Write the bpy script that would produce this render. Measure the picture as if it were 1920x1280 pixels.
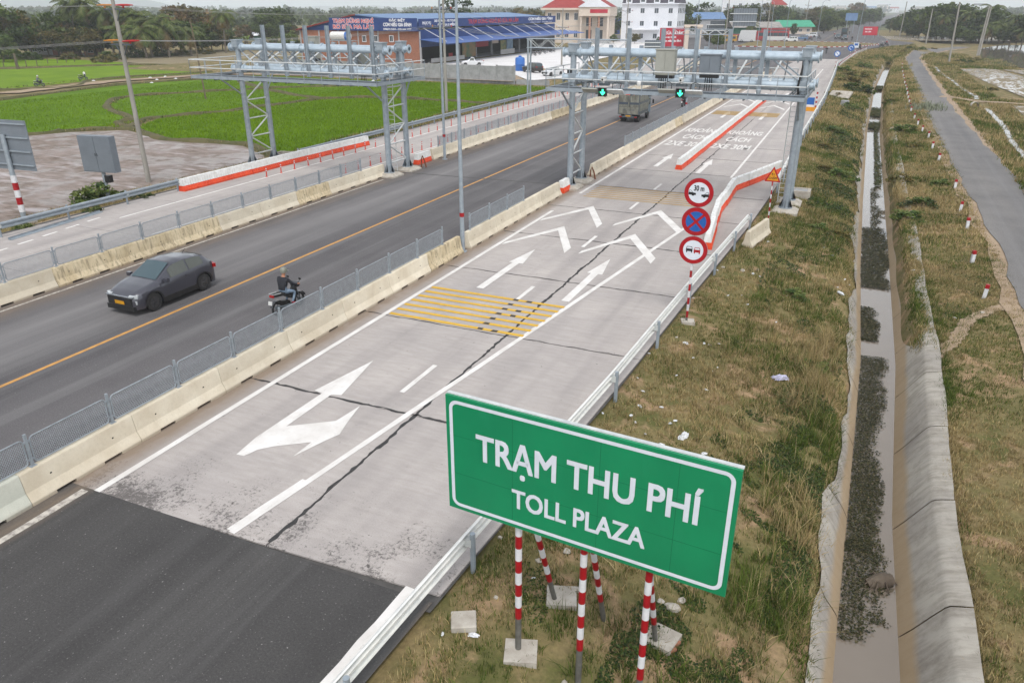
import bpy, bmesh, math, random
import numpy as np
from mathutils import Vector, Matrix
random.seed(7); RNG = np.random.default_rng(7)
SC = bpy.context.scene
for o in list(bpy.data.objects): bpy.data.objects.remove(o)
R = math.radians; PI = math.pi
# ---------------------------------------------------------------- camera (drone 11 m above the road, X right of road, Y along it)
CAMH = 11.0; FPX = 1420.0; CX, CY = 960.0, 640.0
_z = np.array([0.0, -FPX, -(CY - 16.0)]) / math.hypot(FPX, CY - 16.0)
_y = np.array([1650 - CX, 16 - CY, FPX]); _y = _y / np.linalg.norm(_y)
_x = np.cross(_y, _z)
cam = bpy.data.cameras.new('camera'); camo = bpy.data.objects.new('camera', cam); SC.collection.objects.link(camo)
cam.sensor_width = 36.0; cam.lens = FPX / 1920 * 36; cam.clip_start = 0.1; cam.clip_end = 20000
right = Vector((_x[0], _y[0], _z[0])); down = Vector((_x[1], _y[1], _z[1])); fwd = Vector((_x[2], _y[2], _z[2]))
m = Matrix((right, -down, -fwd)).transposed().to_4x4(); m.translation = (0, 0, CAMH)
camo.matrix_world = m
SC.camera = camo
# ---------------------------------------------------------------- sky, sun, exposure
W = bpy.data.worlds.new('World'); SC.world = W; W.use_nodes = True
nt = W.node_tree; nt.nodes.clear()
SUN_EL, SUN_ROT = 58.0, 150.0
sky = nt.nodes.new('ShaderNodeTexSky'); sky.sky_type = 'NISHITA'; sky.sun_disc = False
sky.sun_elevation = R(SUN_EL); sky.sun_rotation = R(SUN_ROT); sky.air_density = 1.0; sky.dust_density = 1.0; sky.ozone_density = 1.0
hs = nt.nodes.new('ShaderNodeHueSaturation'); hs.inputs['Saturation'].default_value = 0.22
bg = nt.nodes.new('ShaderNodeBackground'); bg.inputs['Strength'].default_value = 0.15
wo = nt.nodes.new('ShaderNodeOutputWorld')
nt.links.new(sky.outputs[0], hs.inputs['Color']); nt.links.new(hs.outputs[0], bg.inputs['Color']); nt.links.new(bg.outputs[0], wo.inputs[0])
sl = bpy.data.lights.new('sun', 'SUN'); sl.energy = 1.1; sl.angle = R(18); sl.color = (1.0, 0.965, 0.92)
so = bpy.data.objects.new('sun', sl); SC.collection.objects.link(so)
_a = R(SUN_ROT); sdir = Vector((math.sin(_a) * math.cos(R(SUN_EL)), math.cos(_a) * math.cos(R(SUN_EL)), math.sin(R(SUN_EL))))
so.rotation_euler = (-sdir).to_track_quat('-Z', 'Y').to_euler()
SC.view_settings.view_transform = 'Standard'; SC.view_settings.look = 'None'; SC.view_settings.gamma = 1.0
SC.view_settings.use_curve_mapping = False; SC.view_settings.exposure = 1.03
SC.render.engine = 'CYCLES'
SC.cycles.max_bounces = 6; SC.cycles.transparent_max_bounces = 8
SC.cycles.volume_bounces = 1
# ---------------------------------------------------------------- pixel -> place (a pixel gives a direction, the ground gives the distance)
def ray(u, v):
    d = np.array([u - CX, v - CY, FPX]); return d @ _x, d @ _y, d @ _z
def G(u, v, z=0.0):
    a, b, c = ray(u, v); t = (z - CAMH) / c; return a * t, b * t
def AY(u, v, y):
    a, b, c = ray(u, v); t = y / b; return a * t, CAMH + c * t
def AX(u, v, x):
    a, b, c = ray(u, v); t = x / a; return b * t, CAMH + c * t
# ================================================================ helpers
COL = SC.collection
def L2(c): c = c / 255.0; return c / 12.92 if c <= 0.04045 else ((c + 0.055) / 1.055) ** 2.4
def S(r, g, b, k=0.68): return (L2(r) * k, L2(g) * k, L2(b) * k)
class MB:
    def __init__(s): s.v = []; s.f = []; s.m = []; s.mi = 0
    def add(s, vs, fs):
        n = len(s.v); s.v.extend(tuple(p) for p in vs)
        for f in fs: s.f.append(tuple(i + n for i in f)); s.m.append(s.mi)
        return s
    def box(s, c, d, rz=0.0, rx=0.0, ry=0.0):
        hx, hy, hz = d[0] / 2, d[1] / 2, d[2] / 2
        ps = [Vector((x * hx, y * hy, z * hz)) for z in (-1, 1) for y in (-1, 1) for x in (-1, 1)]
        if rz or rx or ry:
            mt = Matrix.Rotation(rz, 3, 'Z') @ Matrix.Rotation(ry, 3, 'Y') @ Matrix.Rotation(rx, 3, 'X'); ps = [mt @ p for p in ps]
        c = Vector(c)
        return s.add([p + c for p in ps], [(0, 2, 3, 1), (4, 5, 7, 6), (0, 1, 5, 4), (2, 6, 7, 3), (0, 4, 6, 2), (1, 3, 7, 5)])
    def bb(s, x0, x1, y0, y1, z0, z1): return s.box(((x0 + x1) / 2, (y0 + y1) / 2, (z0 + z1) / 2), (x1 - x0, y1 - y0, z1 - z0))
    def tube(s, pts, r, n=8, cap=True, closed=False):
        pts = [Vector(p) for p in pts]; k = len(pts); rr = r if isinstance(r, (list, tuple)) else [r] * k
        vs = []; fs = []; prev = None
        for i, p in enumerate(pts):
            a = pts[(i - 1) % k] if (i > 0 or closed) else p; b = pts[(i + 1) % k] if (i < k - 1 or closed) else p
            t = (b - a).normalized()
            if prev is None:
                u = t.orthogonal().normalized()
                if abs(t.z) < 0.9: u = t.cross(Vector((0, 0, 1))).normalized()
            else:
                u = (prev - t * prev.dot(t)).normalized()
            prev = u; w = t.cross(u)
            for j in range(n):
                an = 2 * PI * (j + 0.5) / n; vs.append(p + (u * math.cos(an) + w * math.sin(an)) * rr[i])
        for i in range(k if closed else k - 1):
            for j in range(n):
                a = i * n + j; b = i * n + (j + 1) % n; i2 = (i + 1) % k
                fs.append((a, b, i2 * n + (j + 1) % n, i2 * n + j))
        if cap and not closed: fs.append(tuple(range(n))[::-1]); fs.append(tuple((k - 1) * n + j for j in range(n)))
        return s.add(vs, fs)
    def bar(s, a, b, w, h):   # rectangular bar from a to b
        a = Vector(a); b = Vector(b); t = (b - a).normalized(); u = t.cross(Vector((0, 0, 1)))
        if u.length < 1e-3: u = Vector((1, 0, 0))
        u.normalize(); q = u.cross(t); u = u * (w / 2); q = q * (h / 2)
        vs = [p + sx * u + sz * q for p in (a, b) for sx, sz in ((-1, -1), (1, -1), (1, 1), (-1, 1))]
        return s.add(vs, [(0, 3, 2, 1), (4, 5, 6, 7), (0, 1, 5, 4), (1, 2, 6, 5), (2, 3, 7, 6), (3, 0, 4, 7)])
    def prism(s, poly, axis, a, b):   # poly in the other two axes
        n = len(poly); vs = []
        for t in (a, b):
            for p, q in poly: vs.append({'x': (t, p, q), 'y': (p, t, q), 'z': (p, q, t)}[axis])
        fs = [tuple(range(n))[::-1], tuple(range(n, 2 * n))] + [(i, (i + 1) % n, n + (i + 1) % n, n + i) for i in range(n)]
        return s.add(vs, fs)
    def lathe(s, prof, c=(0, 0, 0), n=16, axis='z', cap=True):
        vs = []; fs = []; k = len(prof)
        for r, h in prof:
            for j in range(n):
                a = 2 * PI * j / n; x, y = r * math.cos(a), r * math.sin(a)
                p = {'z': (x, y, h), 'x': (h, x, y), 'y': (x, h, y)}[axis]
                vs.append((p[0] + c[0], p[1] + c[1], p[2] + c[2]))
        for i in range(k - 1):
            for j in range(n): fs.append((i * n + j, i * n + (j + 1) % n, (i + 1) * n + (j + 1) % n, (i + 1) * n + j))
        if cap: fs.append(tuple(range(n))[::-1]); fs.append(tuple((k - 1) * n + j for j in range(n)))
        return s.add(vs, fs)
    def mesh(s, name, mats, smooth=False):
        me = bpy.data.meshes.new(name); me.from_pydata(s.v, [], s.f)
        for m_ in (mats if isinstance(mats, (list, tuple)) else [mats]): me.materials.append(MAT[m_] if isinstance(m_, str) else m_)
        if isinstance(mats, (list, tuple)) and len(mats) > 1: me.polygons.foreach_set('material_index', s.m)
        if smooth:
            me.polygons.foreach_set('use_smooth', [True] * len(s.f))
            if smooth != 'all': me.set_sharp_from_angle(angle=R(38))
        me.update(); return me
    def build(s, name, mats, parent=None, smooth=False): return ob(name, s.mesh(name, mats, smooth), parent)
def ob(name, me, parent=None, loc=None, rz=0.0):
    o = bpy.data.objects.new(name, me); COL.objects.link(o)
    if parent is not None: o.parent = parent
    if loc is not None: o.location = loc
    if rz: o.rotation_euler = (0, 0, rz)
    return o
def tag(o, label=None, cat=None, group=None, kind=None):
    if label: o['label'] = label
    if cat: o['category'] = cat
    if group: o['group'] = group
    if kind: o['kind'] = kind
    return o
def thing(name, label, cat, group=None, loc=(0, 0, 0), rz=0.0):
    o = bpy.data.objects.new(name, None); COL.objects.link(o); o.location = loc; o.rotation_euler = (0, 0, rz)
    o.empty_display_size = 0.1
    return tag(o, label, cat, group)
def struct(name, mb, mat, parent=None, smooth=False):
    o = mb.build(name, mat, parent, smooth)
    if parent is None: o['kind'] = 'structure'
    return o
def kids(o): return KIDS.get(o.name, [])
KIDS = {}
def tree_of(root):   # collect once: root, parts, sub-parts
    ch = [c for c in COL.objects if c.parent == root]
    return [(c, [d for d in COL.objects if d.parent == c]) for c in ch]
def dup(root, loc, rz=0.0, label=None, group=None, scale=None, tr=None, swap=None):
    r = root.copy(); COL.objects.link(r); r.location = loc; r.rotation_euler = (0, 0, rz)
    if scale: r.scale = (scale,) * 3 if not isinstance(scale, (tuple, list)) else scale
    if label: r['label'] = label
    if group: r['group'] = group
    for c, ds in (tr if tr is not None else tree_of(root)):
        c2 = c.copy(); COL.objects.link(c2); c2.parent = r
        if swap and c.name.split('.')[0] in swap:
            c2.data = swap_mat(c.data, swap[c.name.split('.')[0]])
        for d in ds:
            d2 = d.copy(); COL.objects.link(d2); d2.parent = c2
    return r
_sw = {}
def swap_mat(me, mat):
    k = (me.name, mat)
    if k not in _sw:
        m2 = me.copy(); m2.materials[0] = MAT[mat]; _sw[k] = m2
    return _sw[k]
def text_mesh(txt, size, mat, name='lettering', extrude=0.004, offset=0.0, width=None, align='CENTER', space=1.0, shear=0.0, bold=0.0):
    cu = bpy.data.curves.new('t', 'FONT'); cu.body = txt; cu.size = size; cu.align_x = align; cu.align_y = 'CENTER'
    cu.extrude = extrude; cu.offset = offset; cu.space_character = space; cu.shear = shear; cu.resolution_u = 3
    t = bpy.data.objects.new('t', cu); COL.objects.link(t)
    dg = bpy.context.evaluated_depsgraph_get(); me = bpy.data.meshes.new_from_object(t.evaluated_get(dg))
    bpy.data.objects.remove(t); me.name = name; me.materials.clear(); me.materials.append(MAT[mat])
    if width:
        xs = [v.co.x for v in me.vertices]; w = max(xs) - min(xs); k = width / w; c = (max(xs) + min(xs)) / 2 if align == 'CENTER' else 0
        for v in me.vertices: v.co.x = (v.co.x - c) * k
    if bold:
        bm = bmesh.new(); tmp = me.copy()
        for i, (dx, dy) in enumerate(((-1, -1), (1, -1), (1, 1), (-1, 1), (0, 0))):
            for v in tmp.vertices: v.co = me.vertices[v.index].co + Vector((dx * bold, dy * bold, i * .0004))
            bm.from_mesh(tmp)
        bm.to_mesh(me); bm.free(); bpy.data.meshes.remove(tmp)
    return me
def text_on(txt, size, mat, parent, loc, rot=(PI / 2, 0, 0), name='lettering', **kw):
    o = ob(name, text_mesh(txt, size, mat, name, **kw), parent, loc); o.rotation_euler = rot; return o
# ================================================================ materials
MAT = {}
class NT:
    def __init__(s, name):
        m_ = bpy.data.materials.new(name); m_.use_nodes = True; s.m = m_; s.t = m_.node_tree; s.b = s.t.nodes['Principled BSDF']; MAT[name] = m_
        s._w = None
    def n(s, typ, **kw):
        k = s.t.nodes.new(typ)
        for a, b in kw.items():
            if a in k.bl_rna.properties: setattr(k, a, b)
            else: k.inputs[a].default_value = b
        return k
    def l(s, a, b): s.t.links.new(a, b)
    def coord(s, space='world', scale=(1, 1, 1), rnd=True):
        if space == 'world': v = s.n('ShaderNodeNewGeometry').outputs['Position']
        else:
            v = s.n('ShaderNodeTexCoord').outputs['Object']
            if rnd:
                oi = s.n('ShaderNodeObjectInfo'); a = s.n('ShaderNodeVectorMath', operation='MULTIPLY_ADD')
                s.l(oi.outputs['Random'], a.inputs[0]); a.inputs[1].default_value = (37, 61, 23); s.l(v, a.inputs[2]); v = a.outputs[0]
        if scale != (1, 1, 1):
            k = s.n('ShaderNodeVectorMath', operation='MULTIPLY'); s.l(v, k.inputs[0]); k.inputs[1].default_value = scale; v = k.outputs[0]
        return v
    def noise(s, v, scale, detail=5, rough=0.55, dist=0.0):
        k = s.n('ShaderNodeTexNoise'); k.inputs['Scale'].default_value = scale; k.inputs['Detail'].default_value = detail
        k.inputs['Roughness'].default_value = rough; k.inputs['Distortion'].default_value = dist; s.l(v, k.inputs['Vector']); return k.outputs['Fac']
    def ramp(s, fac, stops):
        k = s.n('ShaderNodeValToRGB'); e = k.color_ramp.elements
        while len(e) < len(stops): e.new(0.5)
        for i, (p, c) in enumerate(stops):
            e[i].position = p; e[i].color = (c, c, c, 1) if isinstance(c, (int, float)) else tuple(c) + (1,)
        s.l(fac, k.inputs[0]); return k.outputs[0]
    def mix(s, fac, a, b, blend='MIX'):
        k = s.n('ShaderNodeMix', data_type='RGBA', blend_type=blend)
        for sock, val in ((k.inputs[0], fac), (k.inputs[6], a), (k.inputs[7], b)):
            if hasattr(val, 'is_output') or isinstance(val, bpy.types.NodeSocket): s.l(val, sock)
            elif isinstance(val, (int, float)): sock.default_value = val
            else: sock.default_value = tuple(val) + (1,)
        return k.outputs[2]
    def math(s, op, a, b=0.0, clamp=False):
        k = s.n('ShaderNodeMath', operation=op, use_clamp=clamp)
        for sock, val in ((k.inputs[0], a), (k.inputs[1], b)):
            if isinstance(val, (int, float)): sock.default_value = val
            else: s.l(val, sock)
        return k.outputs[0]
    def bump(s, h, strength, dist=0.02):
        k = s.n('ShaderNodeBump'); k.inputs['Strength'].default_value = strength; k.inputs['Distance'].default_value = dist
        s.l(h, k.inputs['Height']); s.l(k.outputs[0], s.b.inputs['Normal'])
    def out(s, col=None, rough=0.8, metal=0.0, spec=0.3):
        if col is not None:
            if isinstance(col, (tuple, list)): s.b.inputs['Base Color'].default_value = tuple(col)[:3] + (1,)
            else: s.l(col, s.b.inputs['Base Color'])
        if isinstance(rough, (int, float)): s.b.inputs['Roughness'].default_value = rough
        else: s.l(rough, s.b.inputs['Roughness'])
        s.b.inputs['Metallic'].default_value = metal; s.b.inputs['Specular IOR Level'].default_value = spec
        return s
def P(name, c1, c2=None, scale=2.0, rough=0.7, metal=0.0, bump=0.0, space='obj', rand=0.0, spec=0.3, stretch=(1, 1, 1), lo=0.35, hi=0.68, bscale=None, bdist=0.02):
    s = NT(name); v = s.coord(space, stretch)
    if c2 is None: c2 = tuple(x * 0.8 for x in c1)
    f = s.noise(v, scale, 6, 0.6); c = s.mix(s.ramp(f, [(lo, 0), (hi, 1)]), c1, c2)
    if rand:
        oi = s.n('ShaderNodeObjectInfo'); k = s.math('MULTIPLY_ADD', oi.outputs['Random'], 2 * rand); k.node.inputs[2].default_value = 1 - rand
        c = s.mix(1.0, c, k, 'MULTIPLY')
    s.out(c, rough, metal, spec)
    if bump: s.bump(s.noise(v, bscale or scale * 6, 4, 0.6), bump, bdist)
    return s
def white_paint():
    s = NT('white_paint'); v = s.coord('world'); a = s.noise(v, 1.3, 5, .6); b = s.noise(s.coord('world', (3, .35, 1)), 3.0, 6, .75); f = s.noise(v, 16, 4, .7)
    c = s.mix(s.ramp(a, [(.35, 0), (.7, 1)]), S(238, 235, 231, .78), S(216, 211, 205, .78)); k = s.math('ADD', s.math('MULTIPLY', b, .6), s.math('MULTIPLY', f, .4))
    c = s.mix(s.ramp(k, [(.56, 0), (.66, .75)]), c, S(176, 168, 162, .74)); s.out(c, .75, 0, .2)
white_paint()
P('worn_white_paint', S(222, 215, 203), S(165, 158, 150), 7, 0.75, space='world', lo=.42, hi=.62)
P('faded_yellow_paint', S(205, 165, 92), S(176, 150, 105), 3, 0.75, space='world')
P('steel', S(176, 186, 194), S(152, 163, 172), 3.5, 0.42, 0.2, rand=.06, spec=.5)
P('steel_bright', S(222, 224, 222, .78), S(196, 201, 202, .78), 5, 0.4, 0.12, rand=.04, spec=.5)
P('steel_dark', S(108, 116, 122), S(88, 95, 100), 4, 0.5, 0.35, rand=.06)
P('fence_steel', S(176, 184, 190), S(150, 158, 164), 6, 0.45, 0.12, rand=.05)
P('rail_steel', S(240, 239, 233, .84), S(218, 219, 216, .84), 4, .45, .05, rand=.03, spec=.4)
P('mesh_steel', S(170, 177, 182), S(150, 156, 162), 6, 0.5, 0.1)
P('black_plastic', (0.012, 0.012, 0.013), (0.02, 0.02, 0.02), 6, 0.45)
P('rubber', (0.02, 0.02, 0.021), (0.035, 0.033, 0.032), 8, 0.8)
P('dark_void', (0.01, 0.01, 0.01), (0.016, 0.015, 0.014), 2, 0.9)
P('plastic_white', S(238, 238, 236, .8), S(214, 212, 206, .8), 3, 0.4, rand=.04)
P('plastic_orange', S(232, 84, 46, .85), S(204, 66, 36, .85), 3, 0.42, rand=.05)
P('sign_red', S(190, 24, 36), S(172, 22, 32), 4, 0.4)
P('band_red', S(182, 28, 38), S(160, 24, 32), 6, 0.45)
P('band_white', S(226, 226, 228, .8), S(206, 206, 208, .8), 6, 0.5)
P('sign_white', S(214, 218, 226, .9), S(204, 208, 216, .9), 4, 0.35)
P('sign_blue', S(44, 108, 190), S(38, 98, 176), 4, 0.4)
P('sign_yellow', S(246, 170, 40), S(232, 156, 34), 4, 0.4)
P('sign_black', (0.015, 0.015, 0.018), None, 4, 0.4)
P('post_grey', S(128, 126, 120), S(104, 102, 96), 5, 0.6, .2)
P('concrete_base', S(205, 198, 186), S(172, 163, 150), 3, 0.85, bump=.3, bdist=.01)
P('pole_concrete', S(176, 172, 164), S(150, 146, 138), 2.5, 0.85, stretch=(1, 1, .2))
P('cabinet_beige', S(178, 178, 168), S(166, 166, 156), 1.5, 0.5)
P('cabinet_grey', S(132, 140, 148), S(122, 130, 138), 1.5, 0.5)
P('delineator_red', S(220, 66, 48), S(196, 54, 40), 5, 0.5, rand=.08)
P('wire', (0.26, 0.26, 0.25), (0.32, 0.31, 0.30), 1, 0.6)
P('insulator_red', S(214, 60, 60), None, 3, 0.4); P('insulator_orange', S(226, 150, 60), None, 3, 0.4); P('insulator_blue', S(60, 80, 160), None, 3, 0.4)
P('skin', S(196, 142, 112), S(180, 126, 98), 8, 0.6)
P('jacket_black', (0.016, 0.017, 0.022), (0.026, 0.027, 0.032), 8, 0.85)
P('jeans', S(150, 170, 190), S(120, 142, 166), 9, 0.85)
P('trousers_dark', (0.03, 0.032, 0.04), None, 9, 0.85)
P('cloth_grey', S(130, 138, 140), None, 9, 0.85); P('cloth_red', S(176, 44, 56), None, 9, 0.85)
P('helmet_olive', S(150, 152, 140), S(120, 122, 110), 5, 0.4); P('helmet_white', S(220, 220, 220), None, 5, 0.4)
def glass(name, c, rough=0.08):
    s = NT(name); v = s.coord('obj'); f = s.noise(v, 1.2, 3)
    s.out(s.mix(f, c, tuple(x * 1.25 for x in c)), rough, 0.0, 0.6); return s
glass('glass_dark', (0.035, 0.06, 0.07)); glass('glass_window', (0.05, 0.06, 0.07), .15); glass('glass_side', (0.06, 0.065, 0.055))
def paint(name, c, rough=0.32, metal=0.25):
    s = NT(name); v = s.coord('obj'); f = s.noise(v, 2.5, 5, .6)
    s.out(s.mix(f, c, tuple(x * .82 for x in c)), rough, metal, .5); s.b.inputs['Coat Weight'].default_value = .8; s.b.inputs['Coat Roughness'].default_value = .08
paint('car_grey', S(74, 74, 84)); paint('car_white', S(232, 233, 234), .3, 0); paint('car_black', (.02, .02, .022)); paint('car_red', S(176, 30, 40), .3, 0)
paint('car_yellow', S(214, 160, 40), .35, 0); paint('car_blue', S(70, 110, 150), .35, 0); paint('truck_grey', S(140, 142, 132), .6, 0)
paint('truck_blue', S(110, 135, 150), .45, 0)
P('chrome', S(190, 195, 200), None, 4, .2, .8); P('lamp_clear', S(205, 210, 212), None, 4, .15, 0, spec=.6); P('lamp_red', S(180, 24, 24), None, 4, .25)
P('plate_yellow', S(222, 160, 30), None, 4, .5); P('plate_white', S(228, 228, 224), None, 4, .5)
P('cargo_panel', S(150, 150, 138), S(112, 110, 100), 3, .75, stretch=(1, 1, .4), lo=.4, hi=.6)
P('cargo_stripe', S(66, 78, 96), S(84, 92, 100), 3, .7)
# ================================================================ terrain, roads, canal, fields
def interp(y, ys, vs): return np.interp(y, ys, vs)
YS = [-20, 14, 20, 31, 44, 60, 97, 151, 207, 260]
WL = [1.40, 1.41, 1.50, 1.62, 1.35, 1.18, 0.98, 1.45, 3.2, 5.0]      # canal water, road side
WR = [2.72, 2.71, 2.62, 2.88, 2.78, 2.62, 2.25, 2.6, 4.3, 6.1]       # canal water, track side
def wl(y): return np.interp(y, YS, WL)
def wr(y): return np.interp(y, YS, WR)
RY = [-20, 7, 12, 20, 30, 42, 54, 75, 109, 146, 180, 235, 262]
RX = [-7.5, -6.38, -6.12, -5.62, -5.22, -4.62, -4.35, -4.6, -4.7, -5.4, -6.2, -4.4, -2.0]
def railx(y): return np.interp(y, RY, RX)
def sst(a, b, t): t = np.clip((t - a) / (b - a), 0, 1); return t * t * (3 - 2 * t)
_ph = RNG.uniform(0, 6.28, (14, 3)); _fr = RNG.uniform(0.12, 1.5, (14,)); _an = RNG.uniform(0, 6.28, 14)
def wob(x, y, f0=1.0):
    h = 0
    for i in range(14):
        f = _fr[i] * f0; h = h + np.sin((x * math.cos(_an[i]) + y * math.sin(_an[i])) * f * 2 + _ph[i, 0]) / (1 + 1.6 * _fr[i])
    return h / 5.0
def zg(x, y):
    x = np.asarray(x, float); y = np.asarray(y, float)
    a, b, r = wl(y), wr(y), railx(y)
    out = np.full(np.broadcast(x, y).shape, -0.9)
    kx = [np.full_like(a, -400.), np.full_like(a, -47.), np.full_like(a, -42.), np.full_like(a, -40.), r + 0.0, r + 0.25, r + 2.0, a - 1.05, a - .5, a, a + .15, b - .15, b, b + .75 - .12 * sst(28, 34, y), b + 1.3, np.full_like(a, 6.6) + sst(120, 230, y) * 3, np.full_like(a, 7.3) + sst(180, 240, y) * 3, np.full_like(a, 11.2) + sst(180, 240, y) * 3, np.full_like(a, 14.5) + sst(180, 240, y) * 3, np.full_like(a, 22.), np.full_like(a, 500.)]
    kz = [-.95, -.9, -.35, -.16, -.16, -.09, -.28, -.82, -1.30, -2.2, -2.6, -2.6, -2.2, -1.05, -.78, -.52, -.48, -.48, -.95, -1.05, -1.05]
    z = np.full_like(out, kz[0])
    kz[13] = -1.05 + .27 * sst(28, 34, y) + .05 * np.sin(y * .8) * sst(28, 34, y)
    for i in range(len(kx) - 1):
        t = np.clip((x - kx[i]) / np.maximum(kx[i + 1] - kx[i], 1e-6), 0, 1)
        z = np.where(x >= kx[i], kz[i] + (kz[i + 1] - kz[i]) * t, z)
    flat = sst(205, 245, y) * (1 - sst(13, 17, x)); lim = (x > -60) & (x < 40)
    z = np.where(lim, z * (1 - flat) + flat * -.2, z)
    st = sst(122, 130, y) * sst(-150, -140, x) * (1 - sst(-46, -43, x)); z = z * (1 - st) + st * -.34
    vr = ((x > r + .2) & (x < a - .8)) | ((x > b + 1.0) & (x < 7.2)) | (x > 11.5)
    z = z + np.where(vr & (y < 240), wob(x, y) * .07 + .03 * wob(x * 3.1, y * 2.7), 0)
    return z
def zs(x, y): return float(zg(np.array([x]), np.array([y]))[0])
# ---- materials of the ground
def ground_mat():
    s = NT('dry_grass_earth'); v = s.coord('world')
    big = s.noise(v, .16, 5, .6); mid = s.noise(v, .9, 6, .65); fine = s.noise(v, 9, 6, .7)
    c = s.mix(s.ramp(mid, [(.36, 0), (.62, 1)]), S(168, 148, 106), S(112, 114, 66))
    c = s.mix(s.ramp(big, [(.40, 0), (.60, 1)]), c, S(140, 130, 88))
    soil = s.noise(s.coord('world', (1, 1, 1)), .55, 5, .6, 1.0)
    c = s.mix(s.ramp(soil, [(.52, 0), (.64, 1)]), c, S(196, 164, 130))
    c = s.mix(s.ramp(fine, [(.3, .55), (.72, 1.0)]), (0.02, 0.02, 0.012), c)
    s.out(c, .95, 0, .1); s.bump(fine, .6, .05)
ground_mat()
def far_mat():
    s = NT('far_land'); v = s.coord('world'); a = s.noise(v, .012, 6, .6); b = s.noise(v, .07, 6, .7)
    c = s.mix(s.ramp(a, [(.4, 0), (.6, 1)]), S(96, 112, 70), S(150, 140, 105)); c = s.mix(s.ramp(b, [(.42, 0), (.55, 1)]), c, S(64, 78, 48))
    s.out(c, .95, 0, .1)
far_mat()
def asphalt(name, c0, c1, dust=None, streak=.38, band=False):
    s = NT(name); v = s.coord('world'); vs_ = s.coord('world', (1.0, .06, 1))
    lane = s.noise(vs_, .45, 4, .5); pat = s.noise(v, .35, 6, .6); fine = s.noise(v, 34, 3, .75); sp = s.noise(v, 16, 2, .5)
    c = s.mix(s.ramp(lane, [(.35, 0), (.65, 1)]), c0, c1)
    c = s.mix(s.ramp(pat, [(.45, 0), (.75, .55)]), c, tuple(x * .72 for x in c0))
    c = s.mix(s.ramp(fine, [(.25, .45), (.6, 1.0)]), (0.02, 0.02, 0.02), c)
    gr = s.noise(v, 19, 4, .75); c = s.mix(s.ramp(gr, [(.36, .25), (.5, 0), (.62, 0)]), c, (.015, .015, .015)); c = s.mix(s.ramp(gr, [(.6, 0), (.72, .35)]), c, (.30, .29, .28))
    wh = s.noise(s.coord('world', (1.3, .035, 1)), 1.1, 5, .6); c = s.mix(s.ramp(wh, [(.5, 0), (.72, streak)]), c, (.20, .195, .19))
    c = s.mix(s.ramp(sp, [(.70, 0), (.735, .5)]), c, (.35, .34, .32))
    if band:   # wheel paths polished pale
        sb = s.n('ShaderNodeSeparateXYZ'); s.l(v, sb.inputs[0]); bn = s.noise(s.coord('world', (1, .05, 1)), .8, 5, .6)
        for xe, wd, am in ((-27.2, 2.2, .55), (-25.3, 1.3, .35), (-21.6, 1.1, .16), (-19.8, 1.0, .14)):
            d = s.math('SUBTRACT', 1.0, s.math('DIVIDE', s.math('ABSOLUTE', s.math('SUBTRACT', sb.outputs[0], xe)), wd), True); d = s.math('MULTIPLY', s.math('MULTIPLY', d, s.ramp(bn, [(.25, .5), (.65, 1.2)])), am, True); c = s.mix(d, c, (.235, .225, .22))
    if dust:
        sx = s.n('ShaderNodeSeparateXYZ'); s.l(v, sx.inputs[0]); dn = s.noise(s.coord('world', (1, .3, 1)), 1.3, 5, .65)
        for xe, wdt in dust:
            d = s.math('ABSOLUTE', s.math('SUBTRACT', sx.outputs[0], xe)); d = s.math('SUBTRACT', 1.0, s.math('DIVIDE', d, wdt), True)
            d = s.math('MULTIPLY', d, s.ramp(dn, [(.25, .1), (.75, 1.1)]), True); c = s.mix(d, c, S(160, 142, 124, .55))
    s.out(c, s.ramp(pat, [(.3, .78), (.7, .9)]), 0, .25); s.bump(fine, .25, .01)
asphalt('asphalt_old', S(106, 103, 105, .60), S(124, 120, 121, .60), [(-30.2, 1.6), (-17.3, .7)], band=True)
asphalt('asphalt_new', S(86, 84, 83, .60), S(99, 97, 95, .60), [(-16.4, .55), (-6.15, .3)], .14)
asphalt('asphalt_track', S(128, 126, 126, .66), S(150, 146, 142, .66))
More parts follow.
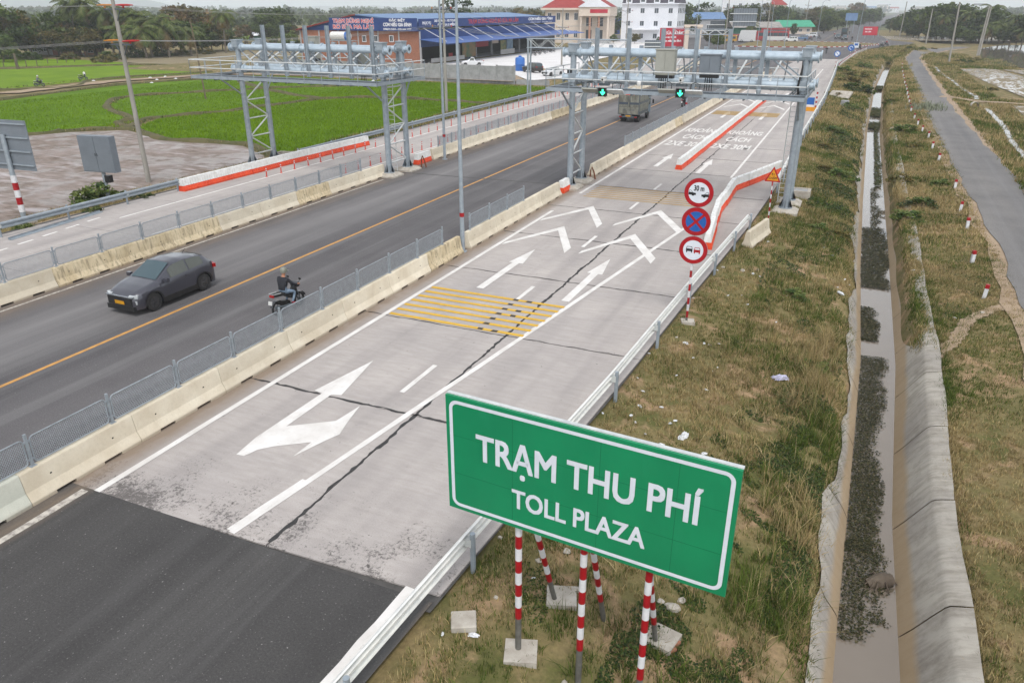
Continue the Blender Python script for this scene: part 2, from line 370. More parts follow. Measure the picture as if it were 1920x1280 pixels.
def concrete_mat():
    s = NT('pavement_concrete'); v = s.coord('world'); vt = s.coord('world', (.22, 1, 1))
    a = s.noise(v, .30, 6, .62); b = s.noise(vt, 5.5, 5, .6); tr = s.noise(s.coord('world', (1, .05, 1)), .9, 4, .5); sp = s.noise(v, 5.5, 3, .6); fine = s.noise(v, 34, 3, .6)
    c = s.mix(s.ramp(a, [(.35, 0), (.65, 1)]), S(206, 198, 192, .74), S(190, 183, 179, .74))
    c = s.mix(s.ramp(b, [(.35, .0), (.7, .35)]), c, S(160, 152, 146))
    c = s.mix(s.ramp(tr, [(.45, 0), (.72, .5)]), c, S(156, 150, 148))
    c = s.mix(s.ramp(sp, [(.69, 0), (.73, .8)]), c, S(96, 90, 86))
    c = s.mix(s.ramp(fine, [(.3, .8), (.7, 1.0)]), S(90, 86, 82), c)
    # crumbs of asphalt dragged over the joint with the blacktop
    sx = s.n('ShaderNodeSeparateXYZ'); s.l(v, sx.inputs[0])
    d = s.math('SUBTRACT', 1.0, s.math('DIVIDE', s.math('ABSOLUTE', s.math('SUBTRACT', sx.outputs[1], 10.3)), 3.6), True)
    cr = s.noise(v, 11, 8, .82, .5); pt = s.noise(v, .8, 4, .6)
    k = s.math('MULTIPLY', d, s.ramp(pt, [(.36, .15), (.62, 1.15)])); k = s.math('ADD', cr, s.math('MULTIPLY', k, .24)); k = s.ramp(k, [(.66, 0), (.74, .75)])
    c = s.mix(k, c, S(82, 78, 76))
    dd = s.math('SUBTRACT', 1.0, s.math('DIVIDE', s.math('ABSOLUTE', s.math('ADD', sx.outputs[0], 16.75)), .85), True); dd = s.math('MULTIPLY', dd, s.ramp(s.noise(s.coord('world', (1, .4, 1)), 1.6, 5, .65), [(.3, .7), (.6, 1.6)]), True)
    c = s.mix(dd, c, S(156, 140, 124)); s.out(c, .85, 0, .2); s.bump(b, .15, .01)
concrete_mat()
P('joint_bitumen', (.028, .027, .027), (.05, .048, .047), 9, .8, space='world')
P('joint_base', (.06, .057, .054), (.09, .085, .08), 5, .9, space='world')
P('sand_dirt', S(184, 162, 136), S(158, 136, 112), 1.1, .95, space='world', bump=.4, bscale=14, bdist=.04)
P('paddy_green', S(104, 138, 12), S(84, 118, 6), .25, .9, space='world', bump=.6, bscale=5, bdist=.12, spec=.1)
P('paddy_light', S(124, 152, 32), S(100, 132, 20), .2, .9, space='world', bump=.6, bscale=5, bdist=.12, spec=.1)
P('dry_field', S(150, 138, 110), S(136, 122, 96), .12, .95, space='world', bump=.3, bscale=4, bdist=.05)
P('concrete_lot', S(232, 230, 228, .78), S(216, 212, 210, .78), .15, .85, space='world')
def mud_mat():
    s = NT('mud_field'); v = s.coord('world'); vt = s.coord('world', (.3, 1.1, 1))
    a = s.noise(v, .22, 5, .6); b = s.noise(vt, 2.2, 7, .7); w_ = s.noise(v, .5, 4, .55)
    c = s.mix(s.ramp(b, [(.38, 0), (.62, 1)]), S(104, 88, 72), S(158, 142, 132)); st = s.noise(s.coord('world', (.16, .9, 1)), 1.0, 6, .65); c = s.mix(s.ramp(st, [(.56, 0), (.66, .75)]), c, S(206, 196, 196)); c = s.mix(s.ramp(a, [(.40, 0), (.66, .35)]), c, S(184, 172, 168))
    s.out(c, s.ramp(w_, [(.42, .9), (.58, .35)]), 0, .4); s.bump(b, .6, .06)
mud_mat()
def water_mat(name, c, bump):
    s = NT(name); v = s.coord('world'); f = s.noise(v, .6, 4); s.out(s.mix(f, c, tuple(x * .8 for x in c)), .04, 0, .9)
    s.b.inputs['IOR'].default_value = 1.5; s.bump(s.noise(s.coord('world', (1, .7, 1)), 5, 3, .5), bump, .01)
water_mat('canal_water', S(142, 130, 116), .05); water_mat('flood_water', S(150, 140, 128), .02)
def stubble():
    s = NT('flooded_stubble'); v = s.coord('world', (1, .25, 1)); b = s.noise(v, 1.5, 6, .7); k = s.ramp(b, [(.44, 0), (.52, 1)])
    c = s.mix(k, S(196, 186, 176), S(128, 112, 76)); s.out(c, s.ramp(b, [(.44, .06), (.52, .9)]), 0, .8)
stubble()
def lining():
    s = NT('canal_concrete'); v = s.coord('world'); vs_ = s.coord('world', (.3, 1.4, .35)); a = s.noise(v, .45, 5, .6); b = s.noise(vs_, 3.2, 6, .7)
    c = s.mix(s.ramp(a, [(.35, 0), (.65, 1)]), S(190, 184, 172, .74), S(164, 158, 150, .74)); bl = s.noise(v, 1.6, 6, .7); c = s.mix(s.ramp(bl, [(.5, 0), (.7, .55)]), c, S(124, 116, 104)); c = s.mix(s.ramp(b, [(.46, 0), (.70, .6)]), c, S(128, 120, 108))
    sx = s.n('ShaderNodeSeparateXYZ'); s.l(v, sx.inputs[0])   # silt line left by higher water
    d = s.ramp(s.math('ADD', s.math('MULTIPLY', sx.outputs[2], 1.0), s.math('MULTIPLY', a, .3)), [(0, 1), (.0, 1)])
    h = s.math('ADD', s.math('ADD', sx.outputs[2], 2.05), s.math('MULTIPLY', s.math('SUBTRACT', a, .5), .4)); k = s.ramp(s.math('DIVIDE', h, .75, True), [(.5, .8), (.75, 0)])
    c = s.mix(k, c, S(178, 154, 120)); s.out(c, .9, 0, .15); s.bump(bl, .25, .03)
lining()
# ---- the ground sheet
def grid_obj(name, xs, ys, zf, mat, kind='structure', smooth=True):
    X, Y = np.meshgrid(np.array(xs, float), np.array(ys, float)); Z = zf(X, Y); nx, ny = len(xs), len(ys)
    co = np.stack([X, Y, Z], -1).reshape(-1, 3); i = np.arange((ny - 1) * nx).reshape(ny - 1, nx)[:, :-1].ravel()
    f = np.stack([i, i + 1, i + nx + 1, i + nx], -1)
    me = bpy.data.meshes.new(name); me.vertices.add(len(co)); me.vertices.foreach_set('co', co.ravel())
    me.loops.add(f.size); me.loops.foreach_set('vertex_index', f.ravel()); me.polygons.add(len(f))
    me.polygons.foreach_set('loop_start', np.arange(0, f.size, 4)); me.polygons.foreach_set('loop_total', np.full(len(f), 4))
    me.update(calc_edges=True); me.validate(); me.materials.append(MAT[mat])
    if smooth: me.polygons.foreach_set('use_smooth', [True] * len(f))
    o = ob(name, me); o['kind'] = kind; return o
gx = sorted(set(list(np.arange(-8, 16, .22)) + list(np.arange(-48, -38, .5)) + [-38 + i * 3 for i in range(10)] + [-400, -300, -240, -200, -160, -150, -145, -140, -120, -100, -80, -65, -60.01, -60, -55, -50] + list(np.arange(16, 40, 1.0)) + [40, 40.01, 50, 70, 100, 150, 250, 400]))
gy = sorted(set([-25, -10, 0] + list(np.arange(4, 60, .6)) + list(np.arange(60, 120, 1.5)) + list(np.arange(120, 270, 3)) + [280, 300, 340, 400, 500]))
grid_obj('ground', gx, gy, zg, 'dry_grass_earth')
farx = np.concatenate([np.linspace(-9000, -398, 12), np.linspace(-300, 300, 7), np.linspace(398, 9000, 12)])
fp = grid_obj('far_plain', farx, np.concatenate([np.array([-300, -24, 100, 250, 400, 498]), np.linspace(600, 14000, 24)]), lambda x, y: np.full(x.shape, -1.1), 'far_land')
bm = bmesh.new(); bm.from_mesh(fp.data)
bmesh.ops.delete(bm, geom=[f for f in bm.faces if abs(f.calc_center_median().x) < 395 and -24 < f.calc_center_median().y < 495], context='FACES')
bm.to_mesh(fp.data); bm.free()
def sheet(name, poly, z, mat, parent=None, kind=True, step=None):
    me = bpy.data.meshes.new(name); bm = bmesh.new(); vs_ = [bm.verts.new((p[0], p[1], z if not callable(z) else z(*p[:2]))) for p in poly]
    f = bm.faces.new(vs_); bm.normal_update()
    if f.normal.z < 0: f.normal_flip()
    bmesh.ops.triangulate(bm, faces=[f]); bm.to_mesh(me); bm.free(); me.materials.append(MAT[mat]); o = ob(name, me, parent)
    if parent is None and kind: o['kind'] = 'structure'
    return o
def strip(name, ys, xa, xb, z, mat, parent=None, seg=None):   # band between two curves x(y)
    vs_ = []; fs = []
    for i, y in enumerate(ys):
        a, b = xa(y), xb(y); vs_ += [(a, y, z(a, y) if callable(z) else z), (b, y, z(b, y) if callable(z) else z)]
        if i: fs.append((2 * i - 2, 2 * i - 1, 2 * i + 1, 2 * i))
    mb = MB(); mb.add(vs_, fs); o = mb.build(name, mat, parent)
    if parent is None: o['kind'] = 'structure'
    return o
# ---- main carriageway, toll lanes, motorcycle lane
yy = [-25] + list(range(0, 260, 5))
road = strip('main_road', yy, lambda y: -31.2 - max(0, y - 120) * .06, lambda y: -16.9 + max(0, y - 150) * .03, 0.0, 'asphalt_old')
strip('road_centre_line', [-10] + list(range(0, 240, 10)), lambda y: -23.66 - max(0, y - 130) * .01, lambda y: -23.50 - max(0, y - 130) * .01, .005, 'centre_yellow' if 'centre_yellow' in MAT else (P('centre_yellow', S(222, 166, 92), S(196, 146, 84), 4, .7, space='world') and 'centre_yellow'), road)
strip('road_edge_line', list(range(0, 46, 3)), lambda y: -29.95, lambda y: -29.83, .005, 'worn_white_paint', road)
blk = strip('toll_approach', [-25, 0, 4, 7, 10.22], lambda y: -16.9, lambda y: railx(y) - .1, .0, 'asphalt_new')
def ragged(a, b, w, n, j, seed=0):   # hand-painted line with uneven edges
    rg = random.Random(seed); a = Vector(a); b = Vector(b); t = (b - a).normalized(); q = Vector((t.y, -t.x)); L_ = []; R_ = []
    for i in range(n + 1):
        p = a + (b - a) * i / n; L_.append(p - q * (w / 2 + rg.uniform(-j, j))); R_.append(p + q * (w / 2 + rg.uniform(-j, j)))
    return L_, R_
def rline(name, a, b, w, z, mat, parent, n=12, j=.012, seed=0):
    L_, R_ = ragged(a, b, w, n, j, seed); mb = MB(); vs_ = []; fs = []
    for i in range(n + 1):
        vs_ += [(L_[i].x, L_[i].y, z), (R_[i].x, R_[i].y, z)]
        if i: fs.append((2 * i - 2, 2 * i - 1, 2 * i + 1, 2 * i))
    mb.add(vs_, fs); return mb.build(name, mat, parent)
rline('edge_line', (-16.17, -5), (-16.17, 10.12), .2, .005, 'worn_white_paint', blk, 26, .02, 3)
rline('edge_line', (-7.45, -4), (-6.92, 10.42), .27, .005, 'white_paint', blk, 26, .02, 4)
lane = strip('toll_lanes', [10.0, 12] + list(range(15, 250, 5)), lambda y: -16.95, lambda y: railx(y) - .02, -.045, 'joint_base')
JX = lambda y: -10.6
mbs = {}
rows = [10.2 + 6.52 * i for i in range(37)]
for i, y0 in enumerate(rows[:-1]):
    y1 = rows[i + 1]
    for c in (0, 1):
        if c == 0: q = [(-16.93, y0), (-10.625, y0), (-10.625, y1), (-16.93, y1)]
        else: q = [(-10.575, y0), (railx(y0) - .06, y0), (railx(y1) - .06, y1), (-10.575, y1)]
        g_ = .022; q = [(q[0][0], y0 + g_), (q[1][0], y0 + g_), (q[2][0], y1 - g_), (q[3][0], y1 - g_)]
        if c == 0 and i == 0: q[0] = (-16.93, 10.16); q[1] = (-10.625, 10.28)
        if c == 1 and i == 0: q[0] = (-10.575, 10.28); q[1] = (q[1][0], 10.46)
        mb = MB(); vs_ = [(x, y, -.04) for x, y in q] + [(x, y, random.uniform(-.002, .002)) for x, y in q]
        mb.add(vs_, [(4, 5, 6, 7), (0, 1, 5, 4), (1, 2, 6, 5), (2, 3, 7, 6), (3, 0, 4, 7)])
        mb.build('slab', 'pavement_concrete', lane)
def bitumen(a, b, w, seed, n=40):
    rg = random.Random(seed); a = Vector(a); b = Vector(b); t = (b - a).normalized(); q = Vector((t.y, -t.x)); vs_ = []; fs = []; off = 0
    for i in range(n + 1):
        off = off * .7 + rg.uniform(-.035, .035); p = a + (b - a) * i / n + q * off; w1 = w * rg.uniform(.35, 1.5)
        vs_ += [(p.x - q.x * w1 / 2, p.y - q.y * w1 / 2, .0045), (p.x + q.x * w1 / 2, p.y + q.y * w1 / 2, .0045)]
        if i: fs.append((2 * i - 2, 2 * i - 1, 2 * i + 1, 2 * i))
    mb = MB(); mb.add(vs_, fs); mb.build('joint_seal', 'joint_bitumen', lane)
for i, y0 in enumerate(rows[1:10]):
    w = .085 if i in (0, 3, 5) else (.06 if i < 6 else .07)
    bitumen((-16.6, y0), (railx(y0) - .3, y0 + .05), w if i != 1 else .04, 50 + i, 60)
for i in range(12): bitumen((-10.6, 10.4 + i * 6.5), (-10.6, 10.4 + (i + 1) * 6.5), .10 if i < 6 else .07, 80 + i, 40)
# painted marks on the toll lanes
def mark(name, polys, mat='white_paint', z=.0085, parent=lane):
    mb = MB()
    for p in polys:
        a = sum(p[i][0] * p[(i + 1) % len(p)][1] - p[(i + 1) % len(p)][0] * p[i][1] for i in range(len(p)))
        if a < 0: p = p[::-1]
        mb.add([(x, y, z) for x, y in p], [tuple(range(len(p)))]); z += .0012
    me = mb.mesh(name, mat); bm = bmesh.new(); bm.from_mesh(me); bmesh.ops.triangulate(bm, faces=bm.faces[:]); bm.to_mesh(me); bm.free()
    return ob(name, me, parent)
rline('edge_line', (-15.85, 10.2), (-15.82, 41.5), .19, .0085, 'white_paint', lane, 40, .006, 5)
rline('edge_line', (-15.85, 46.5), (-15.85, 150), .19, .0085, 'white_paint', lane, 60, .006, 6)
rline('taper_line', (-11.62, 10.3), (-7.75, 41.2), .19, .0085, 'white_paint', lane, 40, .008, 7)
rline('taper_line', (-11.72, 10.35), (-11.42, 12.7), .20, .0125, 'white_paint', lane, 8, .01, 8)
rline('edge_line', (-7.7, 55.5), (-8.1, 112), .17, .0085, 'white_paint', lane, 30, .006, 9)
rline('edge_line', (-8.1, 112), (-8.3, 170), .17, .0085, 'white_paint', lane, 30, .006, 10)
for y0, y1 in ((17.85, 20.0), (26.9, 28.65), (35.1, 37.3), (43.7, 45.6), (49.5, 51.5)):
    rline('lane_dash', (-11.72, y0), (-11.72, y1), .17, .0085, 'white_paint', lane, 6, .006, int(y0))
def arrow(x, y0, y1, hw=.36, sw=.17, hl=2.4): return [[(x - sw, y0), (x + sw, y0), (x + sw, y1 - hl), (x - sw, y1 - hl)], [(x - hw, y1 - hl), (x + hw, y1 - hl), (x, y1)]]
mark('lane_arrow', [[G(u, v) for u, v in ((443, 852), (480, 820), (604, 737), (590, 732), (700, 676), (640, 741), (621, 740), (537, 799), (630, 789), (675, 761), (652, 791), (637, 814), (610, 826), (549, 856), (584, 829), (512, 837), (483, 843), (458, 855))]])
for x in (-13.75, -9.85):
    mark('lane_arrow', arrow(x, 27.5, 33.75)); mark('lane_arrow', arrow(x + (.1 if x < -12 else -.35), 57.5 if x < -12 else 56.2, 63.5 if x < -12 else 62.2))
for x in (-14.0, -9.9):
    for y in (88, 113, 138): mark('lane_arrow', arrow(x, y, y + 6))
def chevron(x0, x1, xm, y, d, h, w): return [[(x0, y), (xm, y + h - w), (xm, y + h), (x0, y + .55)], [(xm, y + h - w), (x1, y + d), (x1 - .0, y + d + w), (xm, y + h)]]
for x0, xm, x1, ys_ in ((-15.65, -13.95, -12.2, (33.85, 38.95)), (-11.55, -9.95, -7.9, (33.9, 39.6))):
    for y in ys_: mark('chevron_mark', chevron(x0, x1, xm, y, -.1, 4.6, .95))
for x0, xm, x1 in ((-15.5, -14.0, -12.3), (-11.4, -10, -8.4)):
    for y in (98, 104): mark('chevron_mark', chevron(x0, x1, xm, y, -.1, 4.6, .95))
P('yellow_paint', S(232, 186, 70), S(206, 164, 70), 5, .7, space='world', lo=.45, hi=.75)
for k in range(7):
    y = 23.45 + k * .555
    rline('rumble_strip', (-15.7, y), (-9.98 + k * .06, y + .03), .21, .0125 if k else .0125, 'yellow_paint', lane, 20, .01, 30 + k)
for k in range(7):
    y = 45.9 + k * .53; rline('rumble_strip', (-15.4, y), (-8.2, y + .05), .20, .0085, 'faded_yellow_paint', lane, 20, .012, 60 + k)
for k in range(6): rline('rumble_strip', (-15.6, 90.9 + k * .62), (-8.4, 90.9 + k * .62), .46, .0125, 'faded_yellow_paint', lane, 6, .01, 70 + k)
for i, (dx, dy) in enumerate([(-11.75, 0), (-11.15, 0)]):   # black tyre scuffs over the yellow bars
    for k in range(7):
        if random.random() < .85: mark('tyre_scuff', [[(dx - .12 + random.uniform(-.03, .03), 23.38 + k * .555), (dx + .12, 23.38 + k * .555), (dx + .12, 23.55 + k * .555), (dx - .10, 23.55 + k * .555)]], 'joint_bitumen', .0165)
for x in (-13.85, -9.9):
    for k, (tx, w) in enumerate((('2XE 30M', 3.3), ('CÁCH', 2.1), ('KHOẢNG', 3.2))):
        o = ob('road_lettering', text_mesh(tx, 1.0, 'white_paint', 'road_lettering', .001, .025, width=w), lane, (x, 68.8 + k * 4.3, .009)); o.scale = (1, 3.4, 1)
# thin cable slot cut across the road between the gantries
sheet('cable_slot', [(-30, 47.6), (-17, 48.4), (-17, 48.6), (-30, 47.8)], .006, 'joint_base', road)
# ---- motorcycle lane
ml = strip('motorcycle_lane', [-5, 15] + list(range(20, 230, 10)), lambda y: -41.2 - max(0, y - 120) * .06, lambda y: -31.1 - max(0, y - 120) * .06, -.045, 'joint_base')
for i in range(30):
    y0 = 8 + i * 6.52
    for xa, xb in ((-40.7, -36.02), (-35.98, -31.2)):
        if y0 > 130: continue
        mb = MB(); mb.add([(x, y, z) for z in (-.04, 0) for x, y in ((xa, y0 + .02), (xb, y0 + .02), (xb, y0 + 6.5), (xa, y0 + 6.5))], [(4, 5, 6, 7), (0, 1, 5, 4), (1, 2, 6, 5), (2, 3, 7, 6), (3, 0, 4, 7)])
        mb.build('slab', 'pavement_concrete', ml)
    if y0 < 60: bitumen_p = None
strip('lane_far', list(range(138, 232, 6)), lambda y: -40.7 - max(0, y - 120) * .06, lambda y: -31.2 - max(0, y - 120) * .06, .0, 'pavement_concrete', ml)
rline('edge_line', (-37.9, 29.8), (-37.9, 130), .16, .006, 'white_paint', ml, 20, .006, 90)
rline('edge_line', (-32.4, 14), (-32.4, 22.5), .14, .006, 'white_paint', ml, 10, .01, 91)
rline('edge_line', (-33.4, 28), (-33.4, 130), .14, .006, 'white_paint', ml, 20, .01, 92)
for k in range(5): rline('lane_dash', (-37.9 - k * .25, 22.3 + k * 1.55), (-37.9 - k * .25 - .1, 23.2 + k * 1.55), .16, .006, 'white_paint', ml, 4, .006, 93 + k)
# strips of dust beside the pavements
strip('verge_dust', list(np.arange(4, 120, 1.0)), lambda y: -42.0 - .35 * math.sin(y * .7), lambda y: -40.45 + .2 * math.sin(y * 1.1) + .12 * math.sin(y * 2.3), lambda x, y: .006 if x > -41 else -.33 + .03, 'sand_dirt')
# ---- canal: lining panels and water
canal = strip('canal_water', [-20] + list(range(0, 230, 6)), lambda y: wl(y) - .35, lambda y: wr(y) + .35, -2.0, 'canal_water')
rg = random.Random(4)
lin_r = tag(ob('canal_lining', None), kind='structure'); lin_l = tag(ob('canal_lining', None), kind='structure')
def lin_panel(y0, y1, side, par):
    ny = max(2, int((y1 - y0) / .55)); prof_n = 9; vs_ = []; fs = []
    for i in range(ny + 1):
        y = y0 + .02 + (y1 - y0 - .04) * i / ny
        if side > 0:
            lip = .46 + .05 * math.sin(y * .3) + .02 * math.sin(y * 1.3) + rg.uniform(-.012, .012); b = float(wr(y))
            pts = [(b - .18, -2.35), (b, -2.04), (b + .22, -1.72), (b + .27, -1.64), (b + .52, -1.22), (b + .72, -.90), (b + .80, -.825), (b + .95, -.775), (b + .78 + lip, -.70)]
        else:
            e = .52 + .16 * math.sin(y * .4 + 1) + .08 * math.sin(y * 1.1) + .05 * math.sin(y * 2.7) + rg.uniform(-.015, .015); a = float(wl(y)); pts = [(a + .18, -2.35), (a, -2.04)]
            for k_ in range(7):
                q = (k_ + 1) / 7 * e; zq = -2.04 + 1.52 * q if q < .5 else -2.04 + .76 + (q - .5) * .9; pts.append((a - q + .02 * math.sin(y * 1.3 + k_), zq + .03))
        vs_ += [(x, y, z + .035) for x, z in pts]
        if i:
            for k in range(prof_n - 1):
                q = ((i - 1) * prof_n + k, (i - 1) * prof_n + k + 1, i * prof_n + k + 1, i * prof_n + k); fs.append(q if side > 0 else q[::-1])
    mb = MB(); mb.add(vs_, fs); mb.build('lining_panel', 'canal_concrete', par, 'all')
y = 7.0
while y < 205:
    h = 4.2 if y < 40 else 8.0
    lin_panel(y, y + h, 1, lin_r); lin_panel(y, y + h, -1, lin_l); y += h
# ---- farm track beside the canal
def trackL(y): return float(np.interp(y, [-20, 34, 44, 64, 102, 160, 225, 262, 290, 315], [7.2, 7.36, 7.75, 7.4, 7.1, 7.4, 8.0, 11, 17, 26])) + .12 * math.sin(y * .6) + .08 * math.sin(y * 1.7)
def trackR(y): return float(np.interp(y, [-20, 64, 77, 109, 160, 226, 255, 285, 312], [11.4, 11.4, 10.9, 10.4, 10.5, 10.9, 14.5, 21, 30])) + .12 * math.sin(y * .5 + 1) + .08 * math.sin(y * 1.9)
strip('farm_track', list(np.arange(-10, 315, 2.0)), trackL, trackR, lambda x, y: zs(x, y) + .09, 'asphalt_track')
strip('track_shoulder', list(np.arange(-10, 310, 2.0)), lambda y: trackL(y) - .45 - .3 * math.sin(y * .4) ** 2, trackL, lambda x, y: zs(x, y) + .06, 'sand_dirt')
strip('track_shoulder', list(np.arange(-10, 310, 2.0)), trackR, lambda y: trackR(y) + .6 + .4 * math.sin(y * .33) ** 2, lambda x, y: zs(x, y) + .06, 'sand_dirt')
def path(name, pts, w, mat, zoff=.05, n=40, zfix=None):
    pts = [Vector(p) for p in pts]; vs_ = []; fs = []; seg = len(pts) - 1; N = n
    for i in range(N + 1):
        t = i / N * seg; k = min(int(t), seg - 1); p = pts[k].lerp(pts[k + 1], t - k); d = (pts[k + 1] - pts[k]).normalized(); q = Vector((d.y, -d.x)); ww = w * (1 + .18 * math.sin(i * 1.9) + .1 * math.sin(i * .7))
        for s_ in (-1, 1):
            a = p + q * s_ * ww / 2; vs_.append((a.x, a.y, (zs(a.x, a.y) if zfix is None else zfix) + zoff))
        if i: fs.append((2 * i - 2, 2 * i - 1, 2 * i + 1, 2 * i))
    mb = MB(); mb.add(vs_, fs); return tag(mb.build(name, mat), kind='structure')
path('dirt_path', [(9.8, 127), (12, 126.5), (15, 127), (20, 126.8), (30, 127.5), (40, 128)], 2.2, 'sand_dirt', .10, 60)
path('foot_path', [(3.9, 29.5), (4.7, 31.2), (5.3, 33.5), (6.4, 35.2), (7.4, 36.0)], .5, 'sand_dirt', .05, 60)
# ---- fields, left
FZ = -.86
sheet('mud_field', [(-46, 8), (-46, 52), (-53, 56.3), (-62.5, 55.6), (-71, 59), (-75.5, 55.5), (-78, 49.5), (-90, 10)], FZ, 'mud_field')
sheet('paddy_field', [(-46, 53), (-53, 57.2), (-62.5, 56.5), (-71, 60), (-75.3, 66.8), (-77.5, 66), (-76, 60), (-76.2, 56.5), (-78.8, 50.2), (-95, 15), (-240, 0), (-200, 30), (-113, 72), (-117, 98), (-110, 118), (-98, 121), (-46, 121)], FZ, 'paddy_green')
sheet('paddy_field', [(-230, 30), (-126, 81.8), (-127, 102), (-121, 123), (-100, 128), (-96, 150), (-134, 135), (-155, 131), (-170, 110), (-260, 60)], FZ, 'paddy_light')
sheet('paddy_field', [(-190, 100), (-160, 133), (-158, 138), (-185, 141), (-215, 135), (-240, 100)], FZ + .02, 'paddy_light')
sheet('dry_field', [(-155, 133), (-134, 137), (-100, 152), (-130, 210), (-175, 190), (-176, 146)], FZ + .02, 'dry_field')
path('dirt_lane', [(-250, 20), (-160, 64), (-119, 79), (-122, 100), (-116, 121), (-100, 124.5), (-80, 127)], 3.2, 'sand_dirt', .12, 80, FZ)
P('bund_earth', S(108, 100, 68), S(80, 82, 46), .8, .95, space='world', bump=.5, bscale=9, bdist=.05)
BUNDS = [[(-72, 60), (-75.9, 66.8), (-72.7, 75.9), (-70.6, 91.6), (-63.8, 97), (-52, 97), (-46, 96)], [(-72, 60.5), (-76.5, 62.5), (-78.5, 66), (-90.7, 72.9), (-98.3, 82.4), (-93.4, 93), (-86, 104), (-76, 112)],
         [(-46, 52.5), (-53, 56.7), (-62.5, 56), (-71, 59.5), (-76, 56), (-78.4, 50), (-94, 14)], [(-111, 71), (-115, 97), (-108, 116)], [(-70.6, 91.6), (-84, 98), (-100, 108)], [(-230, 29), (-126.5, 81), (-128, 102), (-122, 124)], [(-230, 62), (-170, 111), (-156, 132), (-134, 136)]]
def bund(pts, w=.9, h=.22):
    seg = len(pts) - 1; N = seg * 10; vs_ = []; fs = []
    for i in range(N + 1):
        t = i / N * seg; k = min(int(t), seg - 1); a = Vector(pts[max(k - 1, 0)]); b = Vector(pts[k]); c = Vector(pts[k + 1]); d_ = Vector(pts[min(k + 2, seg)]); u = t - k
        p = .5 * ((2 * b) + (c - a) * u + (2 * a - 5 * b + 4 * c - d_) * u * u + (3 * b - a - 3 * c + d_) * u ** 3)
        d = (c - b).normalized(); q = Vector((d.y, -d.x)); ww = w * (1 + .25 * math.sin(i * 1.3) + random.uniform(-.1, .1)); hh = h * (1 + .3 * math.sin(i * .9))
        for o_, z in ((-.5, -.05), (-.22, hh), (.22, hh), (.5, -.05)): vs_.append((p.x + q.x * o_ * ww, p.y + q.y * o_ * ww, FZ + z))
        if i:
            for j in range(3): fs.append((4 * i - 4 + j, 4 * i - 3 + j, 4 * i + 1 + j, 4 * i + j))
    mb = MB(); mb.add(vs_, fs); tag(mb.build('field_bund', 'bund_earth', None, 'all'), kind='structure')
for b in BUNDS: bund(b, 1.1, .26)
# ---- fields, right
sheet('flooded_field', [(24.5, 215), (33, 205), (90, 205), (120, 330), (60, 345), (40, 330), (31, 300), (27, 250)], -.93, 'flood_water')
sheet('stubble_field', [(17.9, 196), (22.5, 200), (25, 198), (30, 150), (33, 131), (22, 131), (19.5, 160)], -.93, 'flooded_stubble')
sheet('stubble_field', [(26, 199), (60, 195), (60, 140), (34.5, 140), (32, 158)], -.93, 'flooded_stubble')
sheet('stubble_field', [(18.5, 124), (30, 124), (30, 60), (17.5, 70), (17.8, 100)], -.93, 'flooded_stubble')
path('field_ditch', [(13.2, 196), (13.0, 180), (14.2, 160), (14.0, 150), (15.2, 135), (14.8, 131)], .55, 'flood_water', .02, 60)
path('field_ditch', [(14.9, 119), (14.6, 100), (13.8, 88), (13.6, 70), (13.0, 55)], .6, 'flood_water', .02, 60)
sheet('marsh_field', [(10, 345), (40, 345), (55, 365), (55, 395), (2, 395), (2, 360)], -.15, 'stubble_field' if 'stubble_field' in MAT else 'flooded_stubble')
# ---- roundabout and the roads beyond
sheet('roundabout_road', [(-60, 205), (-16.5, 205), (-6.3, 205), (-4.7, 235), (-2.4, 258), (3.5, 282), (11, 300), (13, 318), (6, 335), (4, 360), (2, 400), (-5, 450), (-22, 460), (-40, 400), (-70, 370), (-110, 350), (-110, 320), (-66, 290), (-60, 250)], .005, 'asphalt_old')
road2 = strip('highway_far', [440, 520, 700, 1075, 1500, 2500], lambda y: -22 + (y - 440) * .036, lambda y: -4 + (y - 440) * .036, .05, 'asphalt_old')
isl = sheet('roundabout_island', [(-40, 262), (-28, 262), (-20, 263.5), (-12, 267.5), (-4, 277), (1.5, 292), (1.5, 298), (-6, 306), (-22, 309), (-40, 306)], .16, 'dry_grass_earth')
def kerb(pts, parent=None):
    mb = MB(); k = 0
    for a, b in zip(pts, pts[1:]):
        a = Vector(a); b = Vector(b); n = max(1, int((b - a).length / 1.1))
        for i in range(n):
            mb.mi = k % 2; k += 1; p = a + (b - a) * i / n; q = a + (b - a) * (i + .97) / n; mb.bar((p.x, p.y, .11), (q.x, q.y, .11), .22, .22)
    o = mb.build('kerb', ['band_white', 'band_red'], parent); o['kind'] = 'structure' if parent is None else 'stuff'
kerb([(-40, 262), (-28, 262), (-20, 263.5), (-12, 267.5), (-4, 277), (1.5, 292), (1.5, 298), (-6, 306), (-22, 309), (-40, 306)], isl)
sheet('parking_lot', [(-53, 126), (-47.5, 133), (-60, 178), (-66, 300), (-88, 300), (-88, 157), (-62, 139)], -.26, 'concrete_lot')
sheet('rest_stop_yard', [(-53.6, 126), (-62, 139.6), (-88.5, 157.6), (-96, 160), (-130, 150), (-100, 124.5), (-55, 123)], -.3, 'sand_dirt')
sheet('forecourt', [(-66, 300), (-110, 305), (-110, 352), (-66, 340)], -.1, 'concrete_lot')
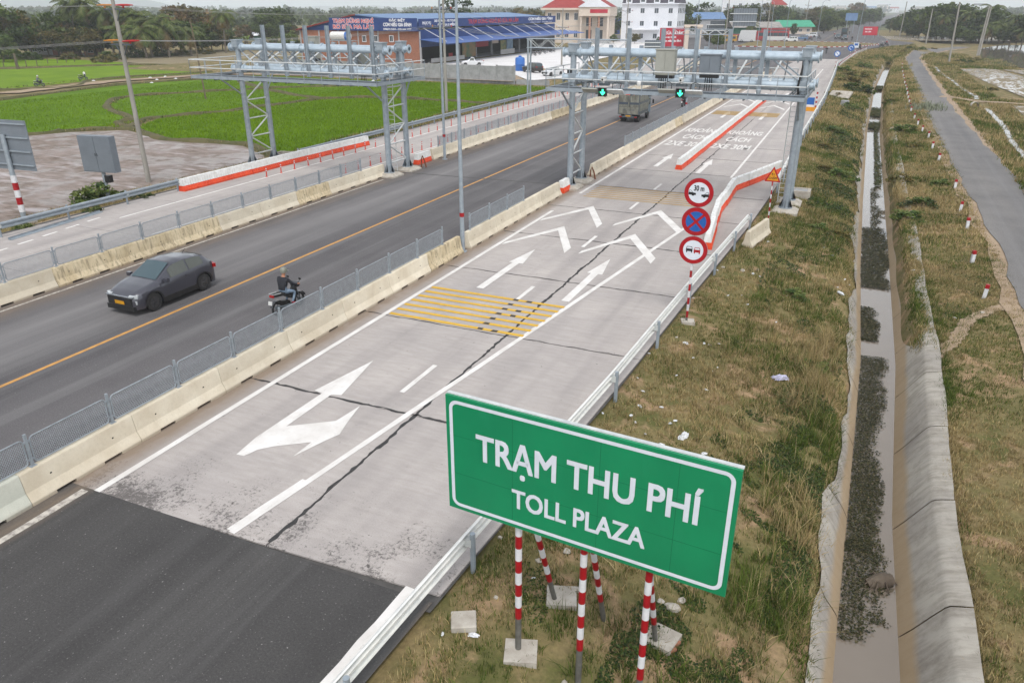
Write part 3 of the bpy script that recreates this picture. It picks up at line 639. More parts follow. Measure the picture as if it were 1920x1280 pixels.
# ================================================================ barriers, fences, rails, delineators
def bar_mat(name, c1, c2, stain):
    s = NT(name); v = s.coord('obj'); a = s.noise(v, 1.1, 6, .6); b = s.noise(s.coord('obj', (3.0, 3.0, .35)), 2.6, 6, .72); f = s.noise(v, 12, 4, .6)
    c = s.mix(s.ramp(a, [(.35, 0), (.66, 1)]), c1, c2); oi = s.n('ShaderNodeObjectInfo'); k = s.math('MULTIPLY_ADD', oi.outputs['Random'], .22); k.node.inputs[2].default_value = .86
    c = s.mix(1.0, c, k, 'MULTIPLY'); c = s.mix(s.ramp(b, [(.64 - stain * .16, 0), (.74, min(.9, .25 + stain * .6))]), c, S(70, 62, 52))
    c = s.mix(s.ramp(f, [(.28, .9), (.5, 1)]), S(140, 130, 112), c)
    sx = s.n('ShaderNodeSeparateXYZ'); s.l(s.coord('obj', rnd=False), sx.inputs[0]); d = s.ramp(s.math('ADD', sx.outputs[2], s.math('MULTIPLY', a, .12)), [(.06, .55), (.2, 0)])
    c = s.mix(d, c, S(150, 128, 104)); s.out(c, .88, 0, .2); s.bump(f, .25, .01)
bar_mat('barrier_cream', S(234, 224, 203, .79), S(214, 201, 178, .79), .05); bar_mat('barrier_stained', S(226, 210, 178, .78), S(202, 184, 150, .78), 1.0); bar_mat('barrier_grey', S(220, 220, 206, .8), S(200, 202, 188, .8), .2)
def jersey_mesh(Lb, mat, name='barrier_body', w=1.0, h=.83):
    P0 = [(.30, .0), (.30, .09), (.175, .33), (.10, h - .03), (.085, h)]
    prof = lambda zb: [(-x * w, max(z, zb)) for x, z in P0][::1] + [(x * w, max(z, zb)) for x, z in P0[::-1]]
    secs = [(-Lb / 2, 0, .97), (-Lb / 2 + .02, 0, 1), (-Lb * .30, 0, 1), (-Lb * .30, .085, 1), (-Lb * .13, .085, 1), (-Lb * .13, 0, 1), (Lb * .13, 0, 1), (Lb * .13, .085, 1), (Lb * .30, .085, 1), (Lb * .30, 0, 1), (Lb / 2 - .02, 0, 1), (Lb / 2, 0, .97)]
    mb = MB(); n = 10; vs_ = []; fs = []
    for y, zb, k in secs: vs_ += [(x * k, y, z if z > .5 else z) for x, z in prof(zb)]
    for i in range(len(secs) - 1):
        for j in range(n): fs.append((i * n + j, i * n + (j + 1) % n, (i + 1) * n + (j + 1) % n, (i + 1) * n + j))
    fs.append(tuple(range(n))[::-1]); fs.append(tuple((len(secs) - 1) * n + j for j in range(n)))
    mb.add(vs_, [f[::-1] for f in fs]); return mb.mesh(name, mat)
LB = 3.22
JM = {k: jersey_mesh(LB, k) for k in ('barrier_cream', 'barrier_stained', 'barrier_grey')}
hole = MB(); hole.lathe([(.028, -.004), (.028, .004)], n=8, axis='x'); HOLE = hole.mesh('lifting_hole', 'dark_void')
def jersey(x, y, mat, label, group, rz=0.0, holes=True, z=0.0, name='concrete_barrier'):
    t = thing(name, label, 'barrier', group, (x, y, z), rz); ob('barrier_body', JM[mat], t)
    if holes:
        for s_ in (-1, 1):
            for d in (-.28, .28):
                h = ob('lifting_hole', HOLE, t, (s_ * .148, d * LB, .50)); h.rotation_euler = (0, s_ * R(8), 0)
    return t
random.seed(11)
CB = 'cream concrete barrier in the row between asphalt road and toll lanes'; CBS = 'dark streaked concrete barrier in the row between asphalt road and toll lanes'
LBL = 'pale concrete barrier in the row between asphalt road and motorcycle lane'; LBS = 'black streaked yellowish barrier in the row between asphalt road and motorcycle lane'
y = 9.13 - LB / 2 - .01
jersey(-17.0, y, 'barrier_grey', 'greenish grey barrier where the road edge line meets the blacktop', None); jersey(-17.0, y - LB - .02, 'barrier_cream', CB, 'median barriers')
yy_ = 9.13 + LB / 2
while yy_ < 31.0:
    st = 27.5 < yy_ < 32
    jersey(-17.0, yy_, 'barrier_stained' if st else 'barrier_cream', CBS if st else CB, 'streaked median barriers' if st else 'median barriers'); yy_ += LB + .015
yy_ = 32.55 + LB / 2
while yy_ < 46: jersey(-17.0, yy_, 'barrier_cream', CB, 'median barriers'); yy_ += LB + .015
yy_ = 52.2 + LB / 2
while yy_ < 150:
    if abs(yy_ - 83.0) < .9: yy_ += .8
    st = 79 < yy_ < 82.8 or 104 < yy_ < 109
    jersey(-17.0 + max(0, yy_ - 130) * .02, yy_, 'barrier_stained' if st else 'barrier_cream', CBS if st else CB, 'streaked median barriers' if st else 'median barriers', holes=yy_ < 75); yy_ += LB + .015
yy_ = 20.2 + LB / 2 - 3 * (LB + .015)
k = 0
while yy_ < 45.5:
    st = 20 < yy_ < 31 or 35 < yy_ < 40.5
    jersey(-30.6, yy_, 'barrier_stained' if st else 'barrier_cream', LBS if st else LBL, 'streaked motorcycle lane barriers' if st else 'motorcycle lane barriers'); yy_ += LB + .015
yy_ = 53.0 + LB / 2
while yy_ < 215:
    st = 80 < yy_ < 84
    jersey(-30.6 - max(0, yy_ - 120) * .06, yy_, 'barrier_stained' if st else 'barrier_cream', LBS if st else LBL, 'streaked motorcycle lane barriers' if st else 'motorcycle lane barriers', R(3.4) if yy_ > 120 else 0, holes=yy_ < 75); yy_ += LB + .015
jv = jersey(-3.95, 40.4, 'barrier_cream', 'lone concrete barrier tipped askew on the grass beside the guardrail', None, R(-10), z=zs(-3.95, 40.4) + .01)
for x, y0, y1 in ((-28.9, 120, 122),): pass
# ---- mesh fences standing on the barriers
FH, FW = .84, 2.29
def rrect(x0, x1, z0, z1, r, n=4):
    p = []
    for cx_, cz_, a0 in ((x1 - r, z1 - r, 0), (x0 + r, z1 - r, 90), (x0 + r, z0 + r, 180), (x1 - r, z0 + r, 270)):
        for i in range(n + 1): a = R(a0 + 90 * i / n); p.append((cx_ + r * math.cos(a), cz_ + r * math.sin(a)))
    return p
fr = MB(); fr.tube([(0, a, b) for a, b in rrect(.09, FW - .09, .06, FH - .08, .10)], .019, 6, closed=True); FRAME = fr.mesh('panel_frame', 'fence_steel', True)
ms = MB(); a0, a1, b0, b1 = .10, FW - .10, .07, FH - .09
def clipline(y, z, dy, dz):
    t0, t1 = -9, 9
    for p, d, lo, hi in ((y, dy, a0, a1), (z, dz, b0, b1)):
        if abs(d) > 1e-9:
            u, w = (lo - p) / d, (hi - p) / d
            if u > w: u, w = w, u
            t0, t1 = max(t0, u), min(t1, w)
    return (t0, t1) if t1 - t0 > .02 else None
for dz in (.62, -.62):
    q = -1.6
    while q < FW + 1.6:
        c = clipline(q, .4, .5, dz)
        if c: ms.bar((0, q + .5 * c[0], .4 + dz * c[0]), (0, q + .5 * c[1], .4 + dz * c[1]), .006, .011)
        q += .066
MESHP = ms.mesh('wire_mesh', 'mesh_steel')
pm_ = MB(); pm_.bb(-.03, .03, -.03, .03, 0, FH + .03); pm_.bb(-.06, .06, -.08, .08, 0, .012)
for z in (.16, .64): pm_.bb(-.012, .012, -.09, .09, z, z + .05)
POST = pm_.mesh('post', 'fence_steel')
def fence(label, x, y0, n, ang=0.0, zb=.83):
    t = thing('mesh_fence', label, 'fence', None, (x, y0, zb), ang)
    for i in range(n + 1):
        ob('post', POST, t, (0, i * FW, 0))
        if i < n:
            f = ob('panel_frame', FRAME, t, (0, i * FW, 0)); ob('wire_mesh', MESHP, f)
fence('grey mesh fence on the barriers beside the long white taper of the toll lanes', -17.0, 9.56 - 2 * FW, 11)
fence('short grey mesh fence on the barriers just past the slim lamp post', -17.0, 33.0, 3)
fence('long grey mesh fence on the median barriers beyond the overhead gantry', -17.0, 60.5, 22)
fence('grey mesh fence on the stained barriers beside the motorcycle lane', -30.6, 20.5 - 4 * FW, 14)
fence('grey mesh fence on the barriers past the gantry beside rows of red posts', -30.6, 54.2, 27)
# ---- W-beam guardrails
WB = [(.0, -.175), (-.04, -.175), (-.10, -.13), (-.10, -.065), (-.01, -.025), (-.01, .025), (-.10, .065), (-.10, .13), (-.04, .175), (.0, .175)]
def wbeam(mb, pts, zc, flip=1.0):
    vs_ = []; fs = []; n = len(WB)
    for i, p in enumerate(pts):
        for x, z in WB: vs_.append((p[0] + flip * x, p[1], p[2] + zc + z))
        if i:
            for j in range(n - 1): fs.append(((i - 1) * n + j, (i - 1) * n + j + 1, i * n + j + 1, i * n + j))
    mb.add(vs_, fs)
rp = MB(); rp.tube([(0, 0, -.35), (0, 0, .82)], .06, 10); RPOST = rp.mesh('rail_post', 'steel', True)
rbk = MB(); rbk.bb(-.06, .10, -.06, .06, .48, .68); RBLK = rbk.mesh('spacer_block', 'steel_bright')
def guardrail(label, pts_fn, ys, flip, dy, postdx, mat='rail_steel'):
    t = thing('guardrail', label, 'guardrail', None, (pts_fn(ys[0])[0], ys[0], 0)); ox, oy = t.location[0], t.location[1]
    for i in range(len(ys) - 1):
        mb = MB(); seg = [ys[i] + (ys[i + 1] - ys[i]) * k / 2 for k in range(3)]
        P3 = []
        for yv in seg:
            x, z = pts_fn(yv); P3.append((x - ox, yv - oy, z))
        wbeam(mb, P3, .60, flip); mb.build('rail_beam', mat, t)
    for yv in ys:
        x, z = pts_fn(yv); ob('rail_post', RPOST, t, (x - ox + postdx, yv - oy, z)); b = ob('spacer_block', RBLK, t, (x - ox + postdx * .4, yv - oy, z)); b.rotation_euler = (0, 0, 0 if flip < 0 else PI)
ysR = [3.3, 7.3, 11.5, 15.9, 20.2, 24.7, 29.2, 33.7, 37.9, 41.8]
guardrail('bright W-beam guardrail along the toll lanes beside the dry verge', lambda y: (railx(y), .08), ysR, 1, 4.3, .12)
ysR2 = [52.2 + 4 * i for i in range(36)]
guardrail('W-beam guardrail running on past the gantry tower toward the roundabout', lambda y: (railx(y) + .05, .08), ysR2, 1, 4, .12)
guardrail('grey W-beam guardrail along the muddy field', lambda y: (-40.1, .02), [24.4 + 4 * i for i in range(4)], -1, 4, -.12, 'steel')
guardrail('grey W-beam guardrail between the motorcycle lane and green rice', lambda y: (-40.3 - max(0, y - 120) * .06, .02), [49 + 4.4 * i for i in range(17)], -1, 4, -.12, 'steel')
bk = MB(); wbeam(bk, [(0, 0, 0), (0, 3.0, .0), (0, 6.2, -.0)], .08); o = bk.build('loose_rail', 'steel'); o.location = (-39.1, 24.2, .02); o.rotation_euler = (0, R(-62), R(7)); tag(o, 'loose grey rail beam lying in weeds at the lane edge', 'rail')
# ---- plastic water barriers (orange foot, white top)
def plastic_unit(Lp):
    prof_w = [(.24, .30), (.20, .34), (.135, .80)]; n = int(Lp / .19)
    lo_ = MB(); up = MB()
    def rib(mb, P_, z0, amp):
        ys_ = [-Lp / 2 + Lp * i / (2 * n) for i in range(2 * n + 1)]; vs_ = []; fs = []; m_ = len(P_)
        for i, yv in enumerate(ys_):
            d = amp if i % 2 else 0
            vs_ += [(-(x - d * (.15 < z < .75)), yv, z) for x, z in P_] + [(x - d * (.15 < z < .75), yv, z) for x, z in P_[::-1]]
        k_ = 2 * m_
        for i in range(len(ys_) - 1):
            for j in range(k_): fs.append((i * k_ + j, (i + 1) * k_ + j, (i + 1) * k_ + (j + 1) % k_, i * k_ + (j + 1) % k_))
        fs.append(tuple(range(k_))); fs.append(tuple((len(ys_) - 1) * k_ + j for j in range(k_))[::-1]); mb.add(vs_, fs)
    rib(lo_, [(.25, .0), (.26, .10), (.215, .30), (.20, .36)], 0, .035); rib(up, [(.20, .362), (.175, .5), (.15, .70), (.125, .80)], 0, .022)
    return lo_.mesh('barrier_foot', 'plastic_orange'), up.mesh('barrier_top', 'plastic_white')
PLO, PUP = plastic_unit(1.96)
pk = MB(); pk.tube([(0, 0, .80), (0, 0, .835)], .05, 8); PCAP = pk.mesh('fill_cap', 'plastic_white')
def plastic_run(pts, label, group, z=0.0, flip=False):
    pts = [Vector(p) for p in pts]; d = 0; tot = sum((b - a).length for a, b in zip(pts, pts[1:]))
    for a, b in zip(pts, pts[1:]):
        n = max(1, round((b - a).length / 1.99)); ang = math.atan2(b.y - a.y, b.x - a.x) - PI / 2; sc = (b - a).length / n / 1.98
        for i in range(n):
            p = a + (b - a) * (i + .5) / n; t = thing('water_barrier', label, 'barrier', group, (p.x + random.uniform(-.02, .02), p.y, z), ang + random.uniform(-.01, .01)); t.scale = (1, sc, 1)
            ob('barrier_foot', PLO, t); ob('barrier_top', PUP, t)
            for s_ in (-.5, .5): ob('fill_cap', PCAP, t, (0, s_, 0))
plastic_run([(-11.75, 56.9), (-11.75, 108.5)], 'orange and white water barrier in the straight row dividing the two toll lanes', 'water barriers dividing the toll lanes')
plastic_run([(-5.95, 37.2), (-6.75, 44.6), (-6.9, 51.4), (-4.75, 59.3)], 'orange and white water barrier in the bent row by the round warning signs', 'water barriers at the toll lane edge')
plastic_run([(-39.9, 36.4), (-39.75, 47), (-39.3, 57)], 'orange and white water barrier in the row along the motorcycle lane guardrail', 'water barriers along the motorcycle lane')
plastic_run([(-17.0, 46.0), (-17.0, 47.2)], 'short orange and white barrier squeezed against the gantry leg in the median', None)
plastic_run([(-30.6, 50.7), (-30.6, 52.7)], 'single orange and white barrier between gantry tower and concrete barrier ends', None)
plastic_run([(-29.6, 107), (-29.6, 109)], 'orange and white barrier standing on the road edge beyond the cargo truck', None)
# ---- red flexible delineator posts
dl = MB(); dl.lathe([(.10, 0), (.10, .02), (.05, .035), (.04, .05), (.036, .66), (.03, .70)], n=8); DBODY = dl.mesh('post_body', 'delineator_red', True)
db = MB(); [db.lathe([(.041, z), (.040, z + .07)], n=8, cap=False) for z in (.42, .56)]; DBAND = db.mesh('reflective_band', 'band_white')
def delin(x, y, label, group):
    t = thing('delineator_post', label, 'bollard', group, (x, y, 0)); t.rotation_euler = (random.uniform(-.05, .05), random.uniform(-.05, .05), 0); ob('post_body', DBODY, t)
    if y < 70: ob('reflective_band', DBAND, t)
for i in range(52): delin(-38.0 + random.uniform(-.05, .05), 42.4 + i * 1.55, 'red flexible post in the row nearest the outer guardrail of the motorcycle lane', 'outer row of red lane posts')
for i in range(50): delin(-33.6 + random.uniform(-.05, .05), 45.8 + i * 1.55, 'red flexible post in the row nearest the fenced concrete barriers', 'inner row of red lane posts')
# ================================================================ gantries, poles, wires, signs
P('pipe_galv', S(196, 210, 220, .74), S(172, 188, 200, .74), 2.5, .36, .15, spec=.5)
def signal_mat():
    s = NT('signal_green'); s.out((.02, .3, .14), .4); s.b.inputs['Emission Color'].default_value = (.04, .95, .45, 1); s.b.inputs['Emission Strength'].default_value = 1.6
    v = s.coord('obj'); s.l(s.mix(s.noise(v, 60, 1), (.02, .25, .12), (.02, .32, .15)), s.b.inputs['Base Color'])
signal_mat()
def column_mesh(h, name='column'):
    mb = MB(); mb.tube([(0, 0, .3), (0, 0, h)], [.205, .185], 14); mb.tube([(0, 0, .26), (0, 0, .32)], .40, 16)
    for k in range(8):
        a = k * PI / 4; mb.add([(.18 * math.cos(a), .18 * math.sin(a), .32), (.39 * math.cos(a), .39 * math.sin(a), .32), (.19 * math.cos(a), .19 * math.sin(a), .85)], [(0, 1, 2), (2, 1, 0)])
    return mb.mesh(name, 'steel', True)
def footing_mesh():
    mb = MB(); vs_ = [(x * .78, y * .78, -.6) for x, y in ((-1, -1), (1, -1), (1, 1), (-1, 1))] + [(x * .75, y * .75, .10) for x, y in ((-1, -1), (1, -1), (1, 1), (-1, 1))] + [(x * .5, y * .5, .27) for x, y in ((-1, -1), (1, -1), (1, 1), (-1, 1))]
    fs = [(8, 9, 10, 11)]
    for b in (0, 4):
        for i in range(4): fs.append((b + i, b + (i + 1) % 4, b + 4 + (i + 1) % 4, b + 4 + i))
    mb.add(vs_, fs); return mb.mesh('footing', 'concrete_base')
FOOT = footing_mesh()
def gantry(label, xl, xr, yf, yr, zl, zr, uprights, ladder_side, zp=6.55, zt=8.5, zb=7.0, pf=2.5, pb=1.2, ends=(1.2, 1.2)):
    t = thing('toll_gantry', label, 'gantry', None, (xl, yf, 0)); W_ = xr - xl; D_ = yr - yf
    for x, zf in ((0, zl), (W_, zr)):
        for y in (0, D_):
            ob('footing', FOOT, t, (x, y, zf)); o = ob('column', column_mesh(zt + .45 - zf), t, (x, y, zf))
            mb = MB(); mb.box((x, y, zt + .25), (.52, .62, .46)); mb.box((x, y, zt + .49), (.6, .7, .06)); mb.build('saddle', 'steel', t); mb = MB(); mb.box((x, y, zb), (.46, .52, .5)); mb.build('saddle', 'steel', t)
        n = 4; hz = [zf + .9 + (zp - .5 - zf - .9) * k / n for k in range(n + 1)]
        for k in range(n + 1):
            mb = MB(); mb.tube([(x, .15, hz[k]), (x, D_ - .15, hz[k])], .05, 8); mb.build('lattice_bar', 'steel_bright', t, True)
            if k < n:
                a, b = (.1, D_ - .1) if k % 2 else (D_ - .1, .1); mb = MB(); mb.tube([(x, a, hz[k]), (x, b, hz[k + 1])], .055, 8); mb.build('lattice_bar', 'steel_bright', t, True)
        for y0, y1 in ((0, -pf + .35), (D_, D_ + pb - .2)):
            mb = MB(); mb.tube([(x, y0, zp - 1.5), (x, y1, zp - .15)], .06, 8); mb.build('bracket', 'steel', t, True)
    for y in (0, D_):
        for z, r in ((zt, .2), (zb, .19)):
            mb = MB(); mb.tube([(-.62, y, z), (W_ + .62, y, z)], r, 16, cap=False)
            for x in (-.62, W_ + .62, W_ * .46, -.25, W_ + .25, .45, W_ - .45):
                mb.lathe([(r * .7, x - .035), (r * 1.45, x - .035), (r * 1.45, x + .035), (r * .7, x + .035)], (0, y, z), 16, 'x', cap=False)
            mb.build('main_pipe', 'pipe_galv', t, True)
    nb = 7
    for i in range(nb):
        x0, x1 = W_ * i / nb, W_ * (i + 1) / nb
        for y in (0.0, D_):
            mb = MB(); a, b = (zb + .1, zt - .1) if i % 2 else (zt - .1, zb + .1); mb.tube([(x0 + .1, y, a), (x1 - .1, y, b)], .05, 8); mb.build('diagonal_brace', 'steel', t, True)
        mb = MB(); mb.tube([(x0 + .1, 0, zb + .1), (x0 + .5, D_, zt - .1)], .055, 8); mb.build('diagonal_brace', 'steel_bright', t, True)
        mb = MB(); mb.tube([((x0 + x1) / 2, 0, zt - .1), ((x0 + x1) / 2 - .3, D_, zb + .1)], .04, 8); mb.build('diagonal_brace', 'steel', t, True)
    for i, u in enumerate(uprights):   # tall H posts clamped to the front pipes
        x = u - xl; mb = MB()
        for dx in (-.10, .10): mb.bb(x + dx - .012, x + dx + .012, -.42, -.22, zp + .05, 9.92)
        mb.bb(x - .1, x + .1, -.33, -.31, zp + .05, 9.92); mb.build('upright', 'steel', t)
        mb = MB(); mb.bb(x - .11, x + .11, D_ + .2, D_ + .42, zp + .1, zt + .35); mb.build('upright', 'steel', t)
    x0, x1, y0, y1 = -ends[0], W_ + ends[1], -pf, D_ + pb
    mb = MB()   # walkway: edge channels, joists, grating slats
    for yv in (y0, y0 + 1.3, y1): mb.bb(x0, x1, yv - .04, yv + .04, zp - .16, zp + .04)
    for xv in (x0, x1): mb.bb(xv - .04, xv + .04, y0 + .041, y1 - .041, zp - .155, zp + .035)
    mb.build('walkway_frame', 'steel', t)
    mb = MB(); n = int((x1 - x0) / 1.05)
    for i in range(1, n): xv = x0 + (x1 - x0) * i / n; mb.bb(xv - .04, xv + .04, y0 + .05, y0 + 1.25, zp - .24, zp - .05)
    mb.build('walkway_joists', 'steel_dark', t)
    mb = MB()
    for k in range(9): yv = y0 + .12 + k * .135; mb.bb(x0 + .05, x1 - .05, yv, yv + .07, zp - .03, zp + .01)
    for xv0, xv1 in ((x0 + .05, x0 + 1.0), (x1 - 1.0, x1 - .05)):
        for k in range(6): mb.bb(xv0 + k * .155, xv0 + k * .155 + .09, y0 + 1.36, y1 - .05, zp - .03, zp + .01)
    mb.build('walkway_grating', 'steel_dark', t)
    def rails(pts, nm='handrail'):
        mb = MB()
        for z in (.58, 1.12):
            for a, b in zip(pts, pts[1:]): mb.tube([(a[0], a[1], zp + z), (b[0], b[1], zp + z)], .034, 6)
        mb.build(nm, 'steel_bright', t, True)
        for a, b in zip(pts, pts[1:]):
            L_ = math.hypot(b[0] - a[0], b[1] - a[1]); n = max(1, round(L_ / 1.45))
            for i in range(n + 1):
                k = i / n; mb = MB(); mb.tube([(a[0] + (b[0] - a[0]) * k, a[1] + (b[1] - a[1]) * k, zp - .22), (a[0] + (b[0] - a[0]) * k, a[1] + (b[1] - a[1]) * k, zp + 1.14)], .024, 6); mb.build('rail_post', 'steel', t, True)
    rails([(x0, y1), (x0, y0), (x1, y0), (x1, y1)]); rails([(x0 + 1, y1), (x1 - 1, y1)])
    xs_ = W_ - .35 if ladder_side > 0 else .35
    mb = MB()
    for dx in (-.24, .24): mb.tube([(xs_ + dx, D_ * .5, .15), (xs_ + dx, D_ * .5, zp + .9)], .028, 6)
    for k in range(22): mb.tube([(xs_ - .24, D_ * .5, .4 + k * .28), (xs_ + .24, D_ * .5, .4 + k * .28)], .016, 5)
    mb.build('ladder', 'steel_bright', t, True)
    return t, xl, yf
gR, ox, oy = gantry('wide steel gantry with green arrows spanning the two toll lanes', -17.0, -3.25, 47.7, 50.0, 0.0, -.22, [-15.4, -13.4, -11.35, -9.35, -7.5, -5.6], 1, ends=(.85, .35))
def on(u, v, y): x, z = AY(u, v, y); return x - ox, y - oy, z
YF = 47.7 - 2.5
for u, v in ((1131, 173), (1276, 175)):
    x, y, z = on(u, v, YF - .12); mb = MB(); mb.bb(x - .21, x + .21, y - .12, y + .12, z - .24, z + .24)
    for a in (-.21, .21): mb.bb(x + a - .012, x + a + .012, y - .30, y - .121, z - .24, z + .24)
    mb.bb(x - .22, x + .22, y - .3, y - .121, z + .241, z + .262); sg = mb.build('lane_signal', 'black_plastic', gR)
    yy = y - .128; mb = MB(); pts = [(-.05, .17), (.05, .17), (.05, -.02), (.12, .04), (.17, .0), (0, -.18), (-.17, .0), (-.12, .04), (-.05, -.02)]
    mb.add([(x + a, yy, z + b) for a, b in pts], [tuple(range(len(pts)))[::-1]]); me = mb.mesh('green_arrow', 'signal_green'); bm = bmesh.new(); bm.from_mesh(me); bmesh.ops.triangulate(bm, faces=bm.faces[:]); bm.to_mesh(me); bm.free(); ob('green_arrow', me, sg)
    mb = MB(); mb.bb(x - .10, x + .08, y - .25, y + .30, z + .62, z + .82); mb.bb(x - .12, x + .10, y - .3, y + .32, z + .825, z + .85); mb.tube([(x, y, z + .5), (x, y, z + .63)], .05, 8); c_ = mb.build('toll_camera', 'plastic_white', gR)
    mb = MB(); mb.lathe([(.06, y - .256), (.06, y - .251)], (x - .01, 0, z + .70), 10, 'y'); mb.build('lens', 'black_plastic', c_)
    mb = MB(); mb.bb(x - .3, x + .3, y + .0, y + .3, z + .36, z + .5); mb.build('bracket', 'steel_dark', gR)
    for sx in (-1, 1):
        mb = MB(); mb.box((x + sx * .78, y - .05, z + .06), (.95, .62, .07), rx=R(-28)); mb.build('antenna_panel', 'cabinet_beige' if sx < 0 else 'steel_bright', gR)
        mb = MB(); mb.tube([(x + sx * .55, y, z + .1), (x + sx * .55, y + .05, z + .5), (x + sx * .75, y + .1, z + .58), (x + sx * 1.05, y + .1, z + .5), (x + sx * 1.0, y, z + .12)], .022, 6); mb.build('cable', 'black_plastic', gR, True)
def cabinet(par, x, y, z, w, d, h, mat):
    mb = MB(); mb.bb(x - w / 2, x + w / 2, y - d / 2, y + d / 2, z, z + h); mb.bb(x - w / 2 - .04, x + w / 2 + .04, y - d / 2 - .05, y + d / 2 + .05, z + h + .002, z + h + .06); c_ = mb.build('cabinet', mat, par)
    for s_ in (-1, 1): mb = MB(); mb.bb(x + s_ * w / 4 - w / 4 + .015, x + s_ * w / 4 + w / 4 - .015, y - d / 2 - .022, y - d / 2 - .003, z + .05, z + h - .05); dd = mb.build('cabinet_door', mat, c_)
    mb = MB(); mb.bb(x - w / 2 + .05, x + w / 2 - .05, y - d / 2 + .02, y + d / 2, z - .18, z - .002); mb.build('vent_plinth', 'black_plastic', c_)
    for k in range(4): mb = MB(); mb.tube([(x - .2 + k * .12, y, z - .15), (x - .22 + k * .14, y, z - .9)], .025, 6); mb.build('cable', 'black_plastic', par, True)
x, y, z = on(1247, 140, YF + 1.0); cabinet(gR, x, y, z - .02, 1.12, .55, 1.35, 'cabinet_beige')
x, y, z = on(1330, 140, YF + 1.6); cabinet(gR, x, y, z, 1.15, .5, 1.05, 'cabinet_grey')
for u, v in ((1068, 134),):
    x, y, z = on(u, v, YF + .4); mb = MB(); mb.bb(x - .1, x + .1, y - .15, y + .2, z - .1, z + .1); mb.build('flood_lamp', 'black_plastic', gR)
for u, v in ((1198, 157), (1422, 172)):
    x, y, z = on(u, v, YF - .05); mb = MB(); mb.lathe([(.0, -.14), (.1, -.12), (.13, 0), (.13, .1), (.05, .14)], (x, y, z), 12); mb.build('dome_camera', 'plastic_white' if u < 1300 else 'steel', gR, True)
mb = MB(); mb.tube([(13.55, .3, 9.0), (13.6, -.1, 8.0), (13.5, -.3, 7.0), (13.6, -.2, 6.4)], .06, 8); mb.build('cable_bundle', 'black_plastic', gR, True)
gL, ox, oy = gantry('steel gantry over the motorcycle lane beside the rice field', -42.6, -30.15, 46.2, 48.7, -.25, 0.0, [-39.8, -38.05, -36.1, -34.25, -32.5, -30.65], 1, zt=8.4, zb=6.95, zp=6.5, ends=(2.4, 1.1))
cabinet(gL, 4.2, 3.3, 7.55, 1.0, .5, 1.5, 'cabinet_beige'); cabinet(gL, 8.6, 3.3, 6.95, .9, .5, 1.2, 'cabinet_beige')
def simple_gantry(label, xa, xb, y, z0, z1, d=.9, mat='steel'):
    t = thing('sign_gantry', label, 'gantry', None, (xa, y, 0)); W_ = xb - xa
    for x in (0, W_):
        for dy in (0, d): mb = MB(); mb.tube([(x, dy, -.3), (x, dy, z1)], .12, 10); mb.build('column', mat, t, True)
    for yv in (0, d):
        for z in (z0, z1): mb = MB(); mb.tube([(-.2, yv, z), (W_ + .2, yv, z)], .07, 8); mb.build('chord', mat, t, True)
        n = max(4, int(W_ / 1.3))
        for i in range(n):
            a, b = (z0, z1) if i % 2 else (z1, z0); mb = MB(); mb.tube([(W_ * i / n, yv, a), (W_ * (i + 1) / n, yv, b)], .035, 6); mb.build('web_bar', 'steel_bright', t, True)
    return t
xa, za = AY(990, 90, 97.5); xb, _ = AY(1176, 90, 97.5)
g3 = simple_gantry('slim lattice gantry over the motorcycle lane by the white parking lot', xa, xb, 97.5, AY(1000, 90, 97.5)[1], AY(1000, 73, 97.5)[1])
xa, _ = AY(1262, 60, 170); xb, _ = AY(1368, 60, 170)
simple_gantry('far thin lattice gantry beside the red billboard', xa, xb, 170, AY(1300, 65, 170)[1], AY(1300, 55, 170)[1])
# ---- lamp posts
def lamp_post(label, x, y, h=12.2, z=0.0, band=True, arm=1, lean=0.0, r0=.115, group=None):
    t = thing('lamp_post', label, 'lamp post', group, (x, y, z)); t.rotation_euler = (0, lean, 0)
    mb = MB(); mb.tube([(0, 0, -.3), (0, 0, h)], [r0, .055], 12); mb.tube([(0, 0, 0), (0, 0, .03)], .22, 12); mb.build('pole', 'steel', t, True)
    if band: mb = MB(); mb.lathe([(r0 * .97 + .004, 1.75), (r0 * .97 + .003, 1.95)], n=12, cap=False); mb.build('red_band', 'band_red', t)
    mb = MB(); mb.tube([(0, 0, h - .05), (arm * .6, 0, h + .45), (arm * 1.6, 0, h + .6)], [.05, .045, .04], 8); a_ = mb.build('arm', 'steel', t, True)
    mb = MB(); mb.box((arm * 1.9, 0, h + .6), (.75, .26, .11)); mb.build('luminaire', 'cabinet_grey', a_)
    return t
lamp_post('tall slim lamp post with red band in the median barrier gap', -16.9, 32.0, 12.6)
lamp_post('tall slim lamp post rising behind the barrier by the red lane posts', -29.7, 53.6, 12.4)
lamp_post('thin lamp post in the median just behind the green arrow signal', -17.0, 83.4, 6.6, band=True)
FL = 'slender lamp post at the far roundabout'
for i, (u, vt, vb, vz) in enumerate([(1302, 0, 100, 0), (1418, 0, 100, 0), (1441, 5, 92, 0), (1534, 0, 78, 0), (1606, 0, 100, 0), (1470, 0, 90, 0), (1345, 0, 95, 0), (1650, 12, 70, 0)]):
    x, y = G(u - (4 if u > 1500 else 0), vb, 0); h = AY(u, vt, y)[1]; lamp_post(FL, x, y, max(8.5, min(h, 13)), 0, False, 1 if i % 2 else -1, R(2.0) if u > 1500 else 0, .10, 'roundabout lamp posts')
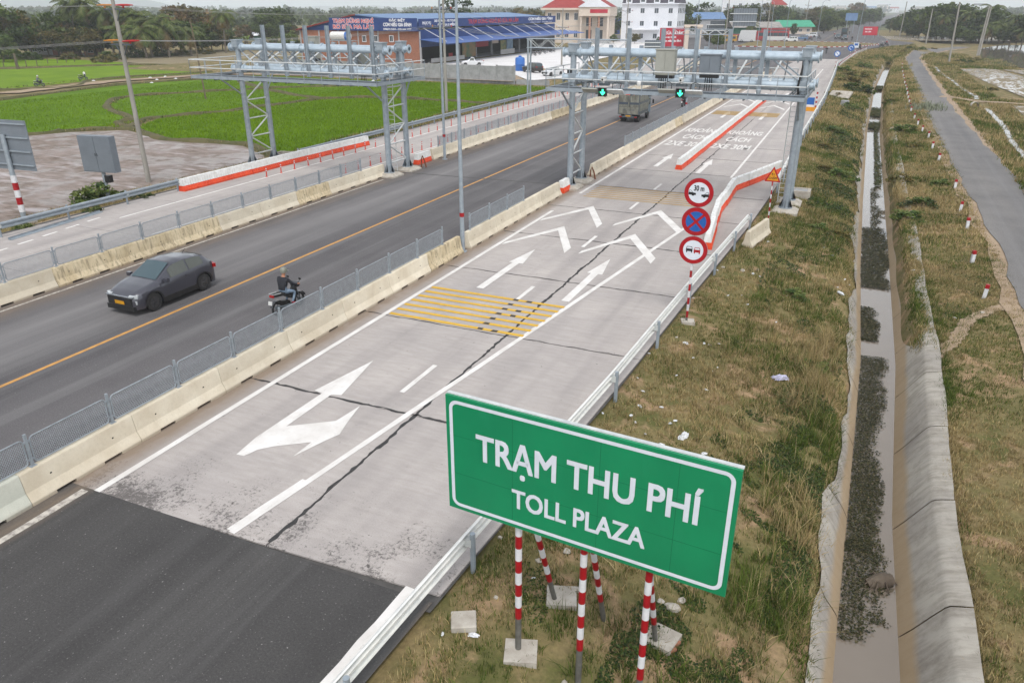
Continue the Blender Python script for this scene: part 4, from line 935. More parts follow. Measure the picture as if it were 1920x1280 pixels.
# ---- concrete utility poles with crossarms, and the lines between them
def util_pole(label, x, y, z, h, arms, lean=(0, 0), r=(.19, .12), mat='pole_concrete', twin=0.0, armrot=0.0, group=None):
    t = thing('utility_pole', label, 'utility pole', group, (x, y, z)); t.rotation_euler = (lean[1], lean[0], 0)
    for dx in ((0,) if not twin else (-twin / 2, twin / 2)):
        mb = MB(); mb.tube([(dx, 0, -.6), (dx, 0, h)], list(r), 12); mb.build('pole', mat, t, True)
    for za, L_ in arms:
        mb = MB(); c, s_ = math.cos(armrot), math.sin(armrot); mb.bar((-L_ / 2 * c, -L_ / 2 * s_, za), (L_ / 2 * c, L_ / 2 * s_, za), .1, .1)
        for q in (-1, 1): mb.bar((q * L_ * .28 * c, q * L_ * .28 * s_, za - .04), (q * .1 * c, q * .1 * s_, za - .75), .05, .05)
        a_ = mb.build('crossarm', 'steel_dark', t)
        for k, q in enumerate((-.46, .0, .46)): mb = MB(); mb.lathe([(.05, 0), (.09, .05), (.05, .1), (.08, .15), (.03, .22)], (q * L_ * c, q * L_ * s_, za + .06), 8); mb.build('insulator', ('insulator_orange', 'insulator_blue', 'insulator_red')[k], a_, True)
    return t
PA = (-47.7, 40.6, -.6); PB = G(834, 208, -.5) + (-.5,); PB = (PB[0], PB[1], -.5)
AR = R(-8)
util_pole('grey concrete pole with coloured insulators standing in the muddy field', *PA, 12.6, [(11.55, 2.3), (9.3, 2.3)], (R(-.6), 0), armrot=AR)
hb1 = AY(834, 18, PB[1])[1] - PB[2]; hb2 = AY(834, 52, PB[1])[1] - PB[2]
util_pole('twin concrete poles with crossarms at the edge of the rice field', *PB, hb1 + 1.6, [(hb1, 3.0), (hb2, 3.0)], twin=.5, armrot=AR)
PC = G(1053, 122, 0) + (0.0,); PD = G(1173, 95, 0) + (0.0,); PE = G(1215, 95, 0) + (0.0,)
util_pole('concrete pole with transformer rack before the peach town hall', *PC, 11.0, [(AY(1053, 52, PC[1])[1], 3.0), (AY(1053, 66, PC[1])[1], 2.4)], armrot=AR)
util_pole('concrete pole with two crossarms before the white mansard building', *PD, 13.0, [(AY(1173, 21, PD[1])[1], 3.2), (AY(1173, 42, PD[1])[1], 3.2)], armrot=AR)
xw, yw = G(386, 186, FZ); xt, zt_ = AY(357, 40, yw); util_pole('leaning brown wooden pole standing in the green rice', xw, yw, FZ, zt_ + .9, [], (math.atan2(xt - xw, zt_ - FZ), 0), (.12, .08), P('old_wood', S(132, 116, 96), S(104, 92, 78), 3, .9) and 'old_wood')
for i, (ub, vb, ut, vt, lab) in enumerate([(1736, 82, 1747, 27, 'concrete pole beside the farm track bend before palms'), (1779, 117, 1797, 20, 'thin leaning pole between farm track and ditch'), (1834, 103, 1854, 25, 'twin leaning concrete poles at the flooded field'), (1686, 72, 1699, 12, 'pale pole standing in the far wet fields')]):
    x, y = G(ub, vb, -.8); xt, zt_ = AY(ut, vt, y); util_pole(lab, x, y, -.8, zt_ + 2.6, [], (math.atan2(xt - x, zt_ + .8), 0), (.24, .16), twin=.45 if i == 2 else 0)
util_pole('concrete power pole beside the green roofed market', *(G(1507, 62, 0) + (0.0,)), AY(1512, 0, G(1507, 62, 0)[1])[1], [(AY(1512, 6, G(1507, 62, 0)[1])[1] - 1, 3)], (R(1.5), 0))
util_pole('concrete power pole before the tall pale block', *(G(1358, 92, 0) + (0.0,)), AY(1358, 0, G(1358, 92, 0)[1])[1] + 1, [(11, 3)])
util_pole('grey concrete power pole by the parked buses', *(G(1436, 80, 0) + (0.0,)), AY(1438, 3, G(1436, 80, 0)[1])[1], [(11.2, 4)])
def wire(a, b, sag, label, group, r=.008):
    n = 14; pts = [(a[0] + (b[0] - a[0]) * i / n, a[1] + (b[1] - a[1]) * i / n, a[2] + (b[2] - a[2]) * i / n - sag * 4 * (i / n) * (1 - i / n)) for i in range(n + 1)]
    mb = MB(); mb.tube(pts, r, 5, cap=False); o = mb.build('power_line', 'wire', None, True); tag(o, label, 'wire', group)
def armpt(p, za, q, L_): return (p[0] + q * L_ * math.cos(AR), p[1] + q * L_ * math.sin(AR), p[2] + za + .25)
PZ = (PA[0] - (PB[0] - PA[0]) - 14, PA[1] - (PB[1] - PA[1]), -.6)
for q in (-.46, 0, .46):
    wire(armpt(PZ, 9.3, q, 2.3), armpt(PA, 9.3, q, 2.3), .5, 'lower power line running off from the muddy field pole', 'lower lines at the muddy field')
    wire(armpt(PA, 9.3, q, 2.3), armpt(PB, hb2, q, 3.0), .55, 'lower power line between the muddy field pole and the twin poles', 'lower lines over the rice field', .012)
    wire(armpt(PB, hb2, q, 3.0), armpt(PC, AY(1053, 66, PC[1])[1], q, 2.4), .9, 'lower power line from the twin poles to the rest stop', 'lower lines at the rest stop', .022)
for q in (-.46, .46):
    wire(armpt(PZ, 11.55, q, 2.3), armpt(PA, 11.55, q, 2.3), .4, 'upper power line running off from the muddy field pole', 'upper lines at the muddy field')
    wire(armpt(PA, 11.55, q, 2.3), armpt(PB, hb1, q, 3.0), .7, 'upper power line between the muddy field pole and the twin poles', 'upper lines over the rice field', .011)
    wire(armpt(PB, hb1, q, 3.0), armpt(PC, AY(1053, 52, PC[1])[1], q, 3.0), .9, 'upper power line from the twin poles to the rest stop', 'upper lines at the rest stop', .022)
    wire(armpt(PC, AY(1053, 52, PC[1])[1], q, 3.0), armpt(PD, AY(1173, 21, PD[1])[1], q, 3.2), 1.2, 'power line between the rest stop pole and the white building pole', 'lines before the white building', .03)
for k, (mat, dx) in enumerate((('insulator_orange', -.55), ('insulator_red', .55))):
    for za in (9.3, 11.55):
        mb = MB(); p = armpt(PA, za, math.copysign(.46, dx), 2.3); d = Vector((PB[0] - PA[0], PB[1] - PA[1], 0)).normalized(); mb.tube([tuple(Vector(p) - d * .7), tuple(Vector(p) - d * .25), tuple(Vector(p) + d * .25), tuple(Vector(p) + d * .7)], [.03, .07, .07, .03], 8); tag(mb.build('line_cover', mat, None, True), ('orange' if k == 0 else 'red') + ' insulating cover on the ' + ('upper' if za > 10 else 'lower') + ' crossarm of the muddy field pole', 'insulator')
# ---- the green TOLL PLAZA board
def sign_green():
    s = NT('sign_green'); v = s.coord('obj', rnd=False); a = s.noise(v, .9, 4, .5); f = s.noise(s.coord('obj', (1, 1, .25), False), 2.0, 5, .6)
    c = s.mix(s.ramp(a, [(.35, 0), (.65, 1)]), S(18, 140, 92, .80), S(16, 130, 86, .80)); c = s.mix(s.ramp(f, [(.56, 0), (.72, .30)]), c, S(40, 150, 106, .8)); s.out(c, .38, 0, .4)
sign_green()
ts = thing('toll_plaza_sign', 'large green TOLL PLAZA board on six striped posts beside the guardrail', 'sign', None, (-3.18, 9.8, 0), R(-4.06))
PW, Z0, Z1 = 4.98, 2.74, 5.02
mb = MB(); mb.bb(-PW / 2, PW / 2, -.025, .025, Z0, Z1); mb.bb(-PW / 2, PW / 2, .026, .10, Z1 - .012, Z1 + .02); mb.m[6:] = [1] * 6; pn = mb.build('panel', ['sign_green', 'steel_bright'], ts)
fo = rrect(-PW / 2 + .07, PW / 2 - .07, Z0 + .07, Z1 - .07, .16, 6); fi = rrect(-PW / 2 + .135, PW / 2 - .135, Z0 + .135, Z1 - .135, .10, 6); n = len(fo)
mb = MB(); mb.add([(x, -.030, z) for x, z in fo] + [(x, -.030, z) for x, z in fi], [(i, (i + 1) % n, n + (i + 1) % n, n + i) for i in range(n)]); mb.build('border_line', 'sign_white', pn)
text_on('TRẠM THU PHÍ', .72, 'sign_white', pn, (.04, -.028, 4.12), name='lettering', bold=.013, width=3.86, extrude=.002)
text_on('TOLL PLAZA', .52, 'sign_white', pn, (-.02, -.028, 3.32), name='lettering', bold=.010, width=2.36, extrude=.002)
for z in (Z0 + .35, Z0 + 1.12, Z1 - .35): mb = MB(); mb.bb(-PW / 2 + .1, PW / 2 - .1, .027, .075, z - .04, z + .04); mb.build('stiffener', 'steel', pn)
P('sign_seam', S(14, 116, 76, .8), None, 3, .5)
for z in (Z0 + .76, Z0 + 1.52): mb = MB(); mb.bb(-PW / 2 + .14, PW / 2 - .14, -.0265, -.0255, z - .004, z + .004); mb.build('seam', 'sign_seam', pn)
for x_ in (-1.2, .35, 1.6): mb = MB(); mb.bb(x_ - .004, x_ + .004, -.0268, -.0258, Z0 + .14, Z1 - .14); mb.build('seam', 'sign_seam', pn)
def striped(mb_out, a, b, r, parent, z_plain, step=.27, par_name='post'):
    a = Vector(a); b = Vector(b); L_ = (b - a).length; mb = MB(); mb.tube([a, b], r, 12); p_ = mb.build(par_name, 'post_grey', parent, True); t0 = z_plain; k = 0
    while t0 < L_ - .02:
        t1 = min(t0 + step, L_); mb = MB(); mb.tube([a + (b - a) * (t0 / L_), a + (b - a) * (t1 / L_)], r + .004, 12, cap=False); mb.build('red_band' if k % 2 == 0 else 'white_band', 'band_red' if k % 2 == 0 else 'band_white', p_, True); t0 = t1; k += 1
rinv = lambda x, y: ((x + 3.18) * math.cos(R(4.06)) - (y - 9.8) * math.sin(R(4.06)), (x + 3.18) * math.sin(R(4.06)) + (y - 9.8) * math.cos(R(4.06)))
for fx, bx, rx_ in ((-1.15, -4.14, 0), (.10, -3.09, 0), (1.25, -2.01, 0)):
    wx, wy = -3.18 + fx, 9.95; zf = zs(wx, wy)
    striped(None, (fx, .12, zf - .3), (fx, .12, Z1 - .25), .058, ts, 1.15)
    byw = 11.65; lx, ly = rinv(bx, byw); zb_ = zs(bx, byw); striped(None, (lx, ly, zb_ - .3), (lx - .06 - (.18 if fx < -1 else 0), .17, Z1 - .6), .052, ts, 1.05)
    for px_, py_, zz in ((wx, wy, zf), (bx, byw, zb_)):
        if (fx < 0 or py_ > 11) and not (abs(fx - .1) < .01): mb = MB(); lx2, ly2 = rinv(px_, py_); mb.box((lx2 + .08, ly2 + .02, zz - .02), (.62, .58, .22), rz=R(24 if fx < 0 else -8)); mb.build('footing', 'concrete_base', ts)
# ---- stack of three round prohibition signs
def disc(par, z, r, inner, y=-.07, rim='sign_red'):
    mb = MB(); mb.lathe([(r, y - .012), (r, y + .012)], (0, 0, z), 40, 'y'); d_ = mb.build('disc', rim, par)
    mb = MB(); mb.lathe([(r + .012, y + .013), (r + .012, y + .02)], (0, 0, z), 40, 'y'); mb.build('disc_back', 'steel', d_)
    mb = MB(); mb.lathe([(r * .72, y - .017), (r * .72, y - .013)], (0, 0, z), 36, 'y'); mb.build('disc_face', inner, d_); return d_
def flat(par, polys, y, mat, name):
    mb = MB()
    for p in polys:
        a = sum(p[i][0] * p[(i + 1) % len(p)][1] - p[(i + 1) % len(p)][0] * p[i][1] for i in range(len(p)))
        if a < 0: p = p[::-1]
        mb.add([(x, y, z) for x, z in p], [tuple(range(len(p)))])
    me = mb.mesh(name, mat); bm = bmesh.new(); bm.from_mesh(me); bmesh.ops.triangulate(bm, faces=bm.faces[:]); bm.to_mesh(me); bm.free(); return ob(name, me, par)
zf = zs(-4.87, 27.57)
sp = thing('traffic_sign', 'three round red rimmed signs stacked on a striped post beside the guardrail', 'sign', None, (-4.87, 27.57, 0))
striped(None, (0, 0, zf - .2), (-.03, 0, 5.2), .042, sp, .42, .27)
mb = MB(); mb.box((.05, 0, zf + .02), (.5, .45, .14), rz=.3); mb.build('footing', 'concrete_base', sp)
d1 = disc(sp, 4.93, .52, 'sign_white'); d2 = disc(sp, 3.87, .52, 'sign_blue'); d3 = disc(sp, 2.79, .52, 'sign_white')
text_on('30 m', .27, 'sign_black', d1, (.0, -.090, 5.08), extrude=.001, width=.36, bold=.006)
def carside(cx_, s_, z): return [[(cx_, z), (cx_ + s_ * .26, z), (cx_ + s_ * .27, z + .07), (cx_ + s_ * .15, z + .09), (cx_, z + .10)], [(cx_, z + .09), (cx_ + s_ * .02, z + .17), (cx_ + s_ * .09, z + .165), (cx_ + s_ * .16, z + .09), (cx_ + s_ * .145, z + .09), (cx_ + s_ * .085, z + .15), (cx_ + s_ * .03, z + .155), (cx_ + s_ * .015, z + .09)], [(cx_ + s_ * .12, z - .03), (cx_ + s_ * .20, z - .03), (cx_ + s_ * .20, z + .01), (cx_ + s_ * .12, z + .01)]]
flat(d1, carside(-.365, 1, 4.84), -.0905, 'sign_black', 'car_symbol'); flat(d1, carside(.365, -1, 4.80), -.0905, 'sign_black', 'car_symbol')
for an in (45, -45):
    c, s_ = math.cos(R(an)), math.sin(R(an)); w = .045; L_ = .40; flat(d2, [[(c * L_ - s_ * w, 3.87 + s_ * L_ + c * w), (-c * L_ - s_ * w, 3.87 - s_ * L_ + c * w), (-c * L_ + s_ * w, 3.87 - s_ * L_ - c * w), (c * L_ + s_ * w, 3.87 + s_ * L_ - c * w)]], -.0905 - (.001 if an > 0 else 0), 'sign_red', 'red_bar')
def carback(cx_, z, k=1.0): return [[(cx_ - .12, z), (cx_ + .12, z), (cx_ + .12, z + .10), (cx_ - .12, z + .10)], [(cx_ - .12, z + .10), (cx_ - .09, z + .185), (cx_ + .09, z + .185), (cx_ + .12, z + .10), (cx_ + .10, z + .10), (cx_ + .075, z + .165), (cx_ - .075, z + .165), (cx_ - .10, z + .10)], [(cx_ - .11, z - .05), (cx_ - .07, z - .05), (cx_ - .07, z), (cx_ - .11, z)], [(cx_ + .07, z - .05), (cx_ + .11, z - .05), (cx_ + .11, z), (cx_ + .07, z)]]
flat(d3, carback(-.145, 2.74), -.0905, 'sign_black', 'car_symbol'); flat(d3, carback(.145, 2.72), -.0905, 'sign_red', 'car_symbol')
# ---- yellow slow-down triangle
x, y = -3.88, 44.94; zf = zs(x, y)
sw = thing('traffic_sign', 'yellow triangular slow sign on a thin striped post beside the gantry footing', 'sign', None, (x, y, 0))
striped(None, (0, 0, zf - .2), (-.06, 0, 2.5), .03, sw, .25, .24)
flat(sw, [[(-.50, 2.07), (.38, 2.07), (-.06, 2.93)]], -.040, 'sign_red', 'triangle'); tf = flat(sw, [[(-.38, 2.14), (.26, 2.14), (-.06, 2.77)]], -.044, 'sign_yellow', 'triangle_face')
mb = MB(); mb.prism([(-.50, 2.07), (.38, 2.07), (-.06, 2.93)], 'y', -.037, -.028); mb.build('triangle_back', 'steel', sw)
text_on('ĐI', .19, 'sign_black', tf, (-.06, -.046, 2.48), extrude=.001); text_on('CHẬM', .16, 'sign_black', tf, (-.06, -.046, 2.27), extrude=.001, width=.44, bold=.004)
# ---- grey sign seen from behind, and the equipment cabinet on its post, left
x, y = G(45, 408, -.1); zf = zs(x, y)
bs = thing('traffic_sign', 'back of a large grey sign on a thick striped post by the muddy field', 'sign', None, (x, y, 0), R(4))
mb = MB(); mb.tube([(0, 0, zf - .4), (0, 0, 4.6)], [.15, .13], 14); pp = mb.build('post', 'steel', bs, True)
for k in range(5): mb = MB(); mb.lathe([(.156, .25 + k * .42), (.153, .25 + (k + 1) * .42)], n=14, cap=False); mb.build('red_band' if k % 2 else 'white_band', 'band_red' if k % 2 else 'band_white', pp, True)
xr_, ztp = AY(37, 228, y); xr2, zbt = AY(60, 320, y)
mb = MB(); mb.bb(-2.6, xr_ - x, .14, .18, zbt - .1, ztp); pn = mb.build('panel', 'cabinet_grey', bs)
for k in range(4): zz = zbt + .2 + (ztp - zbt - .4) * k / 3; mb = MB(); mb.bb(-2.55, xr_ - x - .05, .06, .139, zz - .03, zz + .03); mb.build('stiffener', 'steel', pn)
mb = MB(); mb.box((0, 0, zf + .02), (.9, .9, .3)); mb.build('footing', 'concrete_base', bs)
x, y = G(203, 366, -.1); zf = zs(x, y)
cs = thing('signal_cabinet', 'grey two door box on a single post behind the guardrail', 'cabinet', None, (x, y, 0), R(10))
mb = MB(); mb.tube([(0, 0, zf - .3), (0, 0, 3.3)], .12, 12); mb.build('post', 'steel', cs, True); mb = MB(); mb.box((.1, 0, zf + .05), (1.1, .9, .3)); mb.build('footing', 'concrete_base', cs)
xl_, zt_ = AY(151, 252, y); xr_, _ = AY(205, 270, y); _, zb_ = AY(185, 321, y)
mb = MB(); mb.bb(xl_ - x + .1, xr_ - x + .05, -.22, .28, zb_, zt_); bxx = mb.build('case', 'cabinet_grey', cs); w_ = (xr_ - xl_ - .05)
for k in (0, 1): mb = MB(); mb.bb(xl_ - x + .1 + w_ * k / 2 + .02, xl_ - x + .1 + w_ * (k + 1) / 2 - .02, -.245, -.223, zb_ + .05, zt_ - .05); dd = mb.build('door', 'cabinet_grey', bxx); mb = MB(); mb.bb(xl_ - x + .1 + w_ / 2 + (-.09 if k == 0 else .05), xl_ - x + .1 + w_ / 2 + (-.05 if k == 0 else .09), -.262, -.247, (zb_ + zt_) / 2 - .1, (zb_ + zt_) / 2 + .06); mb.build('handle', 'black_plastic', dd)
mb = MB(); mb.bb(.14, .5, -.16, .16, .75, 1.2); mb.build('flood_lamp', 'black_plastic', cs)
# ---- small far signs and the barricade at the lane end
def round_sign(u, vb, vt, face, label, y_=None, r=.45, square=False):
    x, y = G(u, vb, 0); zc = AY(u, vt, y)[1]; t = thing('traffic_sign', label, 'sign', None, (x, y, 0)); striped(None, (0, 0, -.2), (0, 0, zc), .04, t, .3, .35)
    if square: mb = MB(); mb.bb(-r, r, -.08, -.05, zc - r, zc + r); mb.build('panel', face, t)
    else:
        d_ = disc(t, zc, r, face, rim='sign_blue')
    return t, zc
t, zc = round_sign(1566, 126, 101, 'sign_white', 'pale round sign with a slash at the roundabout approach', r=.6); flat(t, [[(-.36, zc + .30), (-.30, zc + .36), (.36, zc - .30), (.30, zc - .36)]], -.092, 'sign_blue', 'slash')
t, zc = round_sign(1593, 108, 90, 'sign_blue', 'blue round roundabout sign at the approach verge', r=.75)
flat(t, [[(math.cos(a) * q, zc + math.sin(a) * q) for a, q in [(R(k * 20), .42) for k in range(15)] + [(R(k * 20), .28) for k in range(14, -1, -1)]]], -.092, 'sign_white', 'ring_arrow')
t, zc = round_sign(1602, 106, 85, 'sign_white', 'square white and blue sign behind the round roundabout sign', r=.6, square=True); flat(t, [[(-.4, zc - .1), (.4, zc - .1), (.4, zc + .4), (-.4, zc + .4)]], -.084, 'sign_blue', 'blue_field')
x, y = G(1515, 208, 0); t = thing('road_barricade', 'blue board with red white stripes on a yellow base past the gantry tower', 'barricade', None, (x, y, 0))
mb = MB(); mb.bb(-.9, .9, -.3, .3, 0, .45); mb.build('base', 'sign_yellow', t); mb = MB(); mb.bb(-.8, .55, -.05, .05, .451, 1.5); mb.build('board', 'sign_blue', t); mb = MB(); mb.bb(-.8, .55, -.056, -.052, .451, .7); mb.build('stripe', 'sign_white', t)
striped(None, (.75, 0, .4), (.75, 0, 2.3), .09, t, 0, .25)
# ================================================================ vehicles and riders
P('rim_dark', (.05, .05, .053), (.08, .08, .082), 6, .4, .4)
def wheel_mesh(r, w):
    ty = MB(); ty.lathe([(r * .62, -w / 2), (r * .93, -w / 2), (r, -w * .3), (r, w * .3), (r * .93, w / 2), (r * .62, w / 2)], n=22, axis='x', cap=False)
    rm = MB(); rm.lathe([(r * .64, -w * .42), (r * .58, -w * .30), (r * .2, -w * .34), (r * .12, -w * .46)], n=22, axis='x', cap=True); rm.lathe([(r * .12, w * .46), (r * .2, w * .34), (r * .58, w * .30), (r * .64, w * .42)], n=22, axis='x', cap=True)
    for k in range(5):
        a = k * 2 * PI / 5
        for s_ in (-1, 1): rm.bar((s_ * w * .43, r * .1 * math.cos(a), r * .1 * math.sin(a)), (s_ * w * .40, r * .62 * math.cos(a), r * .62 * math.sin(a)), .05, .03)
    return ty.mesh('tyre', 'rubber', True), rm.mesh('rim', 'rim_dark', True)
def wheel(par, loc, r, w, ms):
    t_ = ob('wheel', None, par, loc); a = ob('tyre', ms[0], t_); b = ob('rim', ms[1], t_); return t_
def car_proto(label, cat, pr, paintm, group=None, name='car', detail=True):
    t = thing(name, label, cat, group)
    L0, L1, wb, wr_, hw = pr['rear'], pr['front'], pr['wb'], pr['wr'], pr['hw']
    it = lambda k, y: float(np.interp(y, pr[k][0], pr[k][1]))
    yf_, yr_ = pr['axf'], pr['axf'] - wb
    ys_ = sorted(set([round(v, 3) for v in np.linspace(L0, L1, 44)] + [yf_ + d * wr_ * 1.16 for d in (-1, -.9, -.5, 0, .5, .9, 1)] + [yr_ + d * wr_ * 1.16 for d in (-1, -.9, -.5, 0, .5, .9, 1)]))
    def ring(y):
        zt, zb_, w, wt = it('top', y), it('belt', y), it('w', y) * hw, it('wt', y) * hw; lo = pr['sill']
        za = lo
        for c in (yf_, yr_):
            d = abs(y - c)
            if d < wr_ * 1.16: za = max(za, wr_ * .95 + math.sqrt((wr_ * 1.16) ** 2 - d * d) * .95)
        zb_ = max(zb_, za + .06); zt = max(zt, zb_ + .02)
        return [(0, lo + .02), (w * .80, lo + .02), (w * .82, max(lo, za - .01)), (w * .985, za), (w, (za + zb_) / 2 * .5 + zb_ * .5 - .04), (w * .965, zb_), (wt + (w * .965 - wt) * .12, zt - (zt - zb_) * .14), (wt * .8, zt - .015), (wt * .4, zt), (0, zt + .005)]
    rings = [ring(y) for y in ys_]; mb = MB(); n = 10
    vs_ = []
    for y, r_ in zip(ys_, rings): vs_ += [(x, y, z) for x, z in r_] + [(-x, y, z) for x, z in r_]
    fs = []
    for i in range(len(ys_) - 1):
        a, b = i * 20, (i + 1) * 20
        for j in range(n - 1): fs += [(a + j, b + j, b + j + 1, a + j + 1), (a + 10 + j, a + 10 + j + 1, b + 10 + j + 1, b + 10 + j)]
    for e, fl in ((0, 0), ((len(ys_) - 1) * 20, 1)):
        for j in range(n - 1):
            q = (e + j, e + j + 1, e + 10 + j + 1, e + 10 + j); fs.append(q if not fl else q[::-1])
    mb.add(vs_, fs); me = mb.mesh('body', paintm, 'all'); bm = bmesh.new(); bm.from_mesh(me); bmesh.ops.remove_doubles(bm, verts=bm.verts[:], dist=.001); bmesh.ops.recalc_face_normals(bm, faces=bm.faces[:]); bm.to_mesh(me); bm.free(); me.set_sharp_from_angle(angle=R(42)); body = ob('body', me, t)
    def lerp(a, b, k): return a[0] + (b[0] - a[0]) * k, a[1] + (b[1] - a[1]) * k
    for y0, y1 in pr['side_windows']:
        for s_ in (-1, 1):
            mb = MB(); vs_ = []; fs = []; m_ = 8
            for i in range(m_ + 1):
                y = y0 + (y1 - y0) * i / m_; r_ = ring(y)
                for k in (.10, .97): x, z = lerp(r_[5], r_[6], k); vs_.append((s_ * (x + .012), y, z))
                if i: q = (2 * i - 2, 2 * i, 2 * i + 1, 2 * i - 1); fs.append(q if s_ > 0 else q[::-1])
            mb.add(vs_, fs); mb.build('side_window', 'glass_side', body)
    for nm, (y0, y1), dz in (('windscreen', pr['windscreen'], .014), ('rear_window', pr['rear_window'], .014)):
        mb = MB(); vs_ = []; fs = []; m_ = 6
        for i in range(m_ + 1):
            y = y0 + (y1 - y0) * i / m_; r_ = ring(y); w = lerp(r_[6], r_[7], .55)[0]
            for k in (-1, -.5, 0, .5, 1):
                zt = r_[9][1] - (r_[9][1] - r_[7][1]) * abs(k); vs_.append((k * w, y + (.01 if nm == 'windscreen' else -.01), zt + dz - .006 * abs(k)))
            if i:
                for j in range(4): fs.append(((i - 1) * 5 + j, (i - 1) * 5 + j + 1, i * 5 + j + 1, i * 5 + j))
        mb.add(vs_, fs); mb.build(nm, 'glass_dark', body, 'all')
    ms_ = pr.setdefault('_wm', wheel_mesh(wr_, .22))
    for y in (yf_, yr_):
        for s_ in (-1, 1): wheel(t, (s_ * (hw - .13), y, wr_), wr_, .22, ms_)
    if pr.get('clad'):
        for s_ in (-1, 1):
            mb = MB(); mb.bb(s_ * (hw + .004) - .012, s_ * (hw + .004) + .012, yr_ + wr_ * 1.12, yf_ - wr_ * 1.12, pr['sill'] - .02, pr['sill'] + .17); mb.build('sill_cladding', 'black_plastic', body)
            for yc in (yf_, yr_):
                mb = MB(); vs_ = []; fs = []
                for i in range(13):
                    a = PI * i / 12
                    for rr in (1.12, 1.30): vs_.append((s_ * (hw + .012), yc + wr_ * rr * math.cos(a), wr_ * .95 + wr_ * rr * math.sin(a) * .97))
                    if i: fs.append((2 * i - 2, 2 * i, 2 * i + 1, 2 * i - 1))
                mb.add(vs_, fs); mb.build('arch_cladding', 'black_plastic', body)
        mb = MB(); mb.bb(-hw * .78, hw * .78, L1 - .14, L1 + .02, pr['sill'] - .04, pr['sill'] + .14); mb.build('bumper_skirt', 'black_plastic', body)
    if detail:
        fz = pr['lampz']; yf2 = L1
        for s_ in (-1, 1):
            r_ = ring(L1 - .22); x = r_[5][0] * .80; mb = MB(); mb.box((s_ * x, L1 - .17, fz), (.34, .20, .10), rz=-s_ * R(28)); mb.build('headlight', 'lamp_clear', body)
            mb = MB(); mb.box((s_ * x * 1.0, L1 - .15, fz - .22), (.26, .16, .13), rz=-s_ * R(25)); mb.build('fog_lamp', 'lamp_clear', body)
            mb = MB(); mb.box((s_ * hw * .80, L0 + .07, fz + .15), (.36, .14, .15), rz=s_ * R(20)); mb.build('tail_lamp', 'lamp_red', body)
            mb = MB(); mb.box((s_ * (hw + .09), pr['windscreen'][1] - .22, it('belt', .5) + .07), (.2, .14, .15)); mb.build('mirror', paintm, body)
            for yd in pr.get('handles', (-.1, -.95)): mb = MB(); mb.box((s_ * (hw * .995), yd, it('belt', yd) - .10), (.035, .18, .03)); mb.build('door_handle', paintm, body)
        mb = MB(); mb.bb(-.62, .62, L1 - .10, L1 + .012, fz - .34, fz - .04); mb.build('grille', 'black_plastic', body)
        mb = MB(); mb.bb(-.7, .7, L1 - .16, L1 + .016, fz - .02, fz + .012); mb.build('chrome_strip', 'chrome', body)
        mb = MB(); mb.bb(-.24, .24, L1 + .015, L1 + .03, fz - .30, fz - .17); mb.build('number_plate', pr.get('plate', 'plate_white'), body)
        mb = MB(); mb.tube([(0, L0 + .9, it('top', L0 + .9)), (0, L0 + .72, it('top', L0 + .9) + .14)], .012, 6); mb.build('antenna', 'black_plastic', body)
    return t
HATCH = dict(rear=-2.08, front=2.22, wb=2.64, axf=1.36, wr=.36, hw=.90, sill=.24, lampz=.74, plate='plate_yellow', clad=True,
    top=([-2.08, -2.0, -1.86, -1.62, -1.1, -.4, .1, .98, 1.5, 1.95, 2.12, 2.22], [.86, 1.10, 1.20, 1.40, 1.51, 1.565, 1.53, 1.07, .99, .88, .78, .66]),
    belt=([-2.08, -1.9, -1.5, -.5, .6, 1.0, 1.6, 2.05, 2.22], [.80, 1.08, 1.10, 1.03, .98, .96, .88, .72, .58]), w=([-2.08, -1.95, -1.6, -.8, .9, 1.6, 2.0, 2.15, 2.22], [.80, .93, 1.0, 1.0, 1.0, .98, .88, .76, .66]),
    wt=([-2.08, -1.8, -1.4, 0, .2, 1.0, 1.4, 2.22], [.7, .66, .68, .70, .68, .80, .80, .62]), side_windows=((-1.42, -.62), (-.54, .38)), windscreen=(.12, .95), rear_window=(-1.86, -1.52), handles=(-.42,))
SEDAN = dict(HATCH, clad=False, rear=-2.3, front=2.25, axf=1.40, wb=2.70, top=([-2.3, -2.22, -1.9, -1.55, -.9, -.3, .1, 1.0, 1.5, 2.0, 2.15, 2.25], [.80, .98, 1.06, 1.10, 1.40, 1.46, 1.44, 1.02, .94, .84, .76, .64]),
    belt=([-2.3, -1.9, -.5, .6, 1.0, 1.6, 2.05, 2.25], [.72, .98, .98, .94, .92, .86, .72, .58]), w=([-2.3, -2.1, -1.6, -.8, .9, 1.6, 2.0, 2.15, 2.25], [.80, .93, 1.0, 1.0, 1.0, .98, .88, .76, .66]), side_windows=((-1.05, -.45), (-.37, .4)), windscreen=(.12, .95), rear_window=(-1.5, -.95), plate='plate_white')
SUV = dict(HATCH, clad=False, rear=-2.35, front=2.35, axf=1.45, wb=2.8, wr=.38, hw=.93, sill=.34, lampz=.92, top=([-2.35, -2.25, -2.0, -1.4, -.4, .15, .9, 1.5, 2.1, 2.25, 2.35], [.95, 1.55, 1.76, 1.82, 1.84, 1.80, 1.22, 1.12, 1.02, .92, .74]),
    belt=([-2.35, -2.2, -.5, .6, 1.0, 1.6, 2.15, 2.35], [.9, 1.15, 1.12, 1.10, 1.08, 1.0, .86, .7]), w=([-2.35, -2.1, -1.6, -.8, .9, 1.6, 2.1, 2.25, 2.35], [.9, .97, 1.0, 1.0, 1.0, .98, .9, .8, .7]), wt=([-2.35, -1.8, -1.4, 0, .2, 1.0, 1.4, 2.35], [.76, .76, .76, .76, .74, .82, .82, .66]), side_windows=((-2.0, -1.15), (-1.05, -.3), (-.22, .5)), windscreen=(.18, .85), rear_window=(-2.3, -2.15), plate='plate_white')
